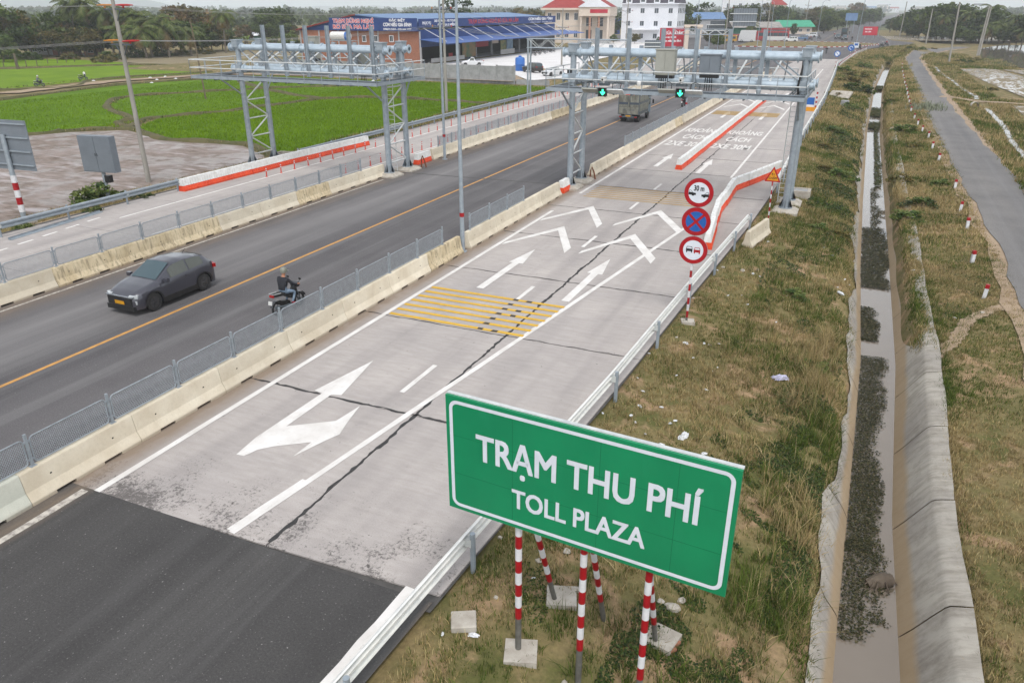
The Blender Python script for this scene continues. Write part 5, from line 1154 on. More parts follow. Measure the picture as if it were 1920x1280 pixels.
PICKUP = dict(SUV, rear=-2.6, wb=3.0, axf=1.5, top=([-2.6, -2.5, -.75, -.7, -.45, -.2, .15, .9, 1.5, 2.1, 2.25, 2.35], [.95, 1.08, 1.08, 1.10, 1.75, 1.8, 1.78, 1.18, 1.1, 1.0, .9, .74]), belt=([-2.6, -.7, .6, 1.0, 1.6, 2.15, 2.35], [1.04, 1.06, 1.08, 1.06, 1.0, .86, .7]), w=([-2.6, -2.4, -1.6, -.8, .9, 1.6, 2.1, 2.25, 2.35], [.9, .97, 1.0, 1.0, 1.0, .98, .9, .8, .7]), side_windows=((-.4, .5),), rear_window=(-.68, -.46))
cg = car_proto('dark grey hatchback with yellow plate driving on the asphalt road', 'car', HATCH, 'car_grey'); cg.location = (-25.2, 21.25, 0); cg.rotation_euler = (0, 0, PI)
cg.scale = (1.02, .99, 1.05)
cs_ = car_proto('white sedan parked at the edge of the white lot', 'car', SEDAN, 'car_white'); x, y = G(1036, 142, -.26); cs_.location = (x, y, -.26); cs_.rotation_euler = (0, 0, R(160))
cp_ = car_proto('small white pickup parked behind the grey block wall', 'pickup', PICKUP, 'car_white', name='pickup'); x, y = G(884, 124, -.26); cp_.location = (x, y, -.26); cp_.rotation_euler = (0, 0, R(130))
su = car_proto('white car leaving the roundabout ahead of the red bus', 'car', SUV, 'car_white'); x, y = G(1482, 79, 0); su.location = (x, y, 0); su.rotation_euler = (0, 0, R(105)); tr_su = tree_of(su)
for u, v, rz, mat, lab in ((1521, 70, 80, None, 'white van parked before the green roofed market'), (1571, 74, 170, 'car_black', 'black sedan beside the dark truck on the far road'), (1583, 76, 175, 'car_black', 'black car driving ahead of the dark canvas truck'), (1662, 41, 175, None, 'white car far down the highway'), (998, 133, 60, 'car_black', 'dark car parked behind the sand heap in the lot'), (1502, 76, 95, 'car_blue', 'blue car close behind the white car at the roundabout')):
    x, y = G(u, v, 0); dup(su, (x, y, -.26 if u == 998 else .01), R(rz), lab, None, tr=tr_su, swap={'body': mat} if mat else None)
# ---- cargo truck
tk = thing('cargo_truck', 'weathered grey cargo truck with high slatted sides driving away', 'truck', None, (-22.3, 80.2, 0), R(-1))
WT = wheel_mesh(.40, .24)
for s_ in (-1, 1):
    wheel(tk, (s_ * .85, .75, .40), .4, .24, WT); wheel(tk, (s_ * .60, .75, .40), .4, .24, WT); wheel(tk, (s_ * .82, 4.2, .40), .4, .24, WT)
mb = MB(); mb.bb(-.4, .4, -.1, 5.0, .55, .80); mb.bb(-.95, .95, -.12, -.02, .50, .66); mb.build('chassis', 'steel_dark', tk)
B0, B1, BH = .82, 2.75, 1.06
for s_ in (-1, 1):
    mb = MB(); mb.bb(s_ * BH - .03, s_ * BH + .03, 0, 3.5, B0, B1); sd = mb.build('cargo_side', 'cargo_panel', tk)
    for z0, z1 in ((B0 + .05, B0 + .28), (B0 + 1.0, B0 + 1.25)): mb = MB(); mb.bb(s_ * BH + s_ * .032 - .008, s_ * BH + s_ * .032 + .008, .05, 3.45, z0, z1); mb.build('stripe', 'cargo_stripe', sd)
    for k in range(8): mb = MB(); mb.bb(s_ * BH + s_ * .045 - .02, s_ * BH + s_ * .045 + .02, .02 + k * .49, .09 + k * .49, B0, B1 + .02); mb.build('rib', 'truck_grey', sd)
    for k in range(3): mb = MB(); mb.bb(s_ * BH + s_ * .052 - .012, s_ * BH + s_ * .052 + .012, .1, 3.4, B0 + .45 + k * .5, B0 + .52 + k * .5); mb.build('slat', 'truck_grey', sd)
mb = MB(); mb.bb(-BH, BH, 3.44, 3.5, B0, B1); mb.build('front_panel', 'cargo_panel', tk); mb = MB(); mb.bb(-BH, BH, 0, 3.5, .78, .819); mb.build('cargo_floor', 'steel_dark', tk)
for s_ in (-1, 1):
    mb = MB(); mb.bb(min(s_ * .01, s_ * (BH + .03)), max(s_ * .01, s_ * (BH + .03)), -.06, -.004, B0 + .75, B1); dr = mb.build('rear_door', 'cargo_panel', tk); mb = MB(); mb.bb(min(s_ * .08, s_ * BH), max(s_ * .08, s_ * BH), -.072, -.062, B0 + 1.0, B0 + 1.22); mb.build('stripe', 'cargo_stripe', dr)
    mb = MB(); mb.bb(s_ * .10 - .02, s_ * .10 + .02, -.10, -.062, B0 + .8, B1 - .1); mb.build('door_bar', 'steel_dark', dr)
    mb = MB(); mb.bb(s_ * (BH + .045) - .035, s_ * (BH + .045) + .035, -.09, -.0, B0, B1 + .03); mb.build('corner_post', 'steel_dark', tk); mb = MB(); mb.bb(s_ * .82 - .13, s_ * .82 + .13, -.14, -.121, .52, .62); mb.build('tail_lamp', 'lamp_red', tk)
mb = MB(); mb.bb(-BH, BH, -.07, -.004, B0 + .02, B0 + .72); tg = mb.build('tailgate', 'cargo_panel', tk)
text_on('49C-113.20', .26, 'cargo_stripe', tg, (0, -.072, B0 + .45), extrude=.001)
mb = MB(); mb.bb(-.26, .26, -.14, -.121, .60, .74); mb.build('number_plate', 'plate_yellow', tk)
cabp = [(3.62, .62), (5.15, .55), (5.25, .95), (5.22, 1.25), (4.98, 2.15), (4.7, 2.28), (3.7, 2.28), (3.62, 2.2)]
mb = MB(); mb.prism(cabp, 'x', -.92, .92); cb = mb.build('cab', 'truck_blue', tk)
for s_ in (-1, 1):
    mb = MB(); mb.add([(s_ * .927, a, b) for a, b in ((3.95, 1.42), (5.05, 1.38), (4.88, 2.08), (3.95, 2.1))], [(0, 1, 2, 3)] if s_ > 0 else [(3, 2, 1, 0)]); mb.build('side_window', 'glass_dark', cb); mb = MB(); mb.tube([(s_ * .92, 5.0, 1.9), (s_ * 1.2, 5.05, 1.95), (s_ * 1.22, 5.05, 1.5)], .02, 6); mb.bb(s_ * 1.22 - .09, s_ * 1.22 + .09, 5.0, 5.05, 1.5, 1.9); mb.build('mirror', 'black_plastic', cb)
rgl = random.Random(5)
for k in range(16):
    x, yv = rgl.uniform(-.85, .85), rgl.uniform(.2, 3.2); o = MB(); o.box((0, 0, 0), (rgl.uniform(.3, .6), rgl.uniform(.3, .7), rgl.uniform(.2, .35)), rz=rgl.uniform(0, 3), rx=rgl.uniform(-.3, .3)); m_ = o.build('crate', rgl.choice(['plastic_orange', 'car_red', 'steel_dark', 'cargo_panel', 'concrete_base'])); m_.location = (-22.3 + x, 80.2 + yv, 2.52 + rgl.uniform(0, .25)); tag(m_, 'bundled crate piled on top of the cargo truck', 'crate', 'crates loaded on the truck')
# ---- motorbike
def bike_proto(label, plate='plate_white', name='motorbike'):
    t = thing(name, label, 'motorbike')
    ty = MB(); N = 20
    def torus(mb, R0, r0, c):
        vs_ = []; fs = []; m_ = 8
        for i in range(N):
            a = 2 * PI * i / N
            for j in range(m_):
                b = 2 * PI * j / m_; q = R0 + r0 * math.cos(b); vs_.append((c[0] + r0 * .9 * math.sin(b), c[1] + q * math.cos(a), c[2] + q * math.sin(a)))
        for i in range(N):
            for j in range(m_): fs.append((i * m_ + j, i * m_ + (j + 1) % m_, ((i + 1) % N) * m_ + (j + 1) % m_, ((i + 1) % N) * m_ + j))
        mb.add(vs_, fs)
    for y in (-.62, .63):
        w = ob('wheel', None, t, (0, y, .29)); mb = MB(); torus(mb, .245, .048, (0, 0, 0)); mb.build('tyre', 'rubber', w, 'all'); mb = MB(); mb.lathe([(.06, -.05), (.06, .05)], n=10, axis='x'); mb.lathe([(.20, -.02), (.205, -.02), (.205, .02), (.20, .02)], n=20, axis='x', cap=False)
        for k in range(5): a = k * 2 * PI / 5; mb.bar((0, 0, 0), (0, .2 * math.cos(a), .2 * math.sin(a)), .025, .02)
        mb.build('rim', 'steel_dark', w)
    mb = MB(); mb.prism([(-.80, .80), (-.30, .74), (.08, .50), (.30, .52), (.44, .80), (.38, .90), (.22, .62), (.06, .62), (-.18, .80), (-.80, .88)], 'x', -.12, .12); mb.prism([(-.72, .60), (.02, .44), (.05, .30), (-.25, .28), (-.6, .45)], 'x', -.09, .09); mb.build('frame', 'black_plastic', t)
    mb = MB(); mb.prism([(-.78, .82), (-.12, .76), (-.10, .80), (-.3, .86), (-.76, .89)], 'x', -.13, .13); mb.build('seat', 'rubber', t)
    mb = MB(); mb.tube([(0, .40, .98), (0, .46, .80), (0, .52, .62)], .06, 8); [mb.tube([(s_ * .07, .50, .64), (s_ * .07, .63, .29)], .028, 8) for s_ in (-1, 1)]; mb.build('fork', 'steel_dark', t, True)
    mb = MB(); mb.prism([(.40, .86), (.56, .86), (.60, .98), (.50, 1.06), (.36, 1.02)], 'x', -.15, .15); hd = mb.build('front_cowl', 'car_black', t); mb = MB(); mb.lathe([(.07, .60), (.07, .63)], (0, 0, .93), 12, 'y'); mb.build('headlight', 'lamp_clear', hd)
    mb = MB(); mb.tube([(-.33, .36, 1.03), (-.2, .42, 1.04), (0, .44, 1.0), (.2, .42, 1.04), (.33, .36, 1.03)], .018, 8); hb = mb.build('handlebar', 'steel_dark', t, True)
    for s_ in (-1, 1): mb = MB(); mb.tube([(s_ * .24, .42, 1.04), (s_ * .3, .46, 1.2)], .008, 5); mb.box((s_ * .31, .46, 1.23), (.11, .02, .07)); mb.build('mirror', 'black_plastic', hb)
    mb = MB(); mb.tube([(.14, .0, .3), (.15, -.4, .32), (.16, -.85, .42)], [.03, .05, .055], 8); mb.build('exhaust', 'steel_dark', t, True)
    for y0, nm in ((-.62, 'rear_fender'), (.63, 'front_fender')):
        mb = MB(); vs_ = []; fs = []
        for i in range(9):
            a = R(20 + 150 * i / 8) if y0 < 0 else R(10 + 130 * i / 8); vs_ += [(s_ * .065, y0 + .33 * math.cos(a) * (-1 if y0 < 0 else 1), .29 + .33 * math.sin(a)) for s_ in (-1, 1)]
            if i: fs.append((2 * i - 2, 2 * i - 1, 2 * i + 1, 2 * i))
        mb.add(vs_, fs); mb.build(nm, 'car_black', t)
    mb = MB(); mb.box((0, -.83, .84), (.20, .06, .08)); mb.build('tail_lamp', 'lamp_red', t); mb = MB(); mb.box((0, -.95, .60), (.19, .012, .15), rx=R(-15)); mb.build('number_plate', plate, t)
    mb = MB(); mb.tube([(-.12, -.45, .88), (-.13, -.82, .93), (.13, -.82, .93), (.12, -.45, .88)], .014, 6); mb.build('grab_rail', 'steel_bright', t, True)
    for s_ in (-1, 1): mb = MB(); mb.tube([(s_ * .1, .05, .3), (s_ * .26, .05, .3)], .016, 6); mb.build('footpeg', 'rubber', t)
    return t
def rider_mesh(mats, fingers=True):
    V = []; Ed = []; Rd = []; Z = []
    def v(p, r, zone, par=None):
        V.append(p); Rd.append(r if isinstance(r, tuple) else (r, r)); Z.append(zone)
        if par is not None: Ed.append((par, len(V) - 1))
        return len(V) - 1
    pel = v((0, -.20, .88), (.155, .13), 1); sp1 = v((0, -.19, 1.06), (.18, .145), 0, pel); ch = v((0, -.14, 1.28), (.205, .145), 0, sp1); nk0 = v((0, -.10, 1.42), (.075, .07), 0, ch); nk = v((0, -.07, 1.50), (.055, .055), 2, nk0)
    hd = v((0, -.03, 1.60), (.085, .095), 2, nk); ht = v((0, -.04, 1.72), (.075, .085), 2, hd); v((0, .075, 1.585), .018, 2, hd)
    for s_ in (-1, 1):
        v((s_ * .095, -.05, 1.60), .02, 2, hd)
        sh = v((s_ * .205, -.12, 1.36), (.088, .082), 0, ch); el = v((s_ * .29, .08, 1.13), (.066, .062), 0, sh); wr_ = v((s_ * .30, .30, 1.05), (.036, .034), 0, el); pa = v((s_ * .30, .375, 1.055), (.032, .02), 2, wr_)
        if fingers:
            for k in range(4): b = v((s_ * (.272 + k * .02), .405, 1.062 - (k == 3) * .004), .009, 2, pa); c = v((s_ * (.272 + k * .02), .425 - (k == 3) * .008, 1.04), .009, 2, b); v((s_ * (.272 + k * .02), .402, 1.015), .008, 2, c)
            b = v((s_ * .258, .365, 1.035), .010, 2, pa); v((s_ * .25, .385, 1.008), .009, 2, b)
        hp = v((s_ * .10, -.17, .86), (.10, .10), 1, pel); th = v((s_ * .145, .03, .83), (.085, .08), 1, hp); kn = v((s_ * .17, .25, .75), (.062, .062), 1, th); sn = v((s_ * .165, .18, .54), (.055, .055), 1, kn); an = v((s_ * .16, .09, .37), (.038, .038), 1, sn); he = v((s_ * .16, .06, .33), (.042, .04), 3, an); v((s_ * .165, .22, .315), (.04, .025), 3, he)
    me = bpy.data.meshes.new('body'); me.from_pydata(V, Ed, []); o = bpy.data.objects.new('body', me); COL.objects.link(o)
    md = o.modifiers.new('s', 'SKIN'); md.use_smooth_shade = True
    sv = me.skin_vertices[0].data
    for i, r in enumerate(Rd): sv[i].radius = r; sv[i].use_root = (i == 0)
    o.modifiers.new('d', 'SUBSURF').levels = 1
    dg = bpy.context.evaluated_depsgraph_get(); m2 = bpy.data.meshes.new_from_object(o.evaluated_get(dg)); bpy.data.objects.remove(o); m2.name = 'person'
    m2.materials.clear(); [m2.materials.append(MAT[k]) for k in mats]
    A = np.array([V[a] for a, b in Ed]); B = np.array([V[b] for a, b in Ed]); zn = [Z[b] for a, b in Ed]
    for p in m2.polygons:
        c = np.array(p.center); d = B - A; tt = np.clip(((c - A) * d).sum(1) / (d * d).sum(1), 0, 1); k = int(np.argmin(((A + d * tt[:, None] - c) ** 2).sum(1))); p.material_index = zn[k]; p.use_smooth = True
    return m2
def rider(me, label, loc, rz, helm, group=None):
    t = ob('person', me, None, loc, rz); tag(t, label, 'person', group)
    mb = MB(); mb.lathe([(.128, -.06), (.138, 0), (.132, .06), (.10, .115), (.05, .14), (.0, .146)], (0, -.035, 1.655), 16); mb.bb(-.10, .10, .08, .155, 1.625, 1.64); mb.build('helmet', helm, t, True); return t
ANG = R(-3)
bk = bike_proto('black underbone motorbike with white plate passing the mesh fence'); bk.location = (-19.55, 22.1, 0); bk.rotation_euler = (0, 0, ANG); tr_bk = tree_of(bk)
rider(rider_mesh(['jacket_black', 'jeans', 'skin', 'cloth_red']), 'person in a black jacket and pale jeans riding the black motorbike', (-19.55, 22.1, 0), ANG, 'helmet_olive')
RM = {k: rider_mesh(v_, False) for k, v_ in dict(dark=['jacket_black', 'trousers_dark', 'skin', 'rubber'], red=['cloth_red', 'trousers_dark', 'skin', 'rubber'], grey=['cloth_grey', 'trousers_dark', 'skin', 'rubber']).items()}
for u, v, rz, kd, lab, z in ((1281, 200, -2, 'dark', 'the motorbike with red tail ahead of the cargo truck', 0), (1549, 101, 175, 'dark', 'the motorbike alone on the grey roundabout approach', 0), (1653, 89, 60, 'grey', 'the motorbike leaving the roundabout beside a red rider', 0), (1661, 86, 60, 'red', 'the motorbike on the outer side leaving the roundabout', 0), (1611, 93, 40, 'dark', 'the motorbike behind the far roundabout lamp post', 0), (75, 163, -70, 'grey', 'the motorbike on the dirt lane between rice fields', FZ + .12),
        (1597, 77, 180, 'dark', 'the motorbike right of the black cars on the far road', 0), (1564, 70, 180, 'red', 'the motorbike left of the black cars on the far road', 0), (1535, 74, 90, 'dark', 'the motorbike crossing before the white van', 0), (1519, 76, 90, 'red', 'the motorbike crossing behind the island grass', 0), (1592, 66, 180, 'dark', 'the motorbike beside the dark canvas truck', 0), (1668, 62, 180, 'dark', 'the motorbike by the far red billboard', 0)):
    x, y = G(u, v, z); dup(bk, (x, y, z), R(rz), 'black scooter: ' + lab, None, tr=tr_bk); rider(RM[kd], 'person in %s clothing riding ' % kd + lab, (x, y, z), R(rz), 'helmet_white' if kd != 'dark' else 'helmet_olive')
for i, (u, v) in enumerate([(1000, 105), (1008, 103), (1018, 101), (1030, 99), (1035, 98)]):
    x, y = G(u, v, -.26); dup(bk, (x, y, -.25), R(80 + i * 7), 'parked motorbike under the blue awning of the rest stop', 'parked motorbikes', tr=tr_bk)
# ---- parked bicycle-like bike in the rice lane
x, y = G(157, 152, FZ); dup(bk, (x, y, FZ + .1), R(-75), 'small parked bike with a white sack beside the dirt lane', None, tr=tr_bk)
mb = MB(); mb.lathe([(.12, 0), (.2, .1), (.22, .4), (.12, .6), (.0, .62)], n=12); o = mb.build('sack', 'plastic_white', None, True); o.location = (x - .15, y + .5, FZ + .9); tag(o, 'white sack on the bike beside the dirt lane', 'sack')
# ---- bus, trucks at the roundabout
def boxy(name, label, cat, u, v, rz, L_, W_, H_, lo, col, up=None, z=0, win=True, wheels=(.2, .8), nose=.0, lower=None):
    x, y = G(u, v, z); t = thing(name, label, cat, None, (x, y, z), R(rz)); mb = MB()
    pr_ = [(-L_ / 2, lo), (L_ / 2 - .1, lo), (L_ / 2, lo + .5), (L_ / 2 - nose * .3, H_ * .55), (L_ / 2 - nose, H_ - .15), (L_ / 2 - nose - .25, H_), (-L_ / 2 + .2, H_), (-L_ / 2, H_ - .25)]
    mb.prism(pr_, 'x', -W_ / 2, W_ / 2); b_ = mb.build('body', col, t)
    if lower: mb = MB(); mb.bb(-W_ / 2 - .012, W_ / 2 + .012, -L_ / 2 + .3, L_ * .2, lo + .05, H_ * .5); mb.build('lower_livery', lower, b_)
    if win:
        n = max(2, int(L_ / 1.7))
        for s_ in (-1, 1):
            for k in range(n): y0 = -L_ / 2 + .4 + (L_ - 1.4) * k / n; y1 = -L_ / 2 + .4 + (L_ - 1.4) * (k + .94) / n; mb = MB(); mb.bb(s_ * (W_ / 2 + .008) - .006, s_ * (W_ / 2 + .008) + .006, y0, y1, H_ * .52, H_ * .84); mb.build('side_window', 'glass_dark', b_)
        for yy in (-L_ / 2 - .01, L_ / 2 - nose * .45): mb = MB(); mb.bb(-W_ / 2 + .15, W_ / 2 - .15, yy - .02, yy + .02, H_ * .5, H_ * .86); mb.build('windscreen', 'glass_dark', b_)
    ms_ = wheel_mesh(.48, .28)
    for q in wheels:
        for s_ in (-1, 1): wheel(t, (s_ * (W_ / 2 - .14), -L_ / 2 + L_ * q, .48), .48, .28, ms_)
    return t, b_
boxy('coach_bus', 'red and white coach with tinted windows parked at the roundabout', 'bus', 1446, 78, 97, 11.5, 2.5, 3.5, .4, 'car_red', lower='car_white')
boxy('coach_bus', 'dark red coach half hidden behind the red and white coach', 'bus', 1452, 71, 97, 11, 2.5, 3.6, .4, 'car_red')
boxy('box_truck', 'white high roofed truck facing the parked coach', 'truck', 1400, 80, 93, 5.8, 2.5, 4.0, .5, 'car_white', win=False, nose=.6); boxy('tow_truck', 'yellow tow truck parked beside the white high roofed truck', 'truck', 1362, 80, 93, 7.0, 2.2, 2.4, .5, 'car_yellow')
boxy('flatbed_truck', 'red tipper parked between yellow tow truck and white truck', 'truck', 1377, 79, 93, 6.0, 2.2, 2.6, .6, 'car_red'); boxy('canvas_truck', 'dark canvas truck approaching down the far road', 'truck', 1583, 68, 178, 7, 2.3, 3.3, .6, 'car_black')
for u, v, c, lab in ((1676, 37, 'car_white', 'white truck among distant highway traffic'), (1672, 40, 'car_blue', 'blue van among distant highway traffic'), (1684, 33, 'car_red', 'red bus among distant highway traffic')): boxy('distant_vehicle', lab, 'vehicle', u, v, 178, 6, 2.3, 2.8, .5, c)
# ================================================================ buildings and billboards
def brick():
    s = NT('red_brick'); v = s.coord('obj', rnd=False); k = s.n('ShaderNodeTexBrick'); mp = s.n('ShaderNodeMapping'); mp.inputs['Rotation'].default_value = (PI / 2, 0, 0)
    s.l(v, mp.inputs[0]); s.l(mp.outputs[0], k.inputs['Vector']); k.inputs['Scale'].default_value = 2.2; k.inputs['Color1'].default_value = S(178, 122, 98) + (1,); k.inputs['Color2'].default_value = S(160, 106, 84) + (1,); k.inputs['Mortar'].default_value = S(150, 120, 100) + (1,); k.inputs['Mortar Size'].default_value = .012
    f = s.noise(v, .6, 5, .6); s.out(s.mix(s.ramp(f, [(.4, 0), (.7, .35)]), k.outputs[0], S(140, 84, 62)), .9)
brick()
P('board_blue', S(42, 72, 136), S(36, 62, 120), .6, .6); P('awning_blue', S(84, 116, 180), S(70, 100, 164), .8, .55, stretch=(4, .2, 1)); P('wall_blue', S(44, 76, 138), S(38, 66, 124), .8, .7)
P('roof_bluegrey', S(120, 150, 190), S(104, 134, 174), .6, .6); P('roof_red', S(172, 66, 62), S(150, 54, 52), .8, .8); P('roof_slate', S(92, 88, 98), S(80, 76, 86), .8, .8); P('roof_green', S(74, 176, 140), S(58, 154, 122), .7, .7)
P('wall_cream', S(228, 212, 196, .75), S(216, 200, 184, .75), .4, .85); P('wall_white', S(236, 238, 242, .8), S(224, 226, 232, .8), .3, .85); P('wall_grey', S(188, 188, 190), S(170, 170, 172), .3, .85); P('wall_pink', S(196, 150, 126), S(182, 136, 114), .4, .85)
P('trim_red', S(140, 50, 52), None, 1, .7); P('letter_red', S(220, 60, 70), None, 3, .5); P('letter_white', S(244, 244, 246, .85), None, 3, .5); P('poster_green', S(96, 140, 110), S(206, 150, 100), .35, .6); P('poster_food', S(170, 160, 90), S(90, 130, 100), .8, .6); P('poster_blue', S(160, 190, 210), S(120, 150, 180), .8, .6); P('poster_red', S(186, 56, 66), S(166, 46, 56), .8, .6)
P('block_grey', S(178, 178, 178), S(150, 150, 150), 1.2, .9, bump=.3); P('roof_tin', S(176, 172, 168), S(146, 138, 130), .6, .6); P('tank_blue', S(58, 122, 206), S(50, 108, 188), 1, .4); P('billboard_red', S(206, 44, 66), S(190, 38, 58), .5, .5)
X0 = -91.0; YC = 155.0
xw = AY(567, 100, YC)[0]; ye = AX(1040, 60, X0)[0]; zbt = AX(781, 53, X0)[1]; ztp = AX(781, 36, X0)[1]; zb2 = AX(1040, 43, X0)[1]; zt2 = AX(1040, 30, X0)[1]; zt2 = ztp + (zt2 - ztp) * .5; zb2 = zbt + (zb2 - zbt) * .5
rs = thing('rest_stop', 'long rest stop with red brick end, blue awning and blue name boards', 'building', None, (X0, YC, -.3)); Wd = X0 - xw; Ln = ye - YC
H1 = zbt - .3
for y0, y1, nm in ((0, .3, 'brick_wall'),):
    mb = MB(); mb.bb(-Wd, -.3, y0, y1, 0, H1); mb.build(nm, 'red_brick', rs)
mb = MB(); mb.bb(-.3, 0, 0, Ln, 3.4, H1 + .2); mb.build('front_wall', 'wall_blue', rs); mb = MB(); mb.bb(-Wd, -.3, Ln - .3, Ln, 0, H1); mb.build('end_wall', 'wall_grey', rs); mb = MB(); mb.bb(-Wd, -Wd + .3, .3, Ln, 0, H1); mb.build('back_wall', 'wall_grey', rs)
mb = MB(); mb.bb(-6.5, -6.2, .3, Ln - .3, 0, H1); mb.build('inner_wall', 'dark_void', rs); mb = MB(); mb.bb(-6.2, 0, .3, Ln - .3, -.2, .02); mb.build('floor', 'wall_grey', rs)
ridge = AY(700, 30, YC)[1] + .3
mb = MB(); mb.prism([(-Wd - .6, AY(567, 55, YC)[1] + .3), (-Wd * .5, ridge + .35), (-.15, ztp - .15), (-.15, ztp - .4), (-Wd * .5, ridge + .1), (-Wd - .6, AY(567, 55, YC)[1] + .05)], 'y', -.6, Ln + .6); mb.build('roof', 'roof_bluegrey', rs)
mb = MB(); mb.prism([(-Wd - .6, AY(567, 55, YC)[1] + .0), (-Wd * .5, ridge + .08), (-.2, ztp - .42), (-.2, H1 - .1), (-Wd, H1 - .1)], 'y', -.25, .0); mb.build('gable', 'wall_blue', rs); mb = MB(); mb.prism([(-Wd - .6, AY(567, 55, YC)[1] + .3), (-Wd * .5, ridge + .4), (-Wd * .5, ridge + .1), (-Wd - .6, AY(567, 55, YC)[1] + .0)], 'y', -.75, -.61); mb.build('roof_trim', 'trim_red', rs)
xb0 = AY(622, 45, YC)[0] - X0; zq0, zq1 = AY(700, 58, YC)[1] + .3, AY(700, 34, YC)[1] + .3
mb = MB(); mb.bb(xb0, -.05, -.95, -.8, zq0, zq1); sb = mb.build('name_board', 'board_blue', rs); hq = zq1 - zq0; wq = -xb0
text_on('TRẠM DỪNG NGHỈ', hq * .42, 'letter_red', sb, (xb0 + wq * .28, -.97, zq0 + hq * .74), offset=.0, width=wq * .47, bold=.03); text_on('BÒ SỮA MA LÂM', hq * .42, 'letter_red', sb, (xb0 + wq * .28, -.97, zq0 + hq * .28), offset=.0, width=wq * .47, bold=.03)
text_on('TRẠM DỪNG NGHỈ', hq * .42, 'letter_white', sb, (xb0 + wq * .28, -.962, zq0 + hq * .74), offset=.0, width=wq * .47, extrude=.002, bold=.085); text_on('BÒ SỮA MA LÂM', hq * .42, 'letter_white', sb, (xb0 + wq * .28, -.962, zq0 + hq * .28), offset=.0, width=wq * .47, extrude=.002, bold=.085)
text_on('ĐẶC BIỆT', hq * .26, 'letter_white', sb, (xb0 + wq * .78, -.97, zq0 + hq * .82), offset=.02, width=wq * .18); text_on('CƠM NIÊU GIA ĐÌNH', hq * .36, 'letter_white', sb, (xb0 + wq * .78, -.97, zq0 + hq * .48), offset=.03, width=wq * .31); text_on('098674 5353 - 070 444 7777', hq * .2, 'letter_white', sb, (xb0 + wq * .78, -.97, zq0 + hq * .14), offset=.01, width=wq * .31)
for i in range(7): xx = -Wd + Wd * i / 6; mb = MB(); mb.bb(xx - .15, xx + .15, -.12, -.003, 0, H1 - .12); mb.build('pilaster', 'wall_grey', rs)
for u in (683, 705, 734):
    xx, zz = AY(u, 73, YC); xx -= X0; mb = MB(); mb.bb(xx - .55, xx + .55, -.08, -.004, zz - .4, zz + 1.0); w_ = mb.build('window', 'wall_white', rs); mb = MB(); mb.bb(xx - .4, xx - .03, -.1, -.081, zz - .25, zz + .85); mb.build('pane', 'glass_window', w_); mb = MB(); mb.bb(xx + .03, xx + .4, -.1, -.081, zz - .25, zz + .85); mb.build('pane', 'glass_window', w_)
# road side: name board, awning, rods, shop fronts
za, zb_ = ztp + .3, zbt + .3; zc, zd = zt2 + .3, zb2 + .3
mb = MB(); mb.add([(.12, -.3, zb_), (.12, Ln + .2, zd), (.12, Ln + .2, zc), (.12, -.3, za), (-.1, -.3, zb_), (-.1, Ln + .2, zd), (-.1, Ln + .2, zc), (-.1, -.3, za)], [(0, 1, 2, 3), (7, 6, 5, 4), (3, 2, 6, 7), (1, 0, 4, 5), (0, 3, 7, 4), (2, 1, 5, 6)]); nb = mb.build('name_board', 'board_blue', rs); hb = (za - zb_)
RT = (PI / 2, 0, PI / 2)
def fy(u): return AX(u, 42, X0)[0] - YC
def ftext(tx, u0, u1, f, sz, mat, off=.03):
    a, b = fy(u0), fy(u1); yc = (a + b) / 2; k = yc / Ln; z0 = zb_ + (zd - zb_) * k; h = (za - zb_) + ((zc - zd) - (za - zb_)) * k
    text_on(tx, h * sz, mat, nb, (.135, yc, z0 + h * f), RT, offset=off, width=b - a)
ftext('PHỤC VỤ', 791, 807, .5, .42, 'letter_white'); ftext('XE KHÁCH - XE TOUR', 813, 854, .72, .36, 'letter_white'); ftext('ĐẶC SẢN 3 MIỀN', 819, 852, .25, .36, 'letter_white'); ftext('TRẠM DỪNG NGHỈ BÒ SỮA MA LÂM', 877, 971, .5, .72, 'letter_red', .03); ftext('CƠM NIÊU GIA ĐÌNH', 990, 1035, .6, .5, 'letter_white', .05); ftext('098674 5353 - 070 444 7777', 994, 1034, .15, .2, 'letter_white', .0)
awz0, awz1 = 5.1, 4.35; AWD = 7.0
mb = MB(); mb.add([(0, -.2, awz0), (AWD, -.2, awz1), (AWD, Ln + 8, awz1), (0, Ln + 8, awz0), (0, -.2, awz0 - .12), (AWD, -.2, awz1 - .12), (AWD, Ln + 8, awz1 - .12), (0, Ln + 8, awz0 - .12)], [(0, 1, 2, 3), (7, 6, 5, 4), (0, 4, 5, 1), (1, 5, 6, 2), (2, 6, 7, 3)]); aw = mb.build('awning', 'awning_blue', rs)
for i in range(11): yv = 1.5 + (Ln - 3) * i / 10; mb = MB(); mb.tube([(.1, yv, zb_ - .1), (AWD * .75, yv + 1.0, awz0 - .55 + .1)], .07, 6); mb.build('tie_rod', 'steel_bright', aw, True)
for i in range(10): yv = .2 + (Ln - .4) * i / 9; mb = MB(); mb.bb(-.25, .1, yv - .2, yv + .2, 0, 3.398); mb.build('column', 'wall_grey', rs)
for u0, u1, v0, v1, mat, nm in ((866, 891, 80, 110, 'poster_green', 'poster'), (891, 915, 77, 89, 'poster_red', 'shop_sign'), (938, 949, 76, 101, 'poster_food', 'poster'), (950, 961, 74, 100, 'poster_blue', 'poster'), (922, 934, 76, 82, 'wall_cream', 'shop_sign'), (841, 848, 100, 113, 'poster_red', 'poster')):
    (a, z1), (b, _) = AX(u0, v0, X0), AX(u1, v0, X0); z0 = max(.1, AX(u0, v1, X0)[1]); mb = MB(); mb.bb(.02, .10, a - YC, b - YC, z0 + .3, min(z1 + .3, 3.9)); mb.build(nm, mat, rs)
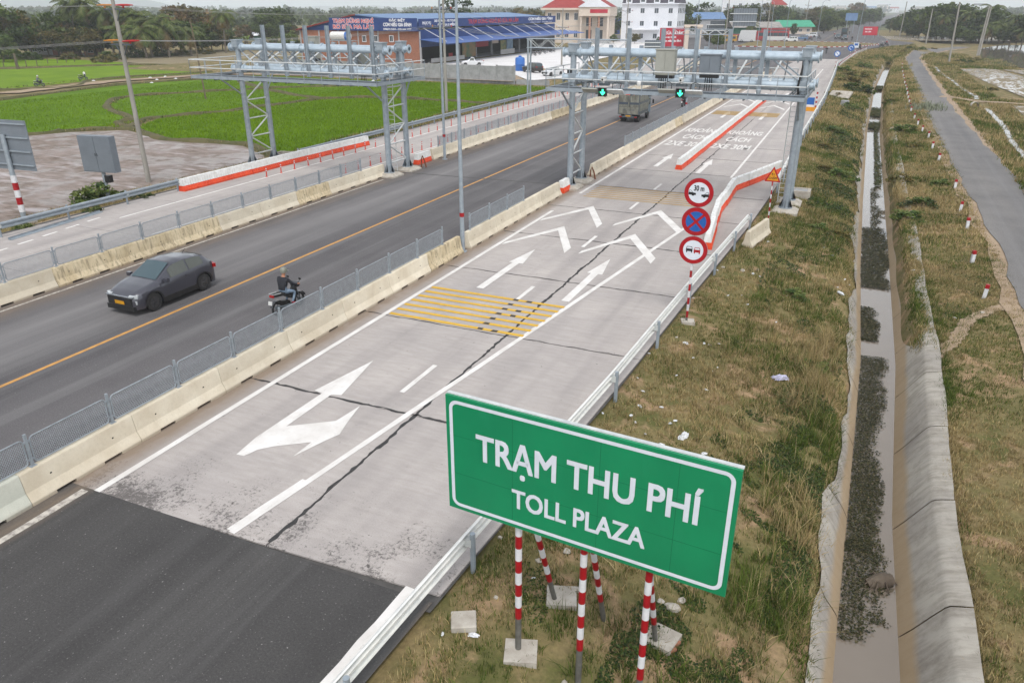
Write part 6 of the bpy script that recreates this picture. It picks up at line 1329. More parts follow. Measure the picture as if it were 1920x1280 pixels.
mb = MB(); mb.bb(.3, .5, fy(803), fy(866), 0, .9); mb.build('kerb_wall', 'concrete_lot', rs); mb = MB(); mb.bb(.3, .5, fy(936), fy(962), 0, 1.2); mb.build('kerb_wall', 'concrete_lot', rs)
# solar water tank on its frame
x, _ = AY(640, 70, 148); zt_ = AY(640, 68, 148)[1]; wt = thing('water_tank', 'white horizontal water tank on a steel frame before the brick wall', 'tank', None, (x, 148, -.3))
mb = MB(); mb.lathe([(.1, -2.6), (.85, -2.5), (.9, -2.3), (.9, 1.9), (.85, 2.1), (.1, 2.15)], (0, 0, zt_ + .3), 20, 'x'); tb = mb.build('tank', 'plastic_white', wt, True); mb = MB(); mb.lathe([(.91, 1.3), (.91, 2.0)], (0, 0, zt_ + .3), 20, 'x', cap=False); mb.build('end_band', 'tank_blue', tb)
for dx in (-2, 2):
    for dy in (-.7, .7): mb = MB(); mb.bb(dx - .06, dx + .06, dy - .06, dy + .06, 0, zt_ - .55); mb.build('leg', 'steel', wt)
mb = MB(); mb.bb(-2.7, 3.5, -.9, .9, zt_ - .68, zt_ - .56); mb.build('platform', 'steel', wt)
# grey block wall along the yard
bw = thing('block_wall', 'long grey block wall between the rice field and rest stop yard', 'wall', None, (-54.6, 123.8, -.9)); ztop = AY(960, 124, 123.8)[1] + .9
for i in range(17):
    x1 = -i * 3.3; mb = MB(); mb.bb(x1 - 3.22, x1 - .02, -.08, .08, -.3, ztop - .08 * math.sin(i * 1.7) ** 2); mb.build('wall_panel', 'block_grey', bw); mb = MB(); mb.bb(x1 - .12, x1 + .10, -.16, .16, -.3, ztop + .12); mb.build('pier', 'block_grey', bw)
lw = thing('block_wall', 'low grey wall stub running on toward the lattice gantry leg', 'wall', None, (-54.3, 123.9, -.9)); mb = MB(); mb.bb(0, 6.0, -.1, .1, -.3, .9); mb.build('wall_panel', 'block_grey', lw)
x, y = G(975, 133, -.26); bt = thing('plastic_tank', 'tall blue plastic water tank standing in the white lot', 'tank', None, (x, y, -.26)); mb = MB(); mb.lathe([(.9, 0), (.95, .1), (.95, 1.2), (.98, 1.25), (.95, 1.3), (.95, 2.2), (.8, 2.45), (.3, 2.6), (.3, 2.7)], n=20); mb.build('tank', 'tank_blue', bt, True); mb = MB(); mb.lathe([(.32, 2.7), (.32, 2.78), (.1, 2.82)], n=14); mb.build('lid', 'tank_blue', bt)
x, y = G(1008, 132, -.26); mb = MB(); mb.lathe([(1.8, 0), (1.5, .25), (1.0, .6), (.5, .9), (.1, 1.05)], n=14); o = mb.build('sand_heap', 'sand_dirt', None, 'all'); o.location = (x, y, -.27); tag(o, 'low brown sand heap beside the blue tank', 'sand heap')
# ---- generic building: size from the pixels it covers at the distance of its foot
YAW = math.atan2(right.y, right.x)
def at_px(u, v, z):
    x, y = G(u, v, z); k = (Vector((x, y, z)) - Vector((0, 0, CAMH))).dot(fwd) / FPX; return x, y, k
def block(name, label, u0, u1, vt, vb, z=0.0, turn=0.0, depth=10.0, wall='wall_white', roof=None, rh=0.0, floors=2, cols=4, cat='building', overhang=.5, roofmat='roof_red', sidecols=2, win=True, wscale=1.0):
    um = (u0 + u1) / 2; x, y, k = at_px(um, vb, z); Wb = (u1 - u0) * k / max(.5, math.cos(R(turn))); Hb = (vb - vt) * k * 1.02; t = thing(name, label, cat, None, (x, y, z), YAW + R(turn))
    mb = MB(); mb.bb(-Wb / 2, Wb / 2, 0, depth, -.5, Hb); mb.build('wall', wall, t)
    if roof == 'hip':
        o_ = overhang; mb = MB(); mb.add([(-Wb / 2 - o_, -o_, Hb + .01), (Wb / 2 + o_, -o_, Hb + .01), (Wb / 2 + o_, depth + o_, Hb + .01), (-Wb / 2 - o_, depth + o_, Hb + .01), (-Wb / 4, depth / 2, Hb + rh), (Wb / 4, depth / 2, Hb + rh)], [(0, 1, 5, 4), (1, 2, 5), (2, 3, 4, 5), (3, 0, 4), (3, 2, 1, 0)]); mb.build('roof', roofmat, t)
    elif roof == 'gable':
        o_ = overhang; mb = MB(); mb.prism([(-o_, Hb + .01), (depth + o_, Hb + .01), (depth / 2, Hb + rh)], 'x', -Wb / 2 - o_, Wb / 2 + o_); mb.build('roof', roofmat, t)
    elif roof == 'mansard':
        mb = MB(); a = [(-Wb / 2 - .1, -.1), (Wb / 2 + .1, -.1), (Wb / 2 + .1, depth + .1), (-Wb / 2 - .1, depth + .1)]; vs_ = [(p, q, Hb + .3) for p, q in a] + [(p * .86, (q - depth / 2) * .82 + depth / 2, Hb + rh) for p, q in a]; mb.add(vs_, [(i, (i + 1) % 4, 4 + (i + 1) % 4, 4 + i) for i in range(4)] + [(4, 5, 6, 7)]); mb.build('roof', roofmat, t)
        mb = MB(); mb.bb(-Wb / 2 - .7, Wb / 2 + .7, -.7, depth + .7, Hb + .002, Hb + .35); mb.build('cornice', wall, t)
    elif roof == 'flat': mb = MB(); mb.bb(-Wb / 2 - .4, Wb / 2 + .4, -.4, depth + .4, Hb + .002, Hb + .35); mb.build('parapet', roofmat, t)
    if win:
        fh = Hb / floors; ww, wh = min(1.5, Wb / cols * .42) * wscale, fh * .42
        def wnd(p0, ax, zz):
            mb = MB(); f_ = lambda a, b, c, d, e, g: mb.bb(a, b, c, d, e, g) if ax == 'x' else mb.bb(c, d, a, b, e, g)
            if ax == 'x':
                mb.bb(p0 - ww / 2, p0 + ww / 2, -.06, -.003, zz, zz + wh); w_ = mb.build('window', 'wall_white', t)
                for q in (0, 1): mb = MB(); mb.bb(p0 - ww / 2 + .08 + q * ww / 2 * .96, p0 - ww * .02 + q * ww / 2 * .96, -.08, -.061, zz + .1, zz + wh - .1); mb.build('pane', 'glass_window', w_)
            else:
                mb.bb(Wb / 2 + .003, Wb / 2 + .06, p0 - ww / 2, p0 + ww / 2, zz, zz + wh); w_ = mb.build('window', 'wall_white', t); mb = MB(); mb.bb(Wb / 2 + .061, Wb / 2 + .08, p0 - ww / 2 + .1, p0 + ww / 2 - .1, zz + .1, zz + wh - .1); mb.build('pane', 'glass_window', w_)
        for f in range(floors):
            for c in range(cols): wnd(-Wb / 2 + Wb * (c + .5) / cols, 'x', f * fh + fh * .3)
            if turn < -5:
                for c in range(sidecols): wnd(depth * (c + .5) / sidecols, 'y', f * fh + fh * .3)
    return t, Wb, Hb, k
# peach town hall
th_, Wb, Hb, k = block('town_hall', 'peach town hall with red hip roof and columned porch', 1022, 1086, 22, 80, -.2, -18, 14, 'wall_cream', 'hip', 3.6, 2, 4, roofmat='roof_red', overhang=1.2, sidecols=2)
mb = MB(); mb.bb(-Wb / 2 - 1.4, Wb / 2 + .3, -1.4, 15.4, Hb - .7, Hb); mb.build('cornice', 'wall_cream', th_)
px0, px1 = Wb / 2 + .02, Wb / 2 + 11
mb = MB(); mb.bb(px0, px1, -3.0, 10, Hb - 2.6, Hb + .3); pq = mb.build('porch_top', 'wall_cream', th_); mb = MB(); mb.bb(px0, px1 - .6, .5, 10, -.5, Hb - 2.602); mb.build('porch_wall', 'wall_cream', th_); mb = MB(); mb.bb(px0, px1, -3.2, .5, -.5, .9); mb.build('steps', 'wall_grey', th_)
for i in range(4): xx = px0 + .7 + (px1 - px0 - 1.4) * i / 3; mb = MB(); mb.lathe([(.5, .9), (.42, 1.3), (.40, Hb - 3.2), (.55, Hb - 2.62)], (xx, -2.3, 0), 12); mb.build('column', 'wall_pink' if i in (1, 2) else 'wall_cream', th_, True)
mb = MB(); mb.prism([(px0 - .3, Hb + .302), (px1 + .3, Hb + .302), ((px0 + px1) / 2, Hb + 3.6)], 'y', -3.4, -2.9); mb.build('pediment', 'wall_white', th_); mb = MB(); mb.prism([(px0 - .2, Hb + .4), (px1 + .2, Hb + .4), ((px0 + px1) / 2, Hb + 3.4)], 'y', -2.89, 8); mb.build('porch_roof', 'roof_red', th_)
mb = MB(); mb.bb(px0 + 4.0, px1 - .8, -3.08, -3.003, Hb - 1.6, Hb - .4); mb.build('sign_plate', 'billboard_red', th_)
for i in range(2): mb = MB(); mb.bb(px0 + 2 + i * 4, px0 + 4 + i * 4, .42, .499, 1.2, 4.2); mb.build('door', 'glass_window', th_); mb = MB(); mb.bb(px0 + 2 + i * 4, px0 + 4 + i * 4, .42, .499, 5.4, 8.2); mb.build('window', 'glass_window', th_)
# white mansard building
mw, Wb, Hb, k = block('office_building', 'white three storey building with dark mansard roof and dormers', 1166, 1262, 16, 80, -.2, -24, 12, 'wall_white', 'mansard', 5.2, 3, 4, roofmat='roof_slate', sidecols=5)
for c in range(4): xx = -Wb / 2 + Wb * (c + .5) / 4; mb = MB(); mb.bb(xx - 1.1, xx + 1.1, -.25, 2.2, Hb + .4, Hb + 2.4); d_ = mb.build('dormer', 'wall_white', mw); mb = MB(); mb.bb(xx - .7, xx + .7, -.3, -.251, Hb + .8, Hb + 2.0); mb.build('pane', 'glass_window', d_)
mb = MB(); mb.bb(-Wb * .3, Wb * .2, -2.6, -.004, Hb * .33, Hb * .37); mb.build('porch_slab', 'wall_white', mw)
block('shop_house', 'blue fronted eatery between the peach and white buildings', 1128, 1162, 40, 64, -.2, 0, 8, 'wall_blue', 'flat', floors=1, cols=1, roofmat='board_blue', win=False)
block('apartment_block', 'tall pale block rising above trees behind the highway signs', 1352, 1436, -28, 60, -.2, -15, 16, 'wall_white', 'flat', floors=5, cols=4, roofmat='wall_grey')
block('warehouse', 'long blue roofed warehouse right of the white building', 1276, 1356, 40, 72, -.2, 0, 14, 'wall_grey', 'gable', 2.6, 1, 4, roofmat='roof_bluegrey')
block('market_hall', 'market hall with bright green tin roof', 1464, 1522, 52, 64, 0, 4, 12, 'wall_cream', 'gable', 2.8, 1, 4, roofmat='roof_green', overhang=1.2)
block('market_hall', 'dark green open shed behind the parked coaches', 1374, 1464, 54, 70, 0, 0, 12, P('wall_green', S(44, 100, 80), None, .5, .8) and 'wall_green', 'gable', 2.2, 1, 4, roofmat='roof_tin', win=False)
block('house', 'red hip roofed house above the trees behind the market', 1436, 1470, 14, 52, 0, 0, 10, 'wall_cream', 'hip', 3.5, 3, 3, roofmat='roof_red')
for i, (u0, u1, vt, vb, rm, lab) in enumerate([(1602, 1622, 17, 26, 'roof_tin', 'pale shophouse lowest in the far street row'), (1624, 1642, 16, 25, 'roof_bluegrey', 'blue roofed shophouse in the far street row'), (1646, 1664, 13, 24, 'roof_tin', 'gabled white shophouse in the far street row'), (1668, 1684, 17, 24, 'roof_red', 'red roofed shophouse in the far street row'), (1710, 1740, 17, 26, 'roof_tin', 'long pale shed behind the far palms'), (1826, 1850, 12, 26, 'roof_slate', 'grey brown block showing above the palms'), (1560, 1584, 16, 27, 'roof_tin', 'small pale house behind roadside trees')]):
    block('house', lab, u0, u1, vt, vb, -1, -8 + 5 * (i % 3), 14, 'wall_white' if i % 2 else 'wall_cream', 'gable', 4.0, 2, 3, roofmat=rm)
block('house', 'low house with faded red roof among the palms by the flooded field', 1884, 1935, 44, 56, -.9, 5, 9, 'wall_grey', 'hip', 2.6, 1, 4, roofmat='roof_red'); block('house', 'tin shed below the faded red roofed house', 1886, 1914, 50, 62, -.9, 5, 4, 'wall_grey', 'gable', .8, 1, 1, roofmat='roof_tin', win=False)
block('farmhouse', 'low farmhouse with rusty tin roof at the rice field edge', 58, 118, 88, 102, -.8, 6, 7, 'wall_grey', 'gable', 1.8, 1, 3, roofmat='roof_tin', overhang=.8); block('farmhouse', 'small brick hut with a tin lean to beside the farmhouse', 100, 140, 92, 103, -.8, 0, 4, 'red_brick', 'gable', .9, 1, 1, roofmat='roof_tin', win=False); block('farmhouse', 'tiny grey gable hut at the end of the rice field', 158, 184, 92, 103, -.8, 0, 4, 'wall_pink', 'gable', 1.5, 1, 1, roofmat='roof_tin'); block('farmhouse', 'white roofed house with green wall among banana plants', 446, 482, 68, 76, -.8, 0, 7, 'wall_green', 'gable', 1.4, 1, 2, roofmat='wall_white')
# ---- billboards
def billboard(label, u0, u1, vt, vb, foot, mat, z=0.0, legs=2, back=False, texts=(), turn=0, lm='steel'):
    um = (u0 + u1) / 2; x, y, k = at_px(um, foot, z); Wb = (u1 - u0) * k; h0, h1 = (foot - vb) * k, (foot - vt) * k; t = thing('billboard', label, 'billboard', None, (x, y, z), YAW + R(turn))
    for i in range(legs): xx = (-Wb * .3 + Wb * .6 * i / max(1, legs - 1)) if legs > 1 else -Wb * .45; mb = MB(); mb.tube([(xx, .2, -.4), (xx, .2, h1 - .2)], .14, 8); mb.build('post', lm, t, True)
    mb = MB(); mb.bb(-Wb / 2, Wb / 2, -.08, .06, h0, h1); p_ = mb.build('panel', mat, t)
    if back:
        for i in range(9): xx = -Wb / 2 + Wb * (i + .5) / 9; mb = MB(); mb.bb(xx - .04, xx + .04, -.15, -.081, h0, h1); mb.build('rib', 'steel_dark', p_)
        for f in (.25, .7): mb = MB(); mb.bb(-Wb / 2 - 1, Wb / 2, -.3, -.151, h0 + (h1 - h0) * f - .1, h0 + (h1 - h0) * f + .1); mb.build('beam', 'steel_bright', p_)
    for tx, fx, fz, sz, w in texts: text_on(tx, (h1 - h0) * sz, 'letter_white', p_, (Wb * fx, -.10, h0 + (h1 - h0) * fz), width=Wb * w, offset=.03)
    return t
billboard('red roadside billboard with white lettering before the white building', 1235, 1280, 56, 88, 96, 'billboard_red', texts=(('BÒ SỮA MA LÂM', 0, .72, .22, .86), ('Phục vụ 24/24', -.12, .5, .13, .6), ('Cơm niêu gia đình', 0, .3, .16, .8)))
billboard('red billboard with white text beside the far highway', 1616, 1643, 52, 67, 72, 'billboard_red', texts=(('TRẠM DỪNG CHÂN', -.15, .72, .18, .5), ('MA LÂM', -.15, .4, .18, .4)))
billboard('pale blue overhead direction board beyond the roundabout', 1581, 1603, 28, 41, 62, 'roof_bluegrey', legs=2)
billboard('large grey highway sign seen from behind on one post', 1368, 1411, 23, 53, 98, 'cabinet_grey', legs=1, back=True); billboard('dark ribbed back of a highway sign below the larger one', 1327, 1354, 44, 66, 96, 'steel_dark', legs=1, back=True); billboard('low grey ribbed sign back before the red billboard', 1207, 1242, 78, 93, 110, 'cabinet_grey', legs=2, back=True)
x, y = G(1296, 97, 0); gt = thing('entrance_gate', 'pair of cream gate pillars with a thin beam near the red billboard', 'gate', None, (x, y, 0), YAW)
for dx in (-1.7, 1.7): mb = MB(); mb.bb(dx - .55, dx + .55, -.5, .5, -.2, 6.2); mb.bb(dx - .75, dx + .75, -.7, .7, 6.201, 6.5); mb.build('pillar', 'wall_cream', gt)
mb = MB(); mb.bb(-2.6, 2.6, -.3, .3, 6.501, 6.9); mb.build('beam', 'wall_cream', gt)
# ================================================================ vegetation
def attr_mat(name, rough=.75, trans=0.0, spec=.15):
    s = NT(name); a = s.n('ShaderNodeAttribute', attribute_name='Col'); v = s.coord('world'); f = s.noise(v, 1.7, 4, .6)
    oi = s.n('ShaderNodeObjectInfo'); k = s.math('MULTIPLY_ADD', oi.outputs['Random'], .3); k.node.inputs[2].default_value = .85
    c = s.mix(1.0, a.outputs['Color'], k, 'MULTIPLY'); c = s.mix(s.ramp(f, [(.3, 0), (.7, .3)]), c, s.mix(1.0, c, (.62, .62, .5), 'MULTIPLY')); s.out(c, rough, 0, spec)
    if trans:
        tr = s.n('ShaderNodeBsdfTranslucent'); s.l(c, tr.inputs[0]); mx = s.n('ShaderNodeMixShader'); mx.inputs[0].default_value = trans; s.l(s.b.outputs[0], mx.inputs[1]); s.l(tr.outputs[0], mx.inputs[2]); s.l(mx.outputs[0], s.t.nodes['Material Output'].inputs[0])
attr_mat('leaf', .6, .25, .25); attr_mat('grass_blade', .8, .2, .1)
P('bark', S(120, 108, 94), S(88, 78, 68), 3, .95, stretch=(1, 1, .3)); P('palm_bark', S(132, 122, 108), S(100, 92, 82), 2, .95, stretch=(1, 1, 3))
def raw_mesh(name, co, tri_idx, cols, mat):
    """co (N,3), faces (M,k) same size, cols (N,3)"""
    me = bpy.data.meshes.new(name); co = np.ascontiguousarray(co, np.float32); f = np.ascontiguousarray(tri_idx, np.int32); k = f.shape[1]
    me.vertices.add(len(co)); me.vertices.foreach_set('co', co.ravel()); me.loops.add(f.size); me.loops.foreach_set('vertex_index', f.ravel()); me.polygons.add(len(f))
    me.polygons.foreach_set('loop_start', np.arange(0, f.size, k, dtype=np.int32)); me.polygons.foreach_set('loop_total', np.full(len(f), k, np.int32)); me.update(calc_edges=True)
    ca = me.color_attributes.new('Col', 'FLOAT_COLOR', 'POINT'); ca.data.foreach_set('color', np.concatenate([cols, np.ones((len(cols), 1))], 1).astype(np.float32).ravel()); me.materials.append(MAT[mat]); return me
def unit(v): return v / np.maximum(np.linalg.norm(v, axis=-1, keepdims=True), 1e-9)
def leaf_cards(c, size, cols, rng, flat=0.35, aspect=1.8):
    n = len(c); a = unit(rng.normal(size=(n, 3))); nrm = unit(rng.normal(size=(n, 3)) * (1 - flat) + np.array([0, 0, 1.0]) * flat * 2); a = unit(a - nrm * (a * nrm).sum(1, keepdims=True)); b = np.cross(nrm, a); s = size[:, None]
    v = np.stack([c - a * s * aspect / 2, c + b * s / 2 + a * s * .1, c + a * s * aspect / 2, c - b * s / 2 + a * s * .1], 1).reshape(-1, 3); f = np.arange(4 * n).reshape(n, 4); return v, f, np.repeat(cols, 4, 0)
def crown_mesh(name, rng, rx, rz, zc, ncl, per, leaf, pal, gap=.55, top=.25):
    d = unit(rng.normal(size=(ncl, 3))); r = rng.uniform(.45, 1.0, (ncl, 1)) ** .6; cc = d * r * np.array([rx, rx, rz]); cc[:, 2] = np.where(cc[:, 2] < 0, cc[:, 2] * .75, cc[:, 2]); cr = rng.uniform(.16, .34, ncl) * rx
    lob = 1 + .22 * np.sin(np.arctan2(cc[:, 1], cc[:, 0]) * 3 + rng.uniform(0, 6)) + .12 * np.sin(np.arctan2(cc[:, 1], cc[:, 0]) * 5 + rng.uniform(0, 6)); cc[:, :2] *= lob[:, None]
    idx = np.repeat(np.arange(ncl), per); p = unit(rng.normal(size=(len(idx), 3))) * (rng.uniform(0, 1, (len(idx), 1)) ** .45) * cr[idx][:, None] * np.array([1.15, 1.15, .8]); c = cc[idx] + p; c[:, 2] += zc
    pal = np.array(pal); w = rng.uniform(0, 1, ncl); base = pal[(w * len(pal)).astype(int)]; cols = base[idx] * rng.uniform(.75, 1.55, (len(idx), 1)); sz = leaf * rng.uniform(.6, 1.3, len(idx))
    v, f, cl = leaf_cards(c, sz, cols, rng); return raw_mesh(name, v, f, cl, 'leaf'), cc + np.array([0, 0, zc])
def trunk_mesh(cc, zc, r, rng, nl=9):
    mb = MB(); mb.tube([(0, 0, -.4), (.1 * r, 0, zc * .35), (-.2 * r, .1 * r, zc * .8), (0, 0, zc)], [r * 1.25, r, r * .8, r * .4], 8)
    for i in rng.choice(len(cc), min(nl, len(cc)), replace=False):
        e = cc[i]; st = Vector((0, 0, zc * rng.uniform(.4, .75))); mid = st.lerp(Vector(e), .55) + Vector((0, 0, .05 * zc)); mb.tube([st, mid, Vector(e)], [r * .5, r * .3, r * .1], 6)
    return mb.mesh('trunk', 'bark', True)
GD = [S(58, 76, 30, .75), S(70, 88, 36, .75), S(46, 62, 28, .75), S(88, 104, 44, .75)]; GB = [S(106, 98, 50, .75), S(88, 92, 42, .75), S(120, 106, 60, .75), S(78, 82, 38, .75)]; GL = [S(84, 106, 48), S(100, 118, 56), S(72, 96, 44), S(112, 124, 66)]; GR = [S(112, 92, 60, .75), S(94, 84, 50, .75), S(128, 104, 70, .75), S(84, 84, 42, .75)]
TREES = {}
def mk_tree(key, seed, h, rx, rz, ncl, per, leaf, pal):
    rng = np.random.default_rng(seed); zc = h - rz; cm, cc = crown_mesh('crown', rng, rx, rz, zc, ncl, per, leaf, pal); TREES[key] = (cm, trunk_mesh(cc, zc, .22 * h / 10, rng), h)
mk_tree('dark', 1, 11, 5.2, 5.0, 74, 62, .50, GD); mk_tree('dark2', 2, 10, 6.0, 4.4, 80, 60, .50, GD); mk_tree('brown', 3, 10, 5.4, 4.2, 60, 55, .46, GR); mk_tree('olive', 4, 9, 5.0, 3.8, 66, 60, .46, GB); mk_tree('light', 5, 10, 4.8, 4.4, 62, 58, .48, GL); mk_tree('sparse', 6, 11, 3.6, 4.6, 26, 40, .40, GD); mk_tree('shrub', 7, 1.75, 1.5, 1.2, 34, 46, .17, GB); mk_tree('shrubg', 8, 1.45, 1.4, 1.0, 34, 46, .16, GL); mk_tree('shrubd', 9, 1.6, 1.6, 1.1, 36, 46, .17, GD); mk_tree('cypress', 10, 12, 1.8, 5.5, 50, 40, .4, GD)
def palm_mesh(seed, h, L=3.8, nf=20):
    rng = np.random.default_rng(seed); lean = rng.uniform(-.8, .8, 2); pts = [(lean[0] * t * t, lean[1] * t * t, h * t) for t in (0, .3, .6, .85, 1.0)]; mb = MB(); mb.tube([(0, 0, -.4)] + pts[1:], [.24, .17, .15, .14, .15], 8); tm = mb.mesh('trunk', 'palm_bark', True)
    V = []; Fc = []; C = []; top = np.array(pts[-1])
    for i in range(nf):
        az = 2.4 * i + rng.uniform(-.3, .3); el = 1.15 - 1.75 * i / nf + rng.uniform(-.12, .12); Lf = L * rng.uniform(.85, 1.1); dead = i > nf - 4; p = top.copy(); n = 12; d = np.array([math.cos(az), math.sin(az)]); ang = el; prev = None; rib = []
        for j in range(n + 1): rib.append((p.copy(), ang)); p = p + np.array([d[0] * math.cos(ang), d[1] * math.cos(ang), math.sin(ang)]) * Lf / n; ang -= .13 + .05 * rng.uniform()
        side = np.array([-d[1], d[0], 0])
        for j in range(1, n + 1):
            p, a = rib[j]; t = j / n; ll = .95 * math.sin(PI * (t * .85 + .12)) ** .7 * (L / 3.8); fwdv = np.array([d[0] * math.cos(a), d[1] * math.cos(a), math.sin(a)])
            for s_ in (-1, 1):
                for q in (0, .5):
                    b = p + fwdv * Lf / n * q; tip = b + (side * s_ * .85 + fwdv * .55 + np.array([0, 0, -.35 - .3 * rng.uniform()])) * ll; w = fwdv * .085; k = len(V); V += [b - w, b + w, tip + w * .3, tip - w * .3]; Fc.append((k, k + 1, k + 2, k + 3)); c = np.array(S(150, 128, 84) if dead else (S(84, 102, 42, .68) if rng.uniform() < .65 else S(112, 120, 60, .68))) * rng.uniform(.75, 1.2); C += [c] * 4
            k = len(V); pa, pb = rib[j - 1][0], rib[j][0]; w = side * .035; V += [pa - w, pa + w, pb + w, pb - w]; Fc.append((k, k + 1, k + 2, k + 3)); C += [np.array(S(130, 124, 70))] * 4
    return raw_mesh('fronds', np.array(V), np.array(Fc), np.array(C), 'leaf'), tm, h + 2.2
TREES['palm'] = palm_mesh(21, 9); TREES['palm2'] = palm_mesh(22, 7.5, 3.6, 18); TREES['palm3'] = palm_mesh(23, 5.0, 3.9, 18)
def banana(seed):
    rng = np.random.default_rng(seed); V = []; Fc = []; C = []
    for i in range(14):
        az = rng.uniform(0, 6.28); el = rng.uniform(.7, 1.35); L = rng.uniform(1.6, 2.6); p = np.array([rng.uniform(-.6, .6), rng.uniform(-.6, .6), rng.uniform(.6, 1.6)]); d = np.array([math.cos(az), math.sin(az)]); side = np.array([-d[1], d[0], 0]); c = np.array(S(128, 150, 66)) * rng.uniform(.75, 1.15); a = el; k0 = len(V); n = 6
        for j in range(n + 1):
            w = .30 * math.sin(PI * (j / n * .9 + .07)); V += [p - side * w, p + side * w]; C += [c, c * .85]
            if j: k = len(V); Fc.append((k - 4, k - 3, k - 1, k - 2))
            p = p + np.array([d[0] * math.cos(a), d[1] * math.cos(a), math.sin(a)]) * L / n; a -= .22
    mb = MB(); [mb.tube([(x, y, -.2), (x * .8, y * .8, 1.5)], [.14, .08], 7) for x, y in ((.3, .2), (-.4, .1), (.05, -.4))]
    return raw_mesh('leaves', np.array(V), np.array(Fc), np.array(C), 'leaf'), mb.mesh('trunk', 'palm_bark', True), 3.4
TREES['banana'] = banana(31); TREES['banana2'] = banana(32)
rt = random.Random(12)
def tree(kind, x, y, z, h, label, group=None, name=None, cat='tree', wide=1.0):
    cm, tm, h0 = TREES[kind]; s_ = h / h0; nm = name or {'p': 'palm_tree', 'b': 'banana_plant' if 'banana' in kind else 'broadleaf_tree', 's': 'wild_bush'}.get(kind[0], 'broadleaf_tree')
    if kind == 'sparse': nm = name or 'broadleaf_tree'
    t = thing(nm, label, cat, group, (x, y, z), rt.uniform(0, 6.28)); t.scale = (s_ * wide, s_ * wide, s_); ob('fronds' if nm == 'palm_tree' else ('leaves' if 'banana' in nm else 'crown'), cm, t); ob('trunk', tm, t); return t
def tpx(kind, u, vb, vt, z, label, group, wide=1.0):
    x, y, k = at_px(u, vb, z); return tree(kind, x, y, z, max(2.0, (vb - vt) * k * 1.0), label, group, wide=wide)
PG = 'coconut palm in the grove behind the rice fields'; BG = 'dark leafy tree in the grove behind the rice fields'; RG = 'brownish half bare tree in the grove behind the rice fields'; NG = 'pale banana plant at the foot of the grove'
for kind, u, vb, vt, wd in (('dark', 6, 106, 18, 1.1), ('olive', 34, 104, 34, 1.1), ('dark2', 62, 102, 47, 1), ('brown', 52, 100, 40, 1), ('dark', 112, 100, 30, 1.05), ('brown', 132, 100, 50, 1), ('dark2', 152, 96, 38, 1), ('palm', 150, 94, 2, 1.15), ('palm', 180, 94, -4, 1.15), ('dark', 190, 98, 24, 1.0), ('light', 8, 112, 66, 1.0), ('olive', 118, 102, 62, 1.1), ('olive', 164, 102, 60, 1.2), ('dark2', 214, 98, 40, 1), ('palm2', 215, 95, 12, 1.1), ('palm', 240, 96, 14, 1.2), ('palm2', 256, 97, 24, 1.2), ('palm', 270, 96, 20, 1.2), ('palm2', 286, 98, 32, 1.25), ('palm3', 276, 100, 44, 1.2), ('palm2', 305, 96, 26, 1.2), ('palm3', 318, 98, 36, 1.2), ('dark', 245, 99, 50, 1.1), ('dark2', 296, 98, 50, 1.1), ('brown', 345, 92, 20, 1.05), ('brown', 372, 92, 24, 1.1), ('dark2', 340, 96, 44, 1.1), ('dark', 380, 94, 46, 1), ('palm', 424, 90, 20, 1.15), ('olive', 398, 92, 50, 1), ('dark2', 418, 90, 55, 1), ('brown', 462, 76, 50, 1.1), ('dark', 510, 76, 30, 1.15), ('dark2', 520, 74, 20, 1.1), ('light', 478, 60, 44, 1.3), ('olive', 545, 74, 52, 1.2), ('palm2', 92, 96, 50, 1), ('light', 225, 98, 66, 1), ('light', 545, 90, 62, 1.2), ('palm3', 232, 99, 46, 1.2), ('dark2', 20, 98, 30, 1.1), ('palm3', 360, 96, 48, 1.15)):
    lab, gp = (PG, 'palms behind the rice fields') if kind.startswith('palm') else ((RG, 'brownish trees behind the rice fields') if kind in ('brown', 'olive') else ((BG, 'dark trees behind the rice fields') if kind.startswith('dark') else ('pale green low tree in the grove behind the rice fields', 'pale trees behind the rice fields')))
    tpx(kind, u, vb + (10 if kind.startswith('palm') else 5), vt - (2 if kind.startswith('palm') else 0), -.9, lab, gp, wd)
for i, (u, vb, vt) in enumerate(((352, 84, 66), (362, 86, 68), (395, 84, 68), (450, 82, 66), (462, 84, 64), (508, 84, 66), (516, 84, 66), (290, 90, 72), (310, 90, 74), (540, 86, 68))): tpx('banana' if i % 2 else 'banana2', u, vb, vt, -.9, NG, 'banana plants by the grove', 1.3)
for i, (u, vb, vt) in enumerate(((258, 108, 98), (385, 102, 90), (205, 112, 100), (220, 114, 104), (30, 112, 98), (340, 104, 95), (300, 106, 98), (130, 112, 104), (60, 113, 105), (190, 118, 110))): tpx(('shrubd', 'shrub')[i % 2], u, vb, vt, -.9, 'round dark bush along the far edge of the fields', 'bushes along the field edge', 1.3)
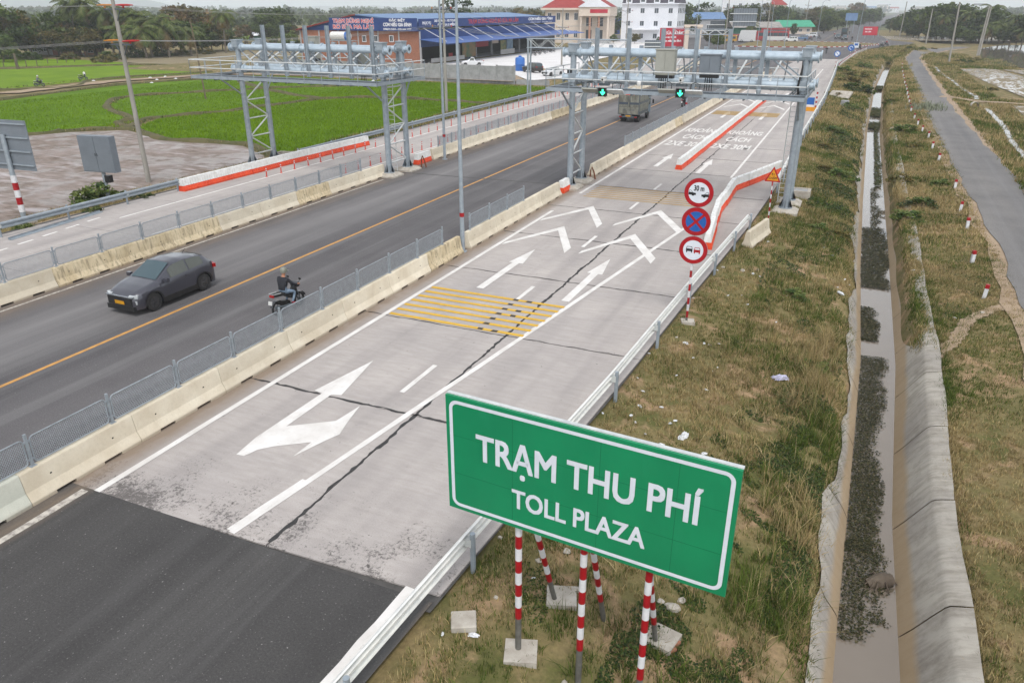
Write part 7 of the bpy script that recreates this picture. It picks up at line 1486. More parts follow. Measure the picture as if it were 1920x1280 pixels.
# town and roadside trees
for kind, u, vb, vt, wd in (('sparse', 862, 90, 2, 1.0), ('dark', 690, 60, 26, 1.3), ('dark2', 770, 60, 26, 1.3), ('olive', 1000, 66, 24, 1.0), ('dark', 1142, 74, 26, 1.0), ('olive', 970, 60, 22, 1.0), ('dark', 1277, 74, 12, .8), ('sparse', 1316, 70, 8, 1.0), ('light', 1345, 70, 30, .9), ('dark2', 1380, 60, 16, 1.2), ('dark', 1408, 60, 12, 1.2), ('olive', 1432, 60, 14, 1.1), ('dark2', 1455, 60, 16, 1.1), ('dark', 1478, 58, 22, 1.1), ('dark', 1487, 68, 46, .6), ('olive', 1530, 56, 20, 1.1), ('light', 1552, 60, 22, 1.1), ('dark2', 1570, 58, 24, 1.0), ('dark', 1544, 64, 30, 1), ('light', 1592, 54, 24, 1), ('dark', 1610, 52, 22, 1), ('palm', 1540, 60, 16, 1.1), ('palm', 1580, 56, 18, 1.1), ('dark2', 1630, 48, 20, 1), ('brown', 1606, 44, 10, 1), ('dark', 1640, 46, 18, 1), ('olive', 1330, 86, 60, .8), ('light', 1346, 92, 64, .9), ('olive', 1190, 82, 66, 1), ('light', 1150, 82, 66, 1), ('dark', 1235, 82, 70, .9), ('palm3', 1408, 74, 40, 1), ('brown', 1526, 64, 44, .8)):
    lab = {'p': 'roadside coconut palm near the market and coaches', 's': 'thin crowned sparse tree rising over the rooftops'}.get(kind[0], 'bushy roadside tree near the town buildings'); tpx(kind, u, vb, vt, -.2, lab, {'p': 'roadside palms', 's': 'sparse roadside trees'}.get(kind[0], 'trees among the town buildings'), wd)
for kind, u, vb, vt, wd in (('dark', 1700, 66, 28, 1.1), ('dark2', 1722, 68, 22, 1.2), ('dark', 1745, 70, 18, 1.1), ('dark2', 1768, 72, 12, 1.2), ('dark', 1790, 73, 14, 1.1), ('palm2', 1806, 76, 18, 1.2), ('palm3', 1820, 76, 30, 1.2), ('dark2', 1835, 76, 24, 1.2), ('palm', 1846, 74, 8, 1.2), ('dark', 1858, 76, 20, 1.0), ('palm3', 1872, 78, 38, 1.2), ('palm2', 1893, 80, 26, 1.2), ('dark2', 1905, 82, 54, 1.2), ('palm3', 1915, 84, 48, 1.2), ('dark', 1880, 80, 52, 1.1), ('palm3', 1850, 78, 44, 1.2), ('palm2', 1765, 74, 26, 1.2), ('olive', 1735, 70, 34, 1.1), ('dark2', 1690, 62, 32, 1.0), ('palm2', 1742, 70, 16, 1.1), ('dark', 1818, 80, 58, 1.3), ('dark2', 1790, 78, 52, 1.3), ('dark', 1712, 70, 44, 1.2), ('dark2', 1755, 74, 48, 1.3), ('cypress', 1706, 44, 12, 1.0), ('palm3', 1925, 82, 36, 1.2), ('dark2', 1940, 84, 30, 1.2), ('dark', 1668, 56, 36, 1), ('olive', 1680, 60, 40, 1)):
    palm = kind.startswith('palm'); tpx(kind, u, vb + 2, vt, -.5, 'coconut palm in the dense belt beyond the flooded field' if palm else ('narrow dark cypress beyond the far fields' if kind == 'cypress' else 'dense dark tree in the belt beyond the flooded field'), 'palms beyond the flooded field' if palm else (None if kind == 'cypress' else 'trees beyond the flooded field'), wd)
# shrubs along canal and verges
BL = 'straggly wild bush on the canal bank'
for i, (u, vb, vt, kd) in enumerate(((1602, 172, 142, 'shrubd'), (1588, 158, 130, 'shrub'), (1606, 146, 118, 'shrub'), (1582, 138, 118, 'shrubg'), (1618, 128, 108, 'shrubg'), (1668, 112, 96, 'shrub'), (1690, 102, 88, 'shrub'), (1706, 96, 84, 'shrubd'), (1566, 255, 228, 'shrubg'), (1578, 332, 300, 'shrubg'), (1548, 325, 300, 'shrub'), (1676, 190, 172, 'shrub'), (1700, 245, 218, 'shrubg'), (1712, 275, 250, 'shrub'), (1688, 335, 306, 'shrub'), (1728, 385, 352, 'shrubd'), (1708, 405, 372, 'shrubg'), (1560, 186, 164, 'shrub'), (1590, 205, 186, 'shrubg'), (1770, 105, 94, 'shrub'), (1808, 115, 100, 'shrubd'), (1826, 110, 95, 'shrub'), (1726, 96, 86, 'shrubg'), (1748, 92, 82, 'shrub'), (1545, 285, 262, 'shrub'), (1862, 165, 152, 'shrub'), (1535, 432, 408, 'shrubg'), (1762, 347, 325, 'shrubg'), (1490, 560, 536, 'shrubg'), (1570, 440, 412, 'shrub'), (1520, 690, 655, 'shrubg'))):
    x, y, k = at_px(u, vb, -.6); tree(kd, x, y, zs(x, y) - .12 * (vb - vt) * k, max(.4, (vb - vt) * k * .62), BL if u < 1730 else 'low wild bush beside the farm track', 'wild bushes on the canal banks' if u < 1730 else 'wild bushes by the farm track', cat='bush', wide=1.5)
for x, y, h, kd, lab in ((-44.5, 33.5, 1.3, 'shrubg', 'small leafy sapling between muddy field and guardrail'), (-41.2, 26.2, .5, 'shrubg', 'green weed clump around the loose rail beam'), (-40.9, 30.4, .55, 'shrubg', 'green weed clump by the cabinet footing'), (-40.9, 34.2, .5, 'shrubd', 'dark weed clump against the water barrier end')): tree(kd, x, y, zs(x, y), h, lab, cat='bush', wide=1.2)
# grey agave-like clump by the track
V = []; Fc = []; C = []; rng = np.random.default_rng(5)
for i in range(260):
    c0 = np.array([rng.normal() * 1.0, rng.normal() * 1.6, 0]); az = rng.uniform(0, 6.28); el = rng.uniform(.5, 1.4); L = rng.uniform(.5, 1.2); d = np.array([math.cos(az) * math.cos(el), math.sin(az) * math.cos(el), math.sin(el)]); s_ = np.array([-math.sin(az), math.cos(az), 0]) * .06; k = len(V); V += [c0 - s_, c0 + s_, c0 + d * L * .6 + s_, c0 + d * L]; Fc.append((k, k + 1, k + 2, k + 3)); C += [np.array(S(150, 156, 132)) * rng.uniform(.6, 1.1)] * 4
x, y, k = at_px(1738, 205, -.5); t = thing('agave_clump', 'grey green spiky agave clump at the track edge', 'plant', None, (x, y, zs(x, y))); ob('leaves', raw_mesh('leaves', np.array(V), np.array(Fc), np.array(C), 'leaf'), t)
# ---- grass and weeds as real blades
def blades(c, h, w, cols, rng, lean=.45, seg=2):
    n = len(c); az = rng.uniform(0, 6.283, n); d = np.stack([np.cos(az), np.sin(az), 0 * az], 1); s_ = np.stack([-np.sin(az + rng.normal(0, .6, n)), np.cos(az), 0 * az], 1) * (w / 2)[:, None]; ln = (np.abs(rng.normal(0, lean, n)) * h)[:, None]; H = h[:, None] * np.array([0, 0, 1.0])
    mid = c + H * .55 + d * ln * .35; tip = c + H * .95 + d * ln
    if seg == 2:
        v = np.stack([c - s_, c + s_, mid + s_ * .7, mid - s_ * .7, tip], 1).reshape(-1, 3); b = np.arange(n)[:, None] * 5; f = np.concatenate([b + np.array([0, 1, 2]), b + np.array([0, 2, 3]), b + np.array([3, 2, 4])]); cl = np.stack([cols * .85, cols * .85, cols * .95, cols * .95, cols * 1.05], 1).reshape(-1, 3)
    else:
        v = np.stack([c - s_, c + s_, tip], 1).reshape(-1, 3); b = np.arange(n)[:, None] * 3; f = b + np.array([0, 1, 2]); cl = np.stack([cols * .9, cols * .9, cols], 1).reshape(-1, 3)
    return v, f, cl
DRY = np.array([S(206, 184, 132, .7), S(190, 166, 116, .7), S(172, 150, 106, .7), S(216, 196, 148, .7)]); GRN = np.array([S(106, 124, 54, .68), S(92, 112, 46, .68), S(122, 134, 66, .68), S(82, 102, 44, .68)])
def hash_noise(x, y, f, s): return (wob(x * f + s * 17.3, y * f - s * 9.1) + 1) / 2
def tufts(xr_, yr_, n, per, hr, wr2, spread, rng, greenbias=0.0, seg=2, bare=.36, ylog=False, sel=None, lean=.5):
    xa, xb = xr_; u = rng.uniform(0, 1, n)
    y = yr_[0] * (yr_[1] / yr_[0]) ** u if ylog else yr_[0] + (yr_[1] - yr_[0]) * u
    lo = xa(y) if callable(xa) else np.full(n, xa); hi = xb(y) if callable(xb) else np.full(n, xb); x = lo + (hi - lo) * rng.uniform(0, 1, n)
    cov = hash_noise(x, y, 1.1, 1) * .6 + hash_noise(x, y, 3.1, 2) * .4; keep = cov + rng.uniform(-.2, .2, n) > bare
    if sel is not None: keep &= sel(x, y)
    x, y = x[keep], y[keep]; m_ = len(x); g = np.clip((hash_noise(x, y, .55, 3) * .55 + hash_noise(x, y, 2.3, 4) * .45 - .42 + greenbias) * 3.2, 0, 1)
    idx = np.repeat(np.arange(m_), per); k = len(idx); px_ = x[idx] + rng.normal(0, spread, k); py_ = y[idx] + rng.normal(0, spread, k); pz = zg(px_, py_) - .01; th = rng.uniform(.6, 1.35, m_) * (.8 + .5 * hash_noise(x, y, .9, 6)); h = rng.uniform(hr[0], hr[1], k) * th[idx]; w = rng.uniform(wr2[0], wr2[1], k)
    isg = rng.uniform(0, 1, k) < g[idx]; cols = np.where(isg[:, None], GRN[rng.integers(0, 4, k)], DRY[rng.integers(0, 4, k)]) * rng.uniform(.6, 1.2, (k, 1)) * (.7 + .5 * hash_noise(x, y, 1.7, 31))[idx][:, None]; return blades(np.stack([px_, py_, pz], 1), h, w, cols, rng, lean, seg)
def merge(parts, name, mat, label):
    V = []; Fs = []; C = []; o = 0
    for v, f, c in parts: V.append(v); Fs.append(f + o); C.append(c); o += len(v)
    me = raw_mesh(name, np.concatenate(V), np.concatenate(Fs), np.concatenate(C), mat); ob_ = ob(name, me); return tag(ob_, label, 'grass', kind='stuff')
rng = np.random.default_rng(42)
inA = lambda x, y: (x < wl(y) - 1.0 - .25 * np.sin(y * .55 + 1)) | (rng.uniform(0, 1, len(x)) < .25)
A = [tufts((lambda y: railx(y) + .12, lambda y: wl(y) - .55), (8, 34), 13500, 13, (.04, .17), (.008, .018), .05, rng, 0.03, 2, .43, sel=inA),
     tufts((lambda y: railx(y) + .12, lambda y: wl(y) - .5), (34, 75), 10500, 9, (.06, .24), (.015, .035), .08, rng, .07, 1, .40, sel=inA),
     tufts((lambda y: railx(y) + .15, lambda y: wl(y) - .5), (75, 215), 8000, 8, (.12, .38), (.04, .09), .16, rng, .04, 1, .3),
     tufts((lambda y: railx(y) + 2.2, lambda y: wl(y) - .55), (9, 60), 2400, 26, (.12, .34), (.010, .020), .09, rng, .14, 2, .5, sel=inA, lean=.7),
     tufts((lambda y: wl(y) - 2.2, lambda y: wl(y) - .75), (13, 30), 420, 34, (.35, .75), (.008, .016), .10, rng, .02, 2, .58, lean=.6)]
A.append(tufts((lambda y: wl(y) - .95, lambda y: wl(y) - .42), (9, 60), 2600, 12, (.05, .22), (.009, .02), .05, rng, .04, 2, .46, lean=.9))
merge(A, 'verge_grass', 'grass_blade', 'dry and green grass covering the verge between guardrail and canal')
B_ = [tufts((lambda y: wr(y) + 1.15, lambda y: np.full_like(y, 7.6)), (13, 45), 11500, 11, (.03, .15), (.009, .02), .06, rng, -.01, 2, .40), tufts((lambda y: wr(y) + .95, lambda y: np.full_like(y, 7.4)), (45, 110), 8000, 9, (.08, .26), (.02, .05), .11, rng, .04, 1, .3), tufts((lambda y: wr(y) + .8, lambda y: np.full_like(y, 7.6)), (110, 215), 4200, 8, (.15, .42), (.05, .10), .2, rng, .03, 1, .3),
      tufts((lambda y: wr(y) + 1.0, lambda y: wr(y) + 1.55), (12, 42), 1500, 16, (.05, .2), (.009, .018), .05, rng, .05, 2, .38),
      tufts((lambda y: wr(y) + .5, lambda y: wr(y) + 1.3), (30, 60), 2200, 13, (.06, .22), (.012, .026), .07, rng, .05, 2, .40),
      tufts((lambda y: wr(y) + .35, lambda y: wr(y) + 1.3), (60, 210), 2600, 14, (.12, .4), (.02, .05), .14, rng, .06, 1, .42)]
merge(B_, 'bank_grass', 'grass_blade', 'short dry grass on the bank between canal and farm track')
C_ = [tufts((lambda y: np.full_like(y, 11.3), lambda y: np.clip(.155 * y + 2.5, 12, 30)), (58, 200), 11000, 8, (.12, .4), (.04, .10), .2, rng, .07, 1, .25, sel=lambda x, y: ((x < 17.8) | ((y > 124) & (y < 132)) | (y > 200)) & (np.abs(y - 127) > 1.5) & (np.abs(x - np.interp(y, [55, 70, 88, 100, 119, 131, 135, 150, 160, 180, 196], [13, 13.6, 13.8, 14.6, 14.9, 14.8, 15.2, 14, 14.2, 13, 13.2])) > .6)), tufts((12.0, 30.0), (200, 240), 1500, 8, (.2, .5), (.06, .12), .3, rng, .1, 1, .2), tufts((-6, 24.0), (215, 262), 3800, 8, (.25, .6), (.06, .14), .3, rng, .05, 1, .3, sel=lambda x, y: (x > railx(y) + 1.5) & ((x < np.interp(y, [200, 225, 262], [7.2, 7.5, 10.5])) | (x > np.interp(y, [200, 226, 262], [11, 11.5, 16.5])))), tufts((2, 12.0), (262, 300), 900, 8, (.3, .7), (.08, .16), .3, rng, .05, 1, .3, sel=lambda x, y: x > np.interp(y, [258, 282, 300], [-1, 5, 12.5]))]
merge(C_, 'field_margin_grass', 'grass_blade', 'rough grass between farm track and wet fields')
D_ = [tufts((-46.5, -41.0), (8, 60), 3600, 10, (.08, .25), (.02, .04), .1, rng, -.02, 1, .40), tufts((-46.5, -41.0), (60, 122), 3200, 9, (.15, .45), (.04, .09), .16, rng, .10, 1, .3)]
for b in BUNDS:
    for p, q in zip(b, b[1:]):
        n = int(math.hypot(q[0] - p[0], q[1] - p[1]) * 3.2) + 2; t_ = rng.uniform(0, 1, n); x = p[0] + (q[0] - p[0]) * t_ + rng.normal(0, .22, n); y = p[1] + (q[1] - p[1]) * t_ + rng.normal(0, .22, n); idx = np.repeat(np.arange(n), 5); k = len(idx); c = np.stack([x[idx] + rng.normal(0, .12, k), y[idx] + rng.normal(0, .12, k), np.full(k, FZ + .08)], 1); D_.append(blades(c, rng.uniform(.12, .32, k), rng.uniform(.05, .10, k), np.where(rng.uniform(0, 1, (k, 1)) < .65, GRN[rng.integers(0, 4, k)] * .75, DRY[rng.integers(0, 4, k)] * .8), rng, .5, 1))
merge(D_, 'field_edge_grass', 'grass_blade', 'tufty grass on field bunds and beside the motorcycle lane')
# rice shoots over the paddies: many short upright leaves
R_ = []
for (xa, xb, ya, yb, n) in ((-76, -44, 54, 122, 60000), (-116, -76, 20, 122, 45000)):
    x = rng.uniform(xa, xb, n); y = rng.uniform(ya, yb, n); u_ = (x * 0); ok = np.ones(n, bool)
    for b in BUNDS[:5]:
        for p, q in zip(b, b[1:]):
            P_, Q_ = np.array(p), np.array(q); d = Q_ - P_; t_ = np.clip(((x - P_[0]) * d[0] + (y - P_[1]) * d[1]) / (d @ d), 0, 1); ok &= np.hypot(x - P_[0] - d[0] * t_, y - P_[1] - d[1] * t_) > .6
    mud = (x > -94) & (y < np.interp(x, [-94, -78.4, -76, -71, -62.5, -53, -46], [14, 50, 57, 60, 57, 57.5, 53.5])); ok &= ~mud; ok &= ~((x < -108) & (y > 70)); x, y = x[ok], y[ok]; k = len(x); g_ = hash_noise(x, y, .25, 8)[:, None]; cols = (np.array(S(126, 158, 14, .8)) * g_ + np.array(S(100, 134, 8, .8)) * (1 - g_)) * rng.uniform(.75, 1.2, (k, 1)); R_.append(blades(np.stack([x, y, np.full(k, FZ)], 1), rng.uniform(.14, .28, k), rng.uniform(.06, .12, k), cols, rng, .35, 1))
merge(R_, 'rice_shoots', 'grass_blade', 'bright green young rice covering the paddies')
# creeping broad-leaved weeds, dead stems
def weeds(n, xr_, yr_, size, pal, rng, hmax, bare, sd):
    y = rng.uniform(yr_[0], yr_[1], n); lo, hi = xr_[0](y), xr_[1](y); x = lo + (hi - lo) * rng.uniform(0, 1, n); cv = hash_noise(x, y, 1.0, sd) * .6 + hash_noise(x, y, 3.3, sd + 1) * .4; k = cv > bare; x, y, cv = x[k], y[k], cv[k]; m_ = len(x); z = zg(x, y) + rng.uniform(0, 1, m_) * hmax * np.clip((cv - bare) * 5, .1, 1); pal = np.array(pal); cols = pal[rng.integers(0, len(pal), m_)] * rng.uniform(.55, 1.25, (m_, 1)); return leaf_cards(np.stack([x, y, z], 1), size * rng.uniform(.6, 1.4, m_), cols, rng, .55, 1.5)
WG = [S(62, 84, 34), S(78, 98, 42), S(52, 72, 32), S(92, 108, 52)]
E_ = [weeds(46000, (lambda y: wl(y) - 4.2, lambda y: wl(y) - .75), (8, 22), .045, WG, rng, .22, .52, 11), weeds(30000, (lambda y: wl(y) - 4.5, lambda y: wl(y) - .7), (22, 50), .06, WG, rng, .25, .55, 12), weeds(26000, (lambda y: wl(y) - 3.5, lambda y: wl(y) - .6), (50, 110), .10, WG, rng, .3, .46, 13), weeds(9000, (lambda y: wr(y) + 1.2, lambda y: np.full_like(y, 7.0)), (26, 70), .06, WG, rng, .16, .6, 14), weeds(9000, (lambda y: railx(y) + .2, lambda y: railx(y) + 2.0), (8, 20), .04, WG, rng, .12, .58, 15)]
merge(E_, 'creeping_weeds', 'leaf', 'dark green creeping weeds at the lower edge of the verge')
# floating plants in the canal
F_ = []; WP = [S(74, 76, 44), S(92, 90, 56), S(60, 66, 38), S(112, 102, 72)]
for y0, y1, a, b, n, bare, sz in ((18.2, 31.5, .0, .82, 17000, .34, .042), (14.8, 18.8, .0, .8, 4200, .46, .04), (15.6, 18.3, .55, 1.0, 1500, .4, .04), (33.2, 37.5, .0, .62, 3600, .35, .06), (40.5, 53, .0, 1.0, 9000, .26, .075), (53, 66, .35, 1.0, 2600, .45, .09), (66, 100, .55, 1.0, 4200, .34, .12), (100, 106, 0, 1, 1600, .1, .14), (112, 122, 0, 1, 2200, .1, .15), (150, 158, 0, 1, 1500, .1, .18)):
    y = rng.uniform(y0, y1, n); t_ = a + (b - a) * rng.uniform(0, 1, n) ** .9; x = wl(y) + (wr(y) - wl(y)) * t_; k = (hash_noise(x * 0, y, .7, 21) * .45 + hash_noise(x, y, 2.2, 23) * .35 + hash_noise(x, y, 6, 22) * .35 + (b - t_) * .9 - .28 + rng.uniform(-.12, .12, n)) > bare + .10; x, y = x[k], y[k]; m_ = len(x); pal = np.array(WP if y0 < 60 else [S(86, 100, 46), S(120, 108, 50), S(70, 84, 40)]); F_.append(leaf_cards(np.stack([x, y, np.full(m_, -1.985) + rng.uniform(0, .07 if y0 < 60 else .3, m_)], 1), sz * rng.uniform(.5, 1.4, m_), pal[rng.integers(0, len(pal), m_)] * rng.uniform(.5, 1.2, (m_, 1)), rng, .75, 1.3))
merge(F_, 'floating_plants', 'leaf', 'mats of floating water plants in the concrete canal')
# ---- distant woods and hills
def wood(n, rng, fn, size, pal):
    c, s_ = fn(n); pal = np.array(pal); return leaf_cards(c, s_, pal[rng.integers(0, len(pal), n)] * rng.uniform(.6, 1.2, (n, 1)), rng, .2, 1.3)
H_ = []
for d0, d1, n, sz in ((300, 480, 7000, 1.6), (480, 800, 12000, 2.4), (800, 1600, 16000, 4.0), (1600, 3200, 16000, 8)):
    m_ = n // 34; az = rng.uniform(R(-64), R(26), m_); d = rng.uniform(d0, d1, m_); cx_ = np.sin(az) * d; cy_ = np.cos(az) * d
    clear = (np.abs(cx_ + 13 - .036 * (cy_ - 440)) > 25 + cy_ * .004) & ~((cx_ > -140) & (cx_ < 75) & (cy_ < 470)) & ~((cx_ > -230) & (cx_ < -90) & (cy_ < 330)); cx_, cy_, d = cx_[clear], cy_[clear], d[clear]; m_ = len(cx_); hh = rng.uniform(4, 9, m_) * (1 + d / 2600); idx = np.repeat(np.arange(m_), 34); k = len(idx); rr = hh[idx] * .75 * (1 + d[idx] / 1500); p = unit(rng.normal(size=(k, 3))) * rng.uniform(.3, 1, (k, 1)); c = np.stack([cx_[idx] + p[:, 0] * rr, cy_[idx] + p[:, 1] * rr, hh[idx] * .55 - 1 + p[:, 2] * hh[idx] * .5], 1); pal = np.array(GD + GD); H_.append(leaf_cards(c, sz * rng.uniform(.6, 1.3, k), pal[rng.integers(0, 8, m_)][idx] * rng.uniform(.7, 1.2, (k, 1)), rng, .2, 1.3))
merge(H_, 'distant_woods', 'leaf', 'distant belts of trees across the plain')['category'] = 'woods'
P('hill_forest', S(56, 76, 66), S(46, 64, 56), .004, .95, space='world')
def hill(name, ridge, dist, depth):
    rng2 = np.random.default_rng(len(name)); U = np.linspace(ridge[0][0], ridge[-1][0], 70); Vv = np.interp(U, [r[0] for r in ridge], [r[1] for r in ridge]) + rng2.normal(0, .5, 70) + 1.2 * np.sin(U * .06); vs_ = []; fs = []
    for i, (u, v) in enumerate(zip(U, Vv)):
        a, b, c = ray(u, 16); k = dist / (FPX); q = Vector((a, b, 0)).normalized(); base = Vector((a * k, b * k, 0)); hgt = max(0, (16 - v) * dist / FPX) + 8
        for j, (f, g_) in enumerate(((-1, 0), (-.55, .42), (-.3, .7), (0, 1), (.5, .5), (1, 0))): p = base + q * depth * f; vs_.append((p.x, p.y, -2 + hgt * g_ * (1 + .10 * math.sin(u * .11 + j * 2) * (j not in (3,)))))
        if i:
            for j in range(5): o_ = (i - 1) * 6 + j; fs.append((o_, o_ + 6, o_ + 7, o_ + 1))
    mb = MB(); mb.add(vs_, fs); tag(mb.build(name, 'hill_forest', None, 'all'), kind='structure')
hill('hills', [(-900, -30), (-400, -60), (-100, -40), (60, -22), (200, -14), (270, 0), (330, 10), (375, 20), (420, 24)], 5200, 900)
hill('low_hills', [(20, 32), (60, 28), (95, 24), (110, 23), (150, 30), (180, 33)], 2400, 250)
hill('far_ridge', [(380, 13), (500, 12), (760, 12), (960, 10), (1200, 12), (1500, 13), (1900, 12), (2200, 10), (2600, 12)], 7200, 700)
# ================================================================ small things, litter, air
mk = MB(); mk.bb(-.075, .075, -.075, .075, -.3, .62); MKB = mk.mesh('post_body', 'band_white'); mk = MB(); mk.bb(-.079, .079, -.079, .079, .46, .63); MKT = mk.mesh('red_top', 'band_red')
mkpts = [G(u, v, -.5) for u, v in ((1845, 557), (1823, 490), (1813, 428), (1800, 396), (1790, 354), (1760, 300), (1748, 278), (1741, 258), (1729, 246), (1721, 233), (1714, 222), (1708, 208))] + [(5.55, 112), (5.6, 118), (5.65, 124), (5.7, 130), (5.75, 136), (5.8, 142), (5.85, 150), (5.9, 158), (6.0, 166), (6.1, 176), (6.3, 188), (6.6, 200)]
for i, (x, y) in enumerate(mkpts):
    t = thing('marker_post', 'white marker post with red top in the row along the farm track', 'bollard', 'marker posts along the farm track', (x, y, zs(x, y)), random.uniform(-.2, .2)); t.rotation_euler = (random.uniform(-.06, .06), random.uniform(-.06, .06), random.uniform(-.3, .3)); ob('post_body', MKB, t); ob('red_top', MKT, t)
for i in range(26):
    y = 176 + i * 3.4; x = float(railx(y)) + .4 if y < 262 else float(np.interp(y, [262, 282, 300], [-1.2, 4.2, 11.6])); t = thing('marker_post', 'short white marker post lining the curve into the roundabout', 'bollard', 'marker posts at the roundabout curve', (x, y, 0)); ob('post_body', MKB, t); ob('red_top', MKT, t)
# concrete bits
def slabobj(name, label, cat, c, d, rz, mat='concrete_base', rx=0, ry=0, bev=.02):
    mb = MB(); mb.box((0, 0, 0), d); me = mb.mesh(name, mat); bm = bmesh.new(); bm.from_mesh(me); bmesh.ops.bevel(bm, geom=bm.edges[:], offset=bev, segments=1, affect='EDGES'); bm.to_mesh(me); bm.free(); o = ob(name, me, None, c); o.rotation_euler = (rx, ry, rz); tag(o, label, cat); return o
x, y = G(1500, 368, -.2); vb_ = thing('valve_box', 'square concrete valve box beside the gantry footings', 'concrete box', None, (x, y, zs(x, y)))
for a, b, c_, d_ in ((-.6, .6, -.6, -.42), (-.6, .6, .42, .6), (-.6, -.42, -.419, .419), (.42, .6, -.419, .419)): mb = MB(); mb.bb(a, b, c_, d_, -.2, .5); mb.build('side', 'concrete_base', vb_)
mb = MB(); mb.bb(-.41, .41, -.41, .41, .2, .46); mb.build('lid', 'block_grey', vb_)
x, y = G(1577, 185, -.4); slabobj('concrete_slab', 'large tilted concrete slab dumped on the grass by the rail', 'slab', (x - .2, y, zs(x, y) + .35), (2.9, 1.5, .28), R(-22), rx=R(32)); x, y = G(1583, 200, -.4); slabobj('concrete_block', 'square grey concrete block below the tilted slab', 'block', (x, y, zs(x, y) + .35), (.9, .7, .8), R(-8), 'block_grey')
x, y = G(541, 297, -.3); vb2 = thing('valve_box', 'open concrete box beside the gantry feet at the rice field', 'concrete box', None, (x, y, zs(x, y)), R(8))
for a, b, c_, d_ in ((-1.1, 1.1, -.7, -.55), (-1.1, 1.1, .55, .7), (-1.1, -.95, -.549, .549), (.95, 1.1, -.549, .549)): mb = MB(); mb.bb(a, b, c_, d_, -.3, .55); mb.build('side', 'concrete_base', vb2)
mb = MB(); mb.bb(-.94, .94, -.54, .54, -.3, .1); mb.build('lid', 'sand_dirt', vb2)
x, y = G(870, 1182, -.3); o = slabobj('concrete_block', 'square pale concrete block with a hole beside the guardrail', 'block', (x, y, zs(x, y) + .06), (.5, .46, .16), R(28)); x, y = G(1285, 1200, -.4)
for k in range(2): slabobj('brick', ('upper' if k else 'lower') + ' broken orange brick against the sign post footing', 'brick', (-1.68 + k * .04, 11.45 + k * .2, zs(-1.7, 11.5) + .07), (.1, .21, .07), R(-35 + 8 * k), 'red_brick', bev=.006)
mb = MB(); mb.tube([(-.5, 0, 0), (-.1, .2, .06), (.3, .1, .05), (.6, -.05, .0)], [.05, .04, .04, .03], 6)
def rock_mesh(seed, n=2):
    rg = random.Random(seed); bm = bmesh.new(); bmesh.ops.create_icosphere(bm, subdivisions=2, radius=1.0)
    for v in bm.verts: v.co *= rg.uniform(.72, 1.15); v.co.z *= .65
    me = bpy.data.meshes.new('rock'); bm.to_mesh(me); bm.free(); me.materials.append(MAT['concrete_base']); return me
RK = [rock_mesh(i) for i in range(4)]
rg = random.Random(31); n_ = 0
for u, v, s_ in ((1262, 1125, .17), (1280, 1110, .11), (1240, 1115, .09), (1062, 1040, .10), (1010, 1060, .08), (938, 1019, .07), (1085, 1108, .09), (915, 985, .05), (848, 1077, .06), (1392, 512, .12), (1420, 508, .09), (1330, 648, .08), (1355, 510, .1), (1268, 640, .06), (1845, 577, .12), (1060, 1275, .09), (930, 1130, .05)):
    x, y = G(u, v, -.3); z = zs(x, y); o = ob('stone', RK[n_ % 4], None, (x, y, z + s_ * .3), rg.uniform(0, 6)); o.scale = (s_, s_ * rg.uniform(.7, 1.1), s_ * rg.uniform(.7, 1)); tag(o, 'pale rubble stone lying in the verge grass', 'stone', 'rubble stones on the verge'); n_ += 1
x, y = G(1648, 1095, -2); st = ob('stump', None)
COL.objects.unlink(st); bpy.data.objects.remove(st)
t = thing('tree_stump', 'sodden brown tree stump stranded in the canal water', 'stump', None, (x, y, -2.0), R(20)); mb = MB(); mb.tube([(-.3, -.05, .02), (.0, 0, .12), (.28, .06, .08)], [.13, .2, .17], 10); mb.build('trunk', 'bark', t, True)
for k in range(8): a = rg.uniform(0, 6.28); mb = MB(); mb.tube([(.0, 0, .14), (.25 * math.cos(a), .2 * math.sin(a), .2), (.45 * math.cos(a), .35 * math.sin(a), .02)], [.04, .03, .012], 5); mb.build('root', 'bark', t, True)
# plastic litter
P('litter_white', S(236, 238, 240, .8), S(206, 208, 210, .8), 9, .4); P('litter_lilac', S(206, 204, 226, .8), S(180, 178, 206, .8), 9, .35); P('litter_blue', S(110, 170, 200), None, 9, .4)
def bag_mesh(seed):
    rg2 = np.random.default_rng(seed); n = 9; g_ = np.linspace(-1, 1, n); X_, Y_ = np.meshgrid(g_, g_); r_ = np.hypot(X_, Y_); H_ = np.clip(1 - r_ ** 2, 0, 1) * .55 + rg2.uniform(-.16, .2, X_.shape); X_ = X_ + rg2.uniform(-.14, .14, X_.shape); Y_ = Y_ * .75 + rg2.uniform(-.14, .14, X_.shape); co = np.stack([X_, Y_, np.maximum(H_, .02)], -1).reshape(-1, 3); i = np.arange(n * (n - 1)).reshape(n - 1, n)[:, :-1].ravel(); f = [(a, a + 1, a + n + 1, a + n) for a in i if np.hypot(*g_[[a % n, a // n]] + g_[1] * 0) < 1.25]
    me = bpy.data.meshes.new('bag'); me.from_pydata(co.tolist(), [], f); me.materials.append(MAT['litter_white']); return me
BGM = [bag_mesh(i) for i in range(5)]; BGL = bag_mesh(9); BGL.materials[0] = MAT['litter_lilac']
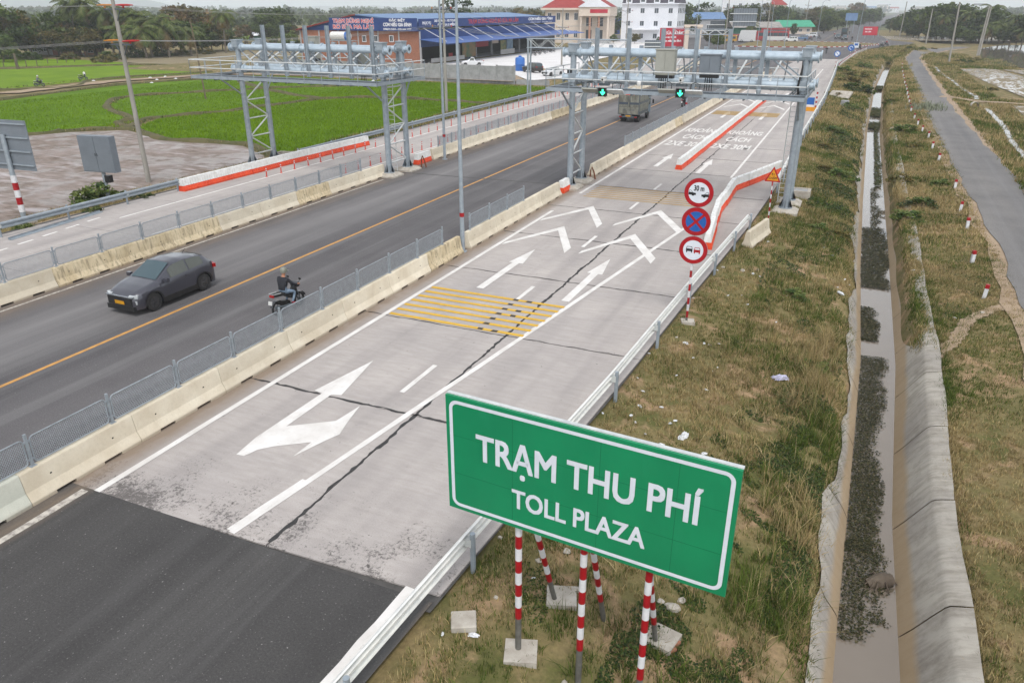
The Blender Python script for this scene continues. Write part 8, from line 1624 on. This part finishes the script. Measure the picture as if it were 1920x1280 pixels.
def litter(u, v, s_, me=None, label='scrap of white plastic lying in the verge grass', group='plastic scraps on the verge', name='plastic_scrap', cat='litter'):
    x, y = G(u, v, -.35); x, y = G(u, v, zs(x, y)); x, y = G(u, v, zs(x, y)); o = ob(name, me or BGM[rg.randrange(5)], None, (x, y, zs(x, y) + .03), rg.uniform(0, 6)); o.scale = (s_, s_ * rg.uniform(.5, 1), s_ * rg.uniform(.5, 1.0)); o.rotation_euler = (rg.uniform(-.3, .3), rg.uniform(-.3, .3), rg.uniform(0, 6)); return tag(o, label, cat, group)
litter(1462, 712, .32, BGL, 'crumpled lilac plastic bag on the grass above the canal', None, 'plastic_bag'); litter(1281, 820, .20, None, 'crumpled white plastic bag below the guardrail', None, 'plastic_bag'); litter(1092, 800, .17, None, 'white lump of styrofoam beside the guardrail behind the board', None, 'styrofoam')
for u, v, s_ in ((1285, 645, .14), (1320, 645, .09), (1348, 646, .07), (1300, 672, .06), (1217, 664, .05), (1335, 697, .06), (1345, 690, .06), (1195, 710, .08), (1205, 735, .08), (1200, 763, .07), (1240, 765, .07), (1323, 732, .10), (1183, 780, .09), (1191, 793, .07), (1257, 795, .06), (1266, 790, .07), (1210, 815, .05), (1240, 834, .08), (1320, 852, .10), (1130, 776, .06), (1402, 572, .06), (1412, 515, .1), (1440, 455, .07), (1345, 508, .07), (1455, 605, .05), (1475, 555, .06), (1560, 480, .07), (1545, 430, .09), (1557, 442, .06), (1528, 455, .05), (1570, 540, .10), (1583, 525, .12), (1592, 535, .08), (1712, 508, .13), (1715, 498, .08), (1790, 597, .09), (1545, 465, .05), (1530, 250, .1), (1540, 240, .12), (1535, 225, .1), (1532, 215, .09), (1545, 262, .1), (1525, 300, .08), (1560, 232, .08), (1550, 205, .07), (1538, 196, .08), (1390, 555, .05), (1365, 555, .05), (1268, 705, .05), (830, 1190, .06), (1000, 1085, .05), (1110, 650, .05), (1140, 640, .06), (1300, 560, .05), (1650, 320, .06), (1425, 520, .08), (1440, 340, .08), (1460, 330, .06), (1480, 345, .06)): litter(u, v, s_ * rg.uniform(.8, 1.1))
litter(888, 1192, .12, None, 'crushed clear plastic cup beside the holed concrete block', None, 'plastic_cup')
for u, v in ((700, 154), (282, 148), (295, 152), (285, 158), (176, 154), (310, 146), (330, 150)): x, y = G(u, v, -.8); o = ob('plastic_scrap', BGM[rg.randrange(5)], None, (x, y, -.62), rg.uniform(0, 6)); o.scale = (.3, .3, .25); tag(o, 'white plastic scrap beside the dirt lane through the rice', 'litter', 'scraps along the dirt lane')
mb = MB(); mb.lathe([(.0, -.02), (.03, 0), (.036, .02), (.036, .17), (.015, .22), (.013, .25)], n=10); o = mb.build('plastic_bottle', 'litter_white', None, True); x, y = G(1572, 545, -.7); o.location = (x, y, zs(x, y) + .05); o.rotation_euler = (R(85), 0, R(30)); o.scale = (2, 2, 2); tag(o, 'white plastic bottle lying at the canal edge', 'bottle')
x, y = G(1828, 202, -.8); mb = MB(); mb.lathe([(.45, 0), (.5, .1), (.5, .5), (.42, .5), (.42, .1)], n=16, axis='y', cap=False); o = mb.build('culvert_pipe', 'concrete_base', None, True); o.location = (x, y, zs(x, y) + .2); o.rotation_euler = (0, 0, R(20)); tag(o, 'pale round culvert mouth under the dirt path', 'pipe')
# rusty cable coils by the gantry feet
P('rust', S(140, 78, 48), S(110, 60, 40), 6, .9)
for x, y, lab in ((-16.55, 50.6, 'rusty cable stub rising beside the gantry leg in the median'), (-29.5, 49.6, 'rusty cable stub rising beside the gantry leg at the motorcycle lane')): mb = MB(); mb.tube([(0, 0, -.1), (.02, 0, .7), (.1, .0, .95), (.25, .05, .6), (.35, .1, .1)], .05, 7); o = mb.build('cable_stub', 'rust', None, True); o.location = (x, y, 0); tag(o, lab, 'cable')
# fence posts at the far paddy
for i, (u, v) in enumerate(((8, 128), (50, 126), (70, 124), (90, 120), (108, 119), (125, 118), (140, 117))): x, y = G(u, v, -.86); mb = MB(); mb.tube([(0, 0, -.3), (.05, 0, 1.3)], .09, 6); o = mb.build('fence_post', 'bark', None, True); o.location = (x, y, -.86); tag(o, 'weathered wooden stake between the far paddies', 'post', 'stakes between the far paddies')
x, y = G(34, 130, -.86); mb = MB(); mb.tube([(0, 0, -.3), (-.1, 0, 1.2), (-.25, .1, 3.2)], [.35, .28, .22], 8); mb.tube([(-.1, 0, 1.2), (.5, .1, 2.4)], [.14, .06], 6); o = mb.build('dead_trunk', 'bark', None, True); o.location = (x, y, -.9); tag(o, 'dead broken trunk standing at the paddy edge', 'trunk')
# ---- the air
mb = MB(); mb.bb(-9500, 9500, -400, 14500, -4.0, 560); hz = mb.build('haze', 'steel'); hz.data.materials.clear(); hm = bpy.data.materials.new('haze_air'); hm.use_nodes = True; hn = hm.node_tree; hn.nodes.clear(); vo = hn.nodes.new('ShaderNodeVolumePrincipled'); vo.inputs['Color'].default_value = (.92, .96, .995, 1); vo.inputs['Density'].default_value = .00027; vo.inputs['Anisotropy'].default_value = .0; oo = hn.nodes.new('ShaderNodeOutputMaterial'); hn.links.new(vo.outputs[0], oo.inputs['Volume']); hz.data.materials.append(hm); hz['kind'] = 'stuff'; hz['label'] = 'thin pale haze hanging over the plain'; hz['category'] = 'haze'
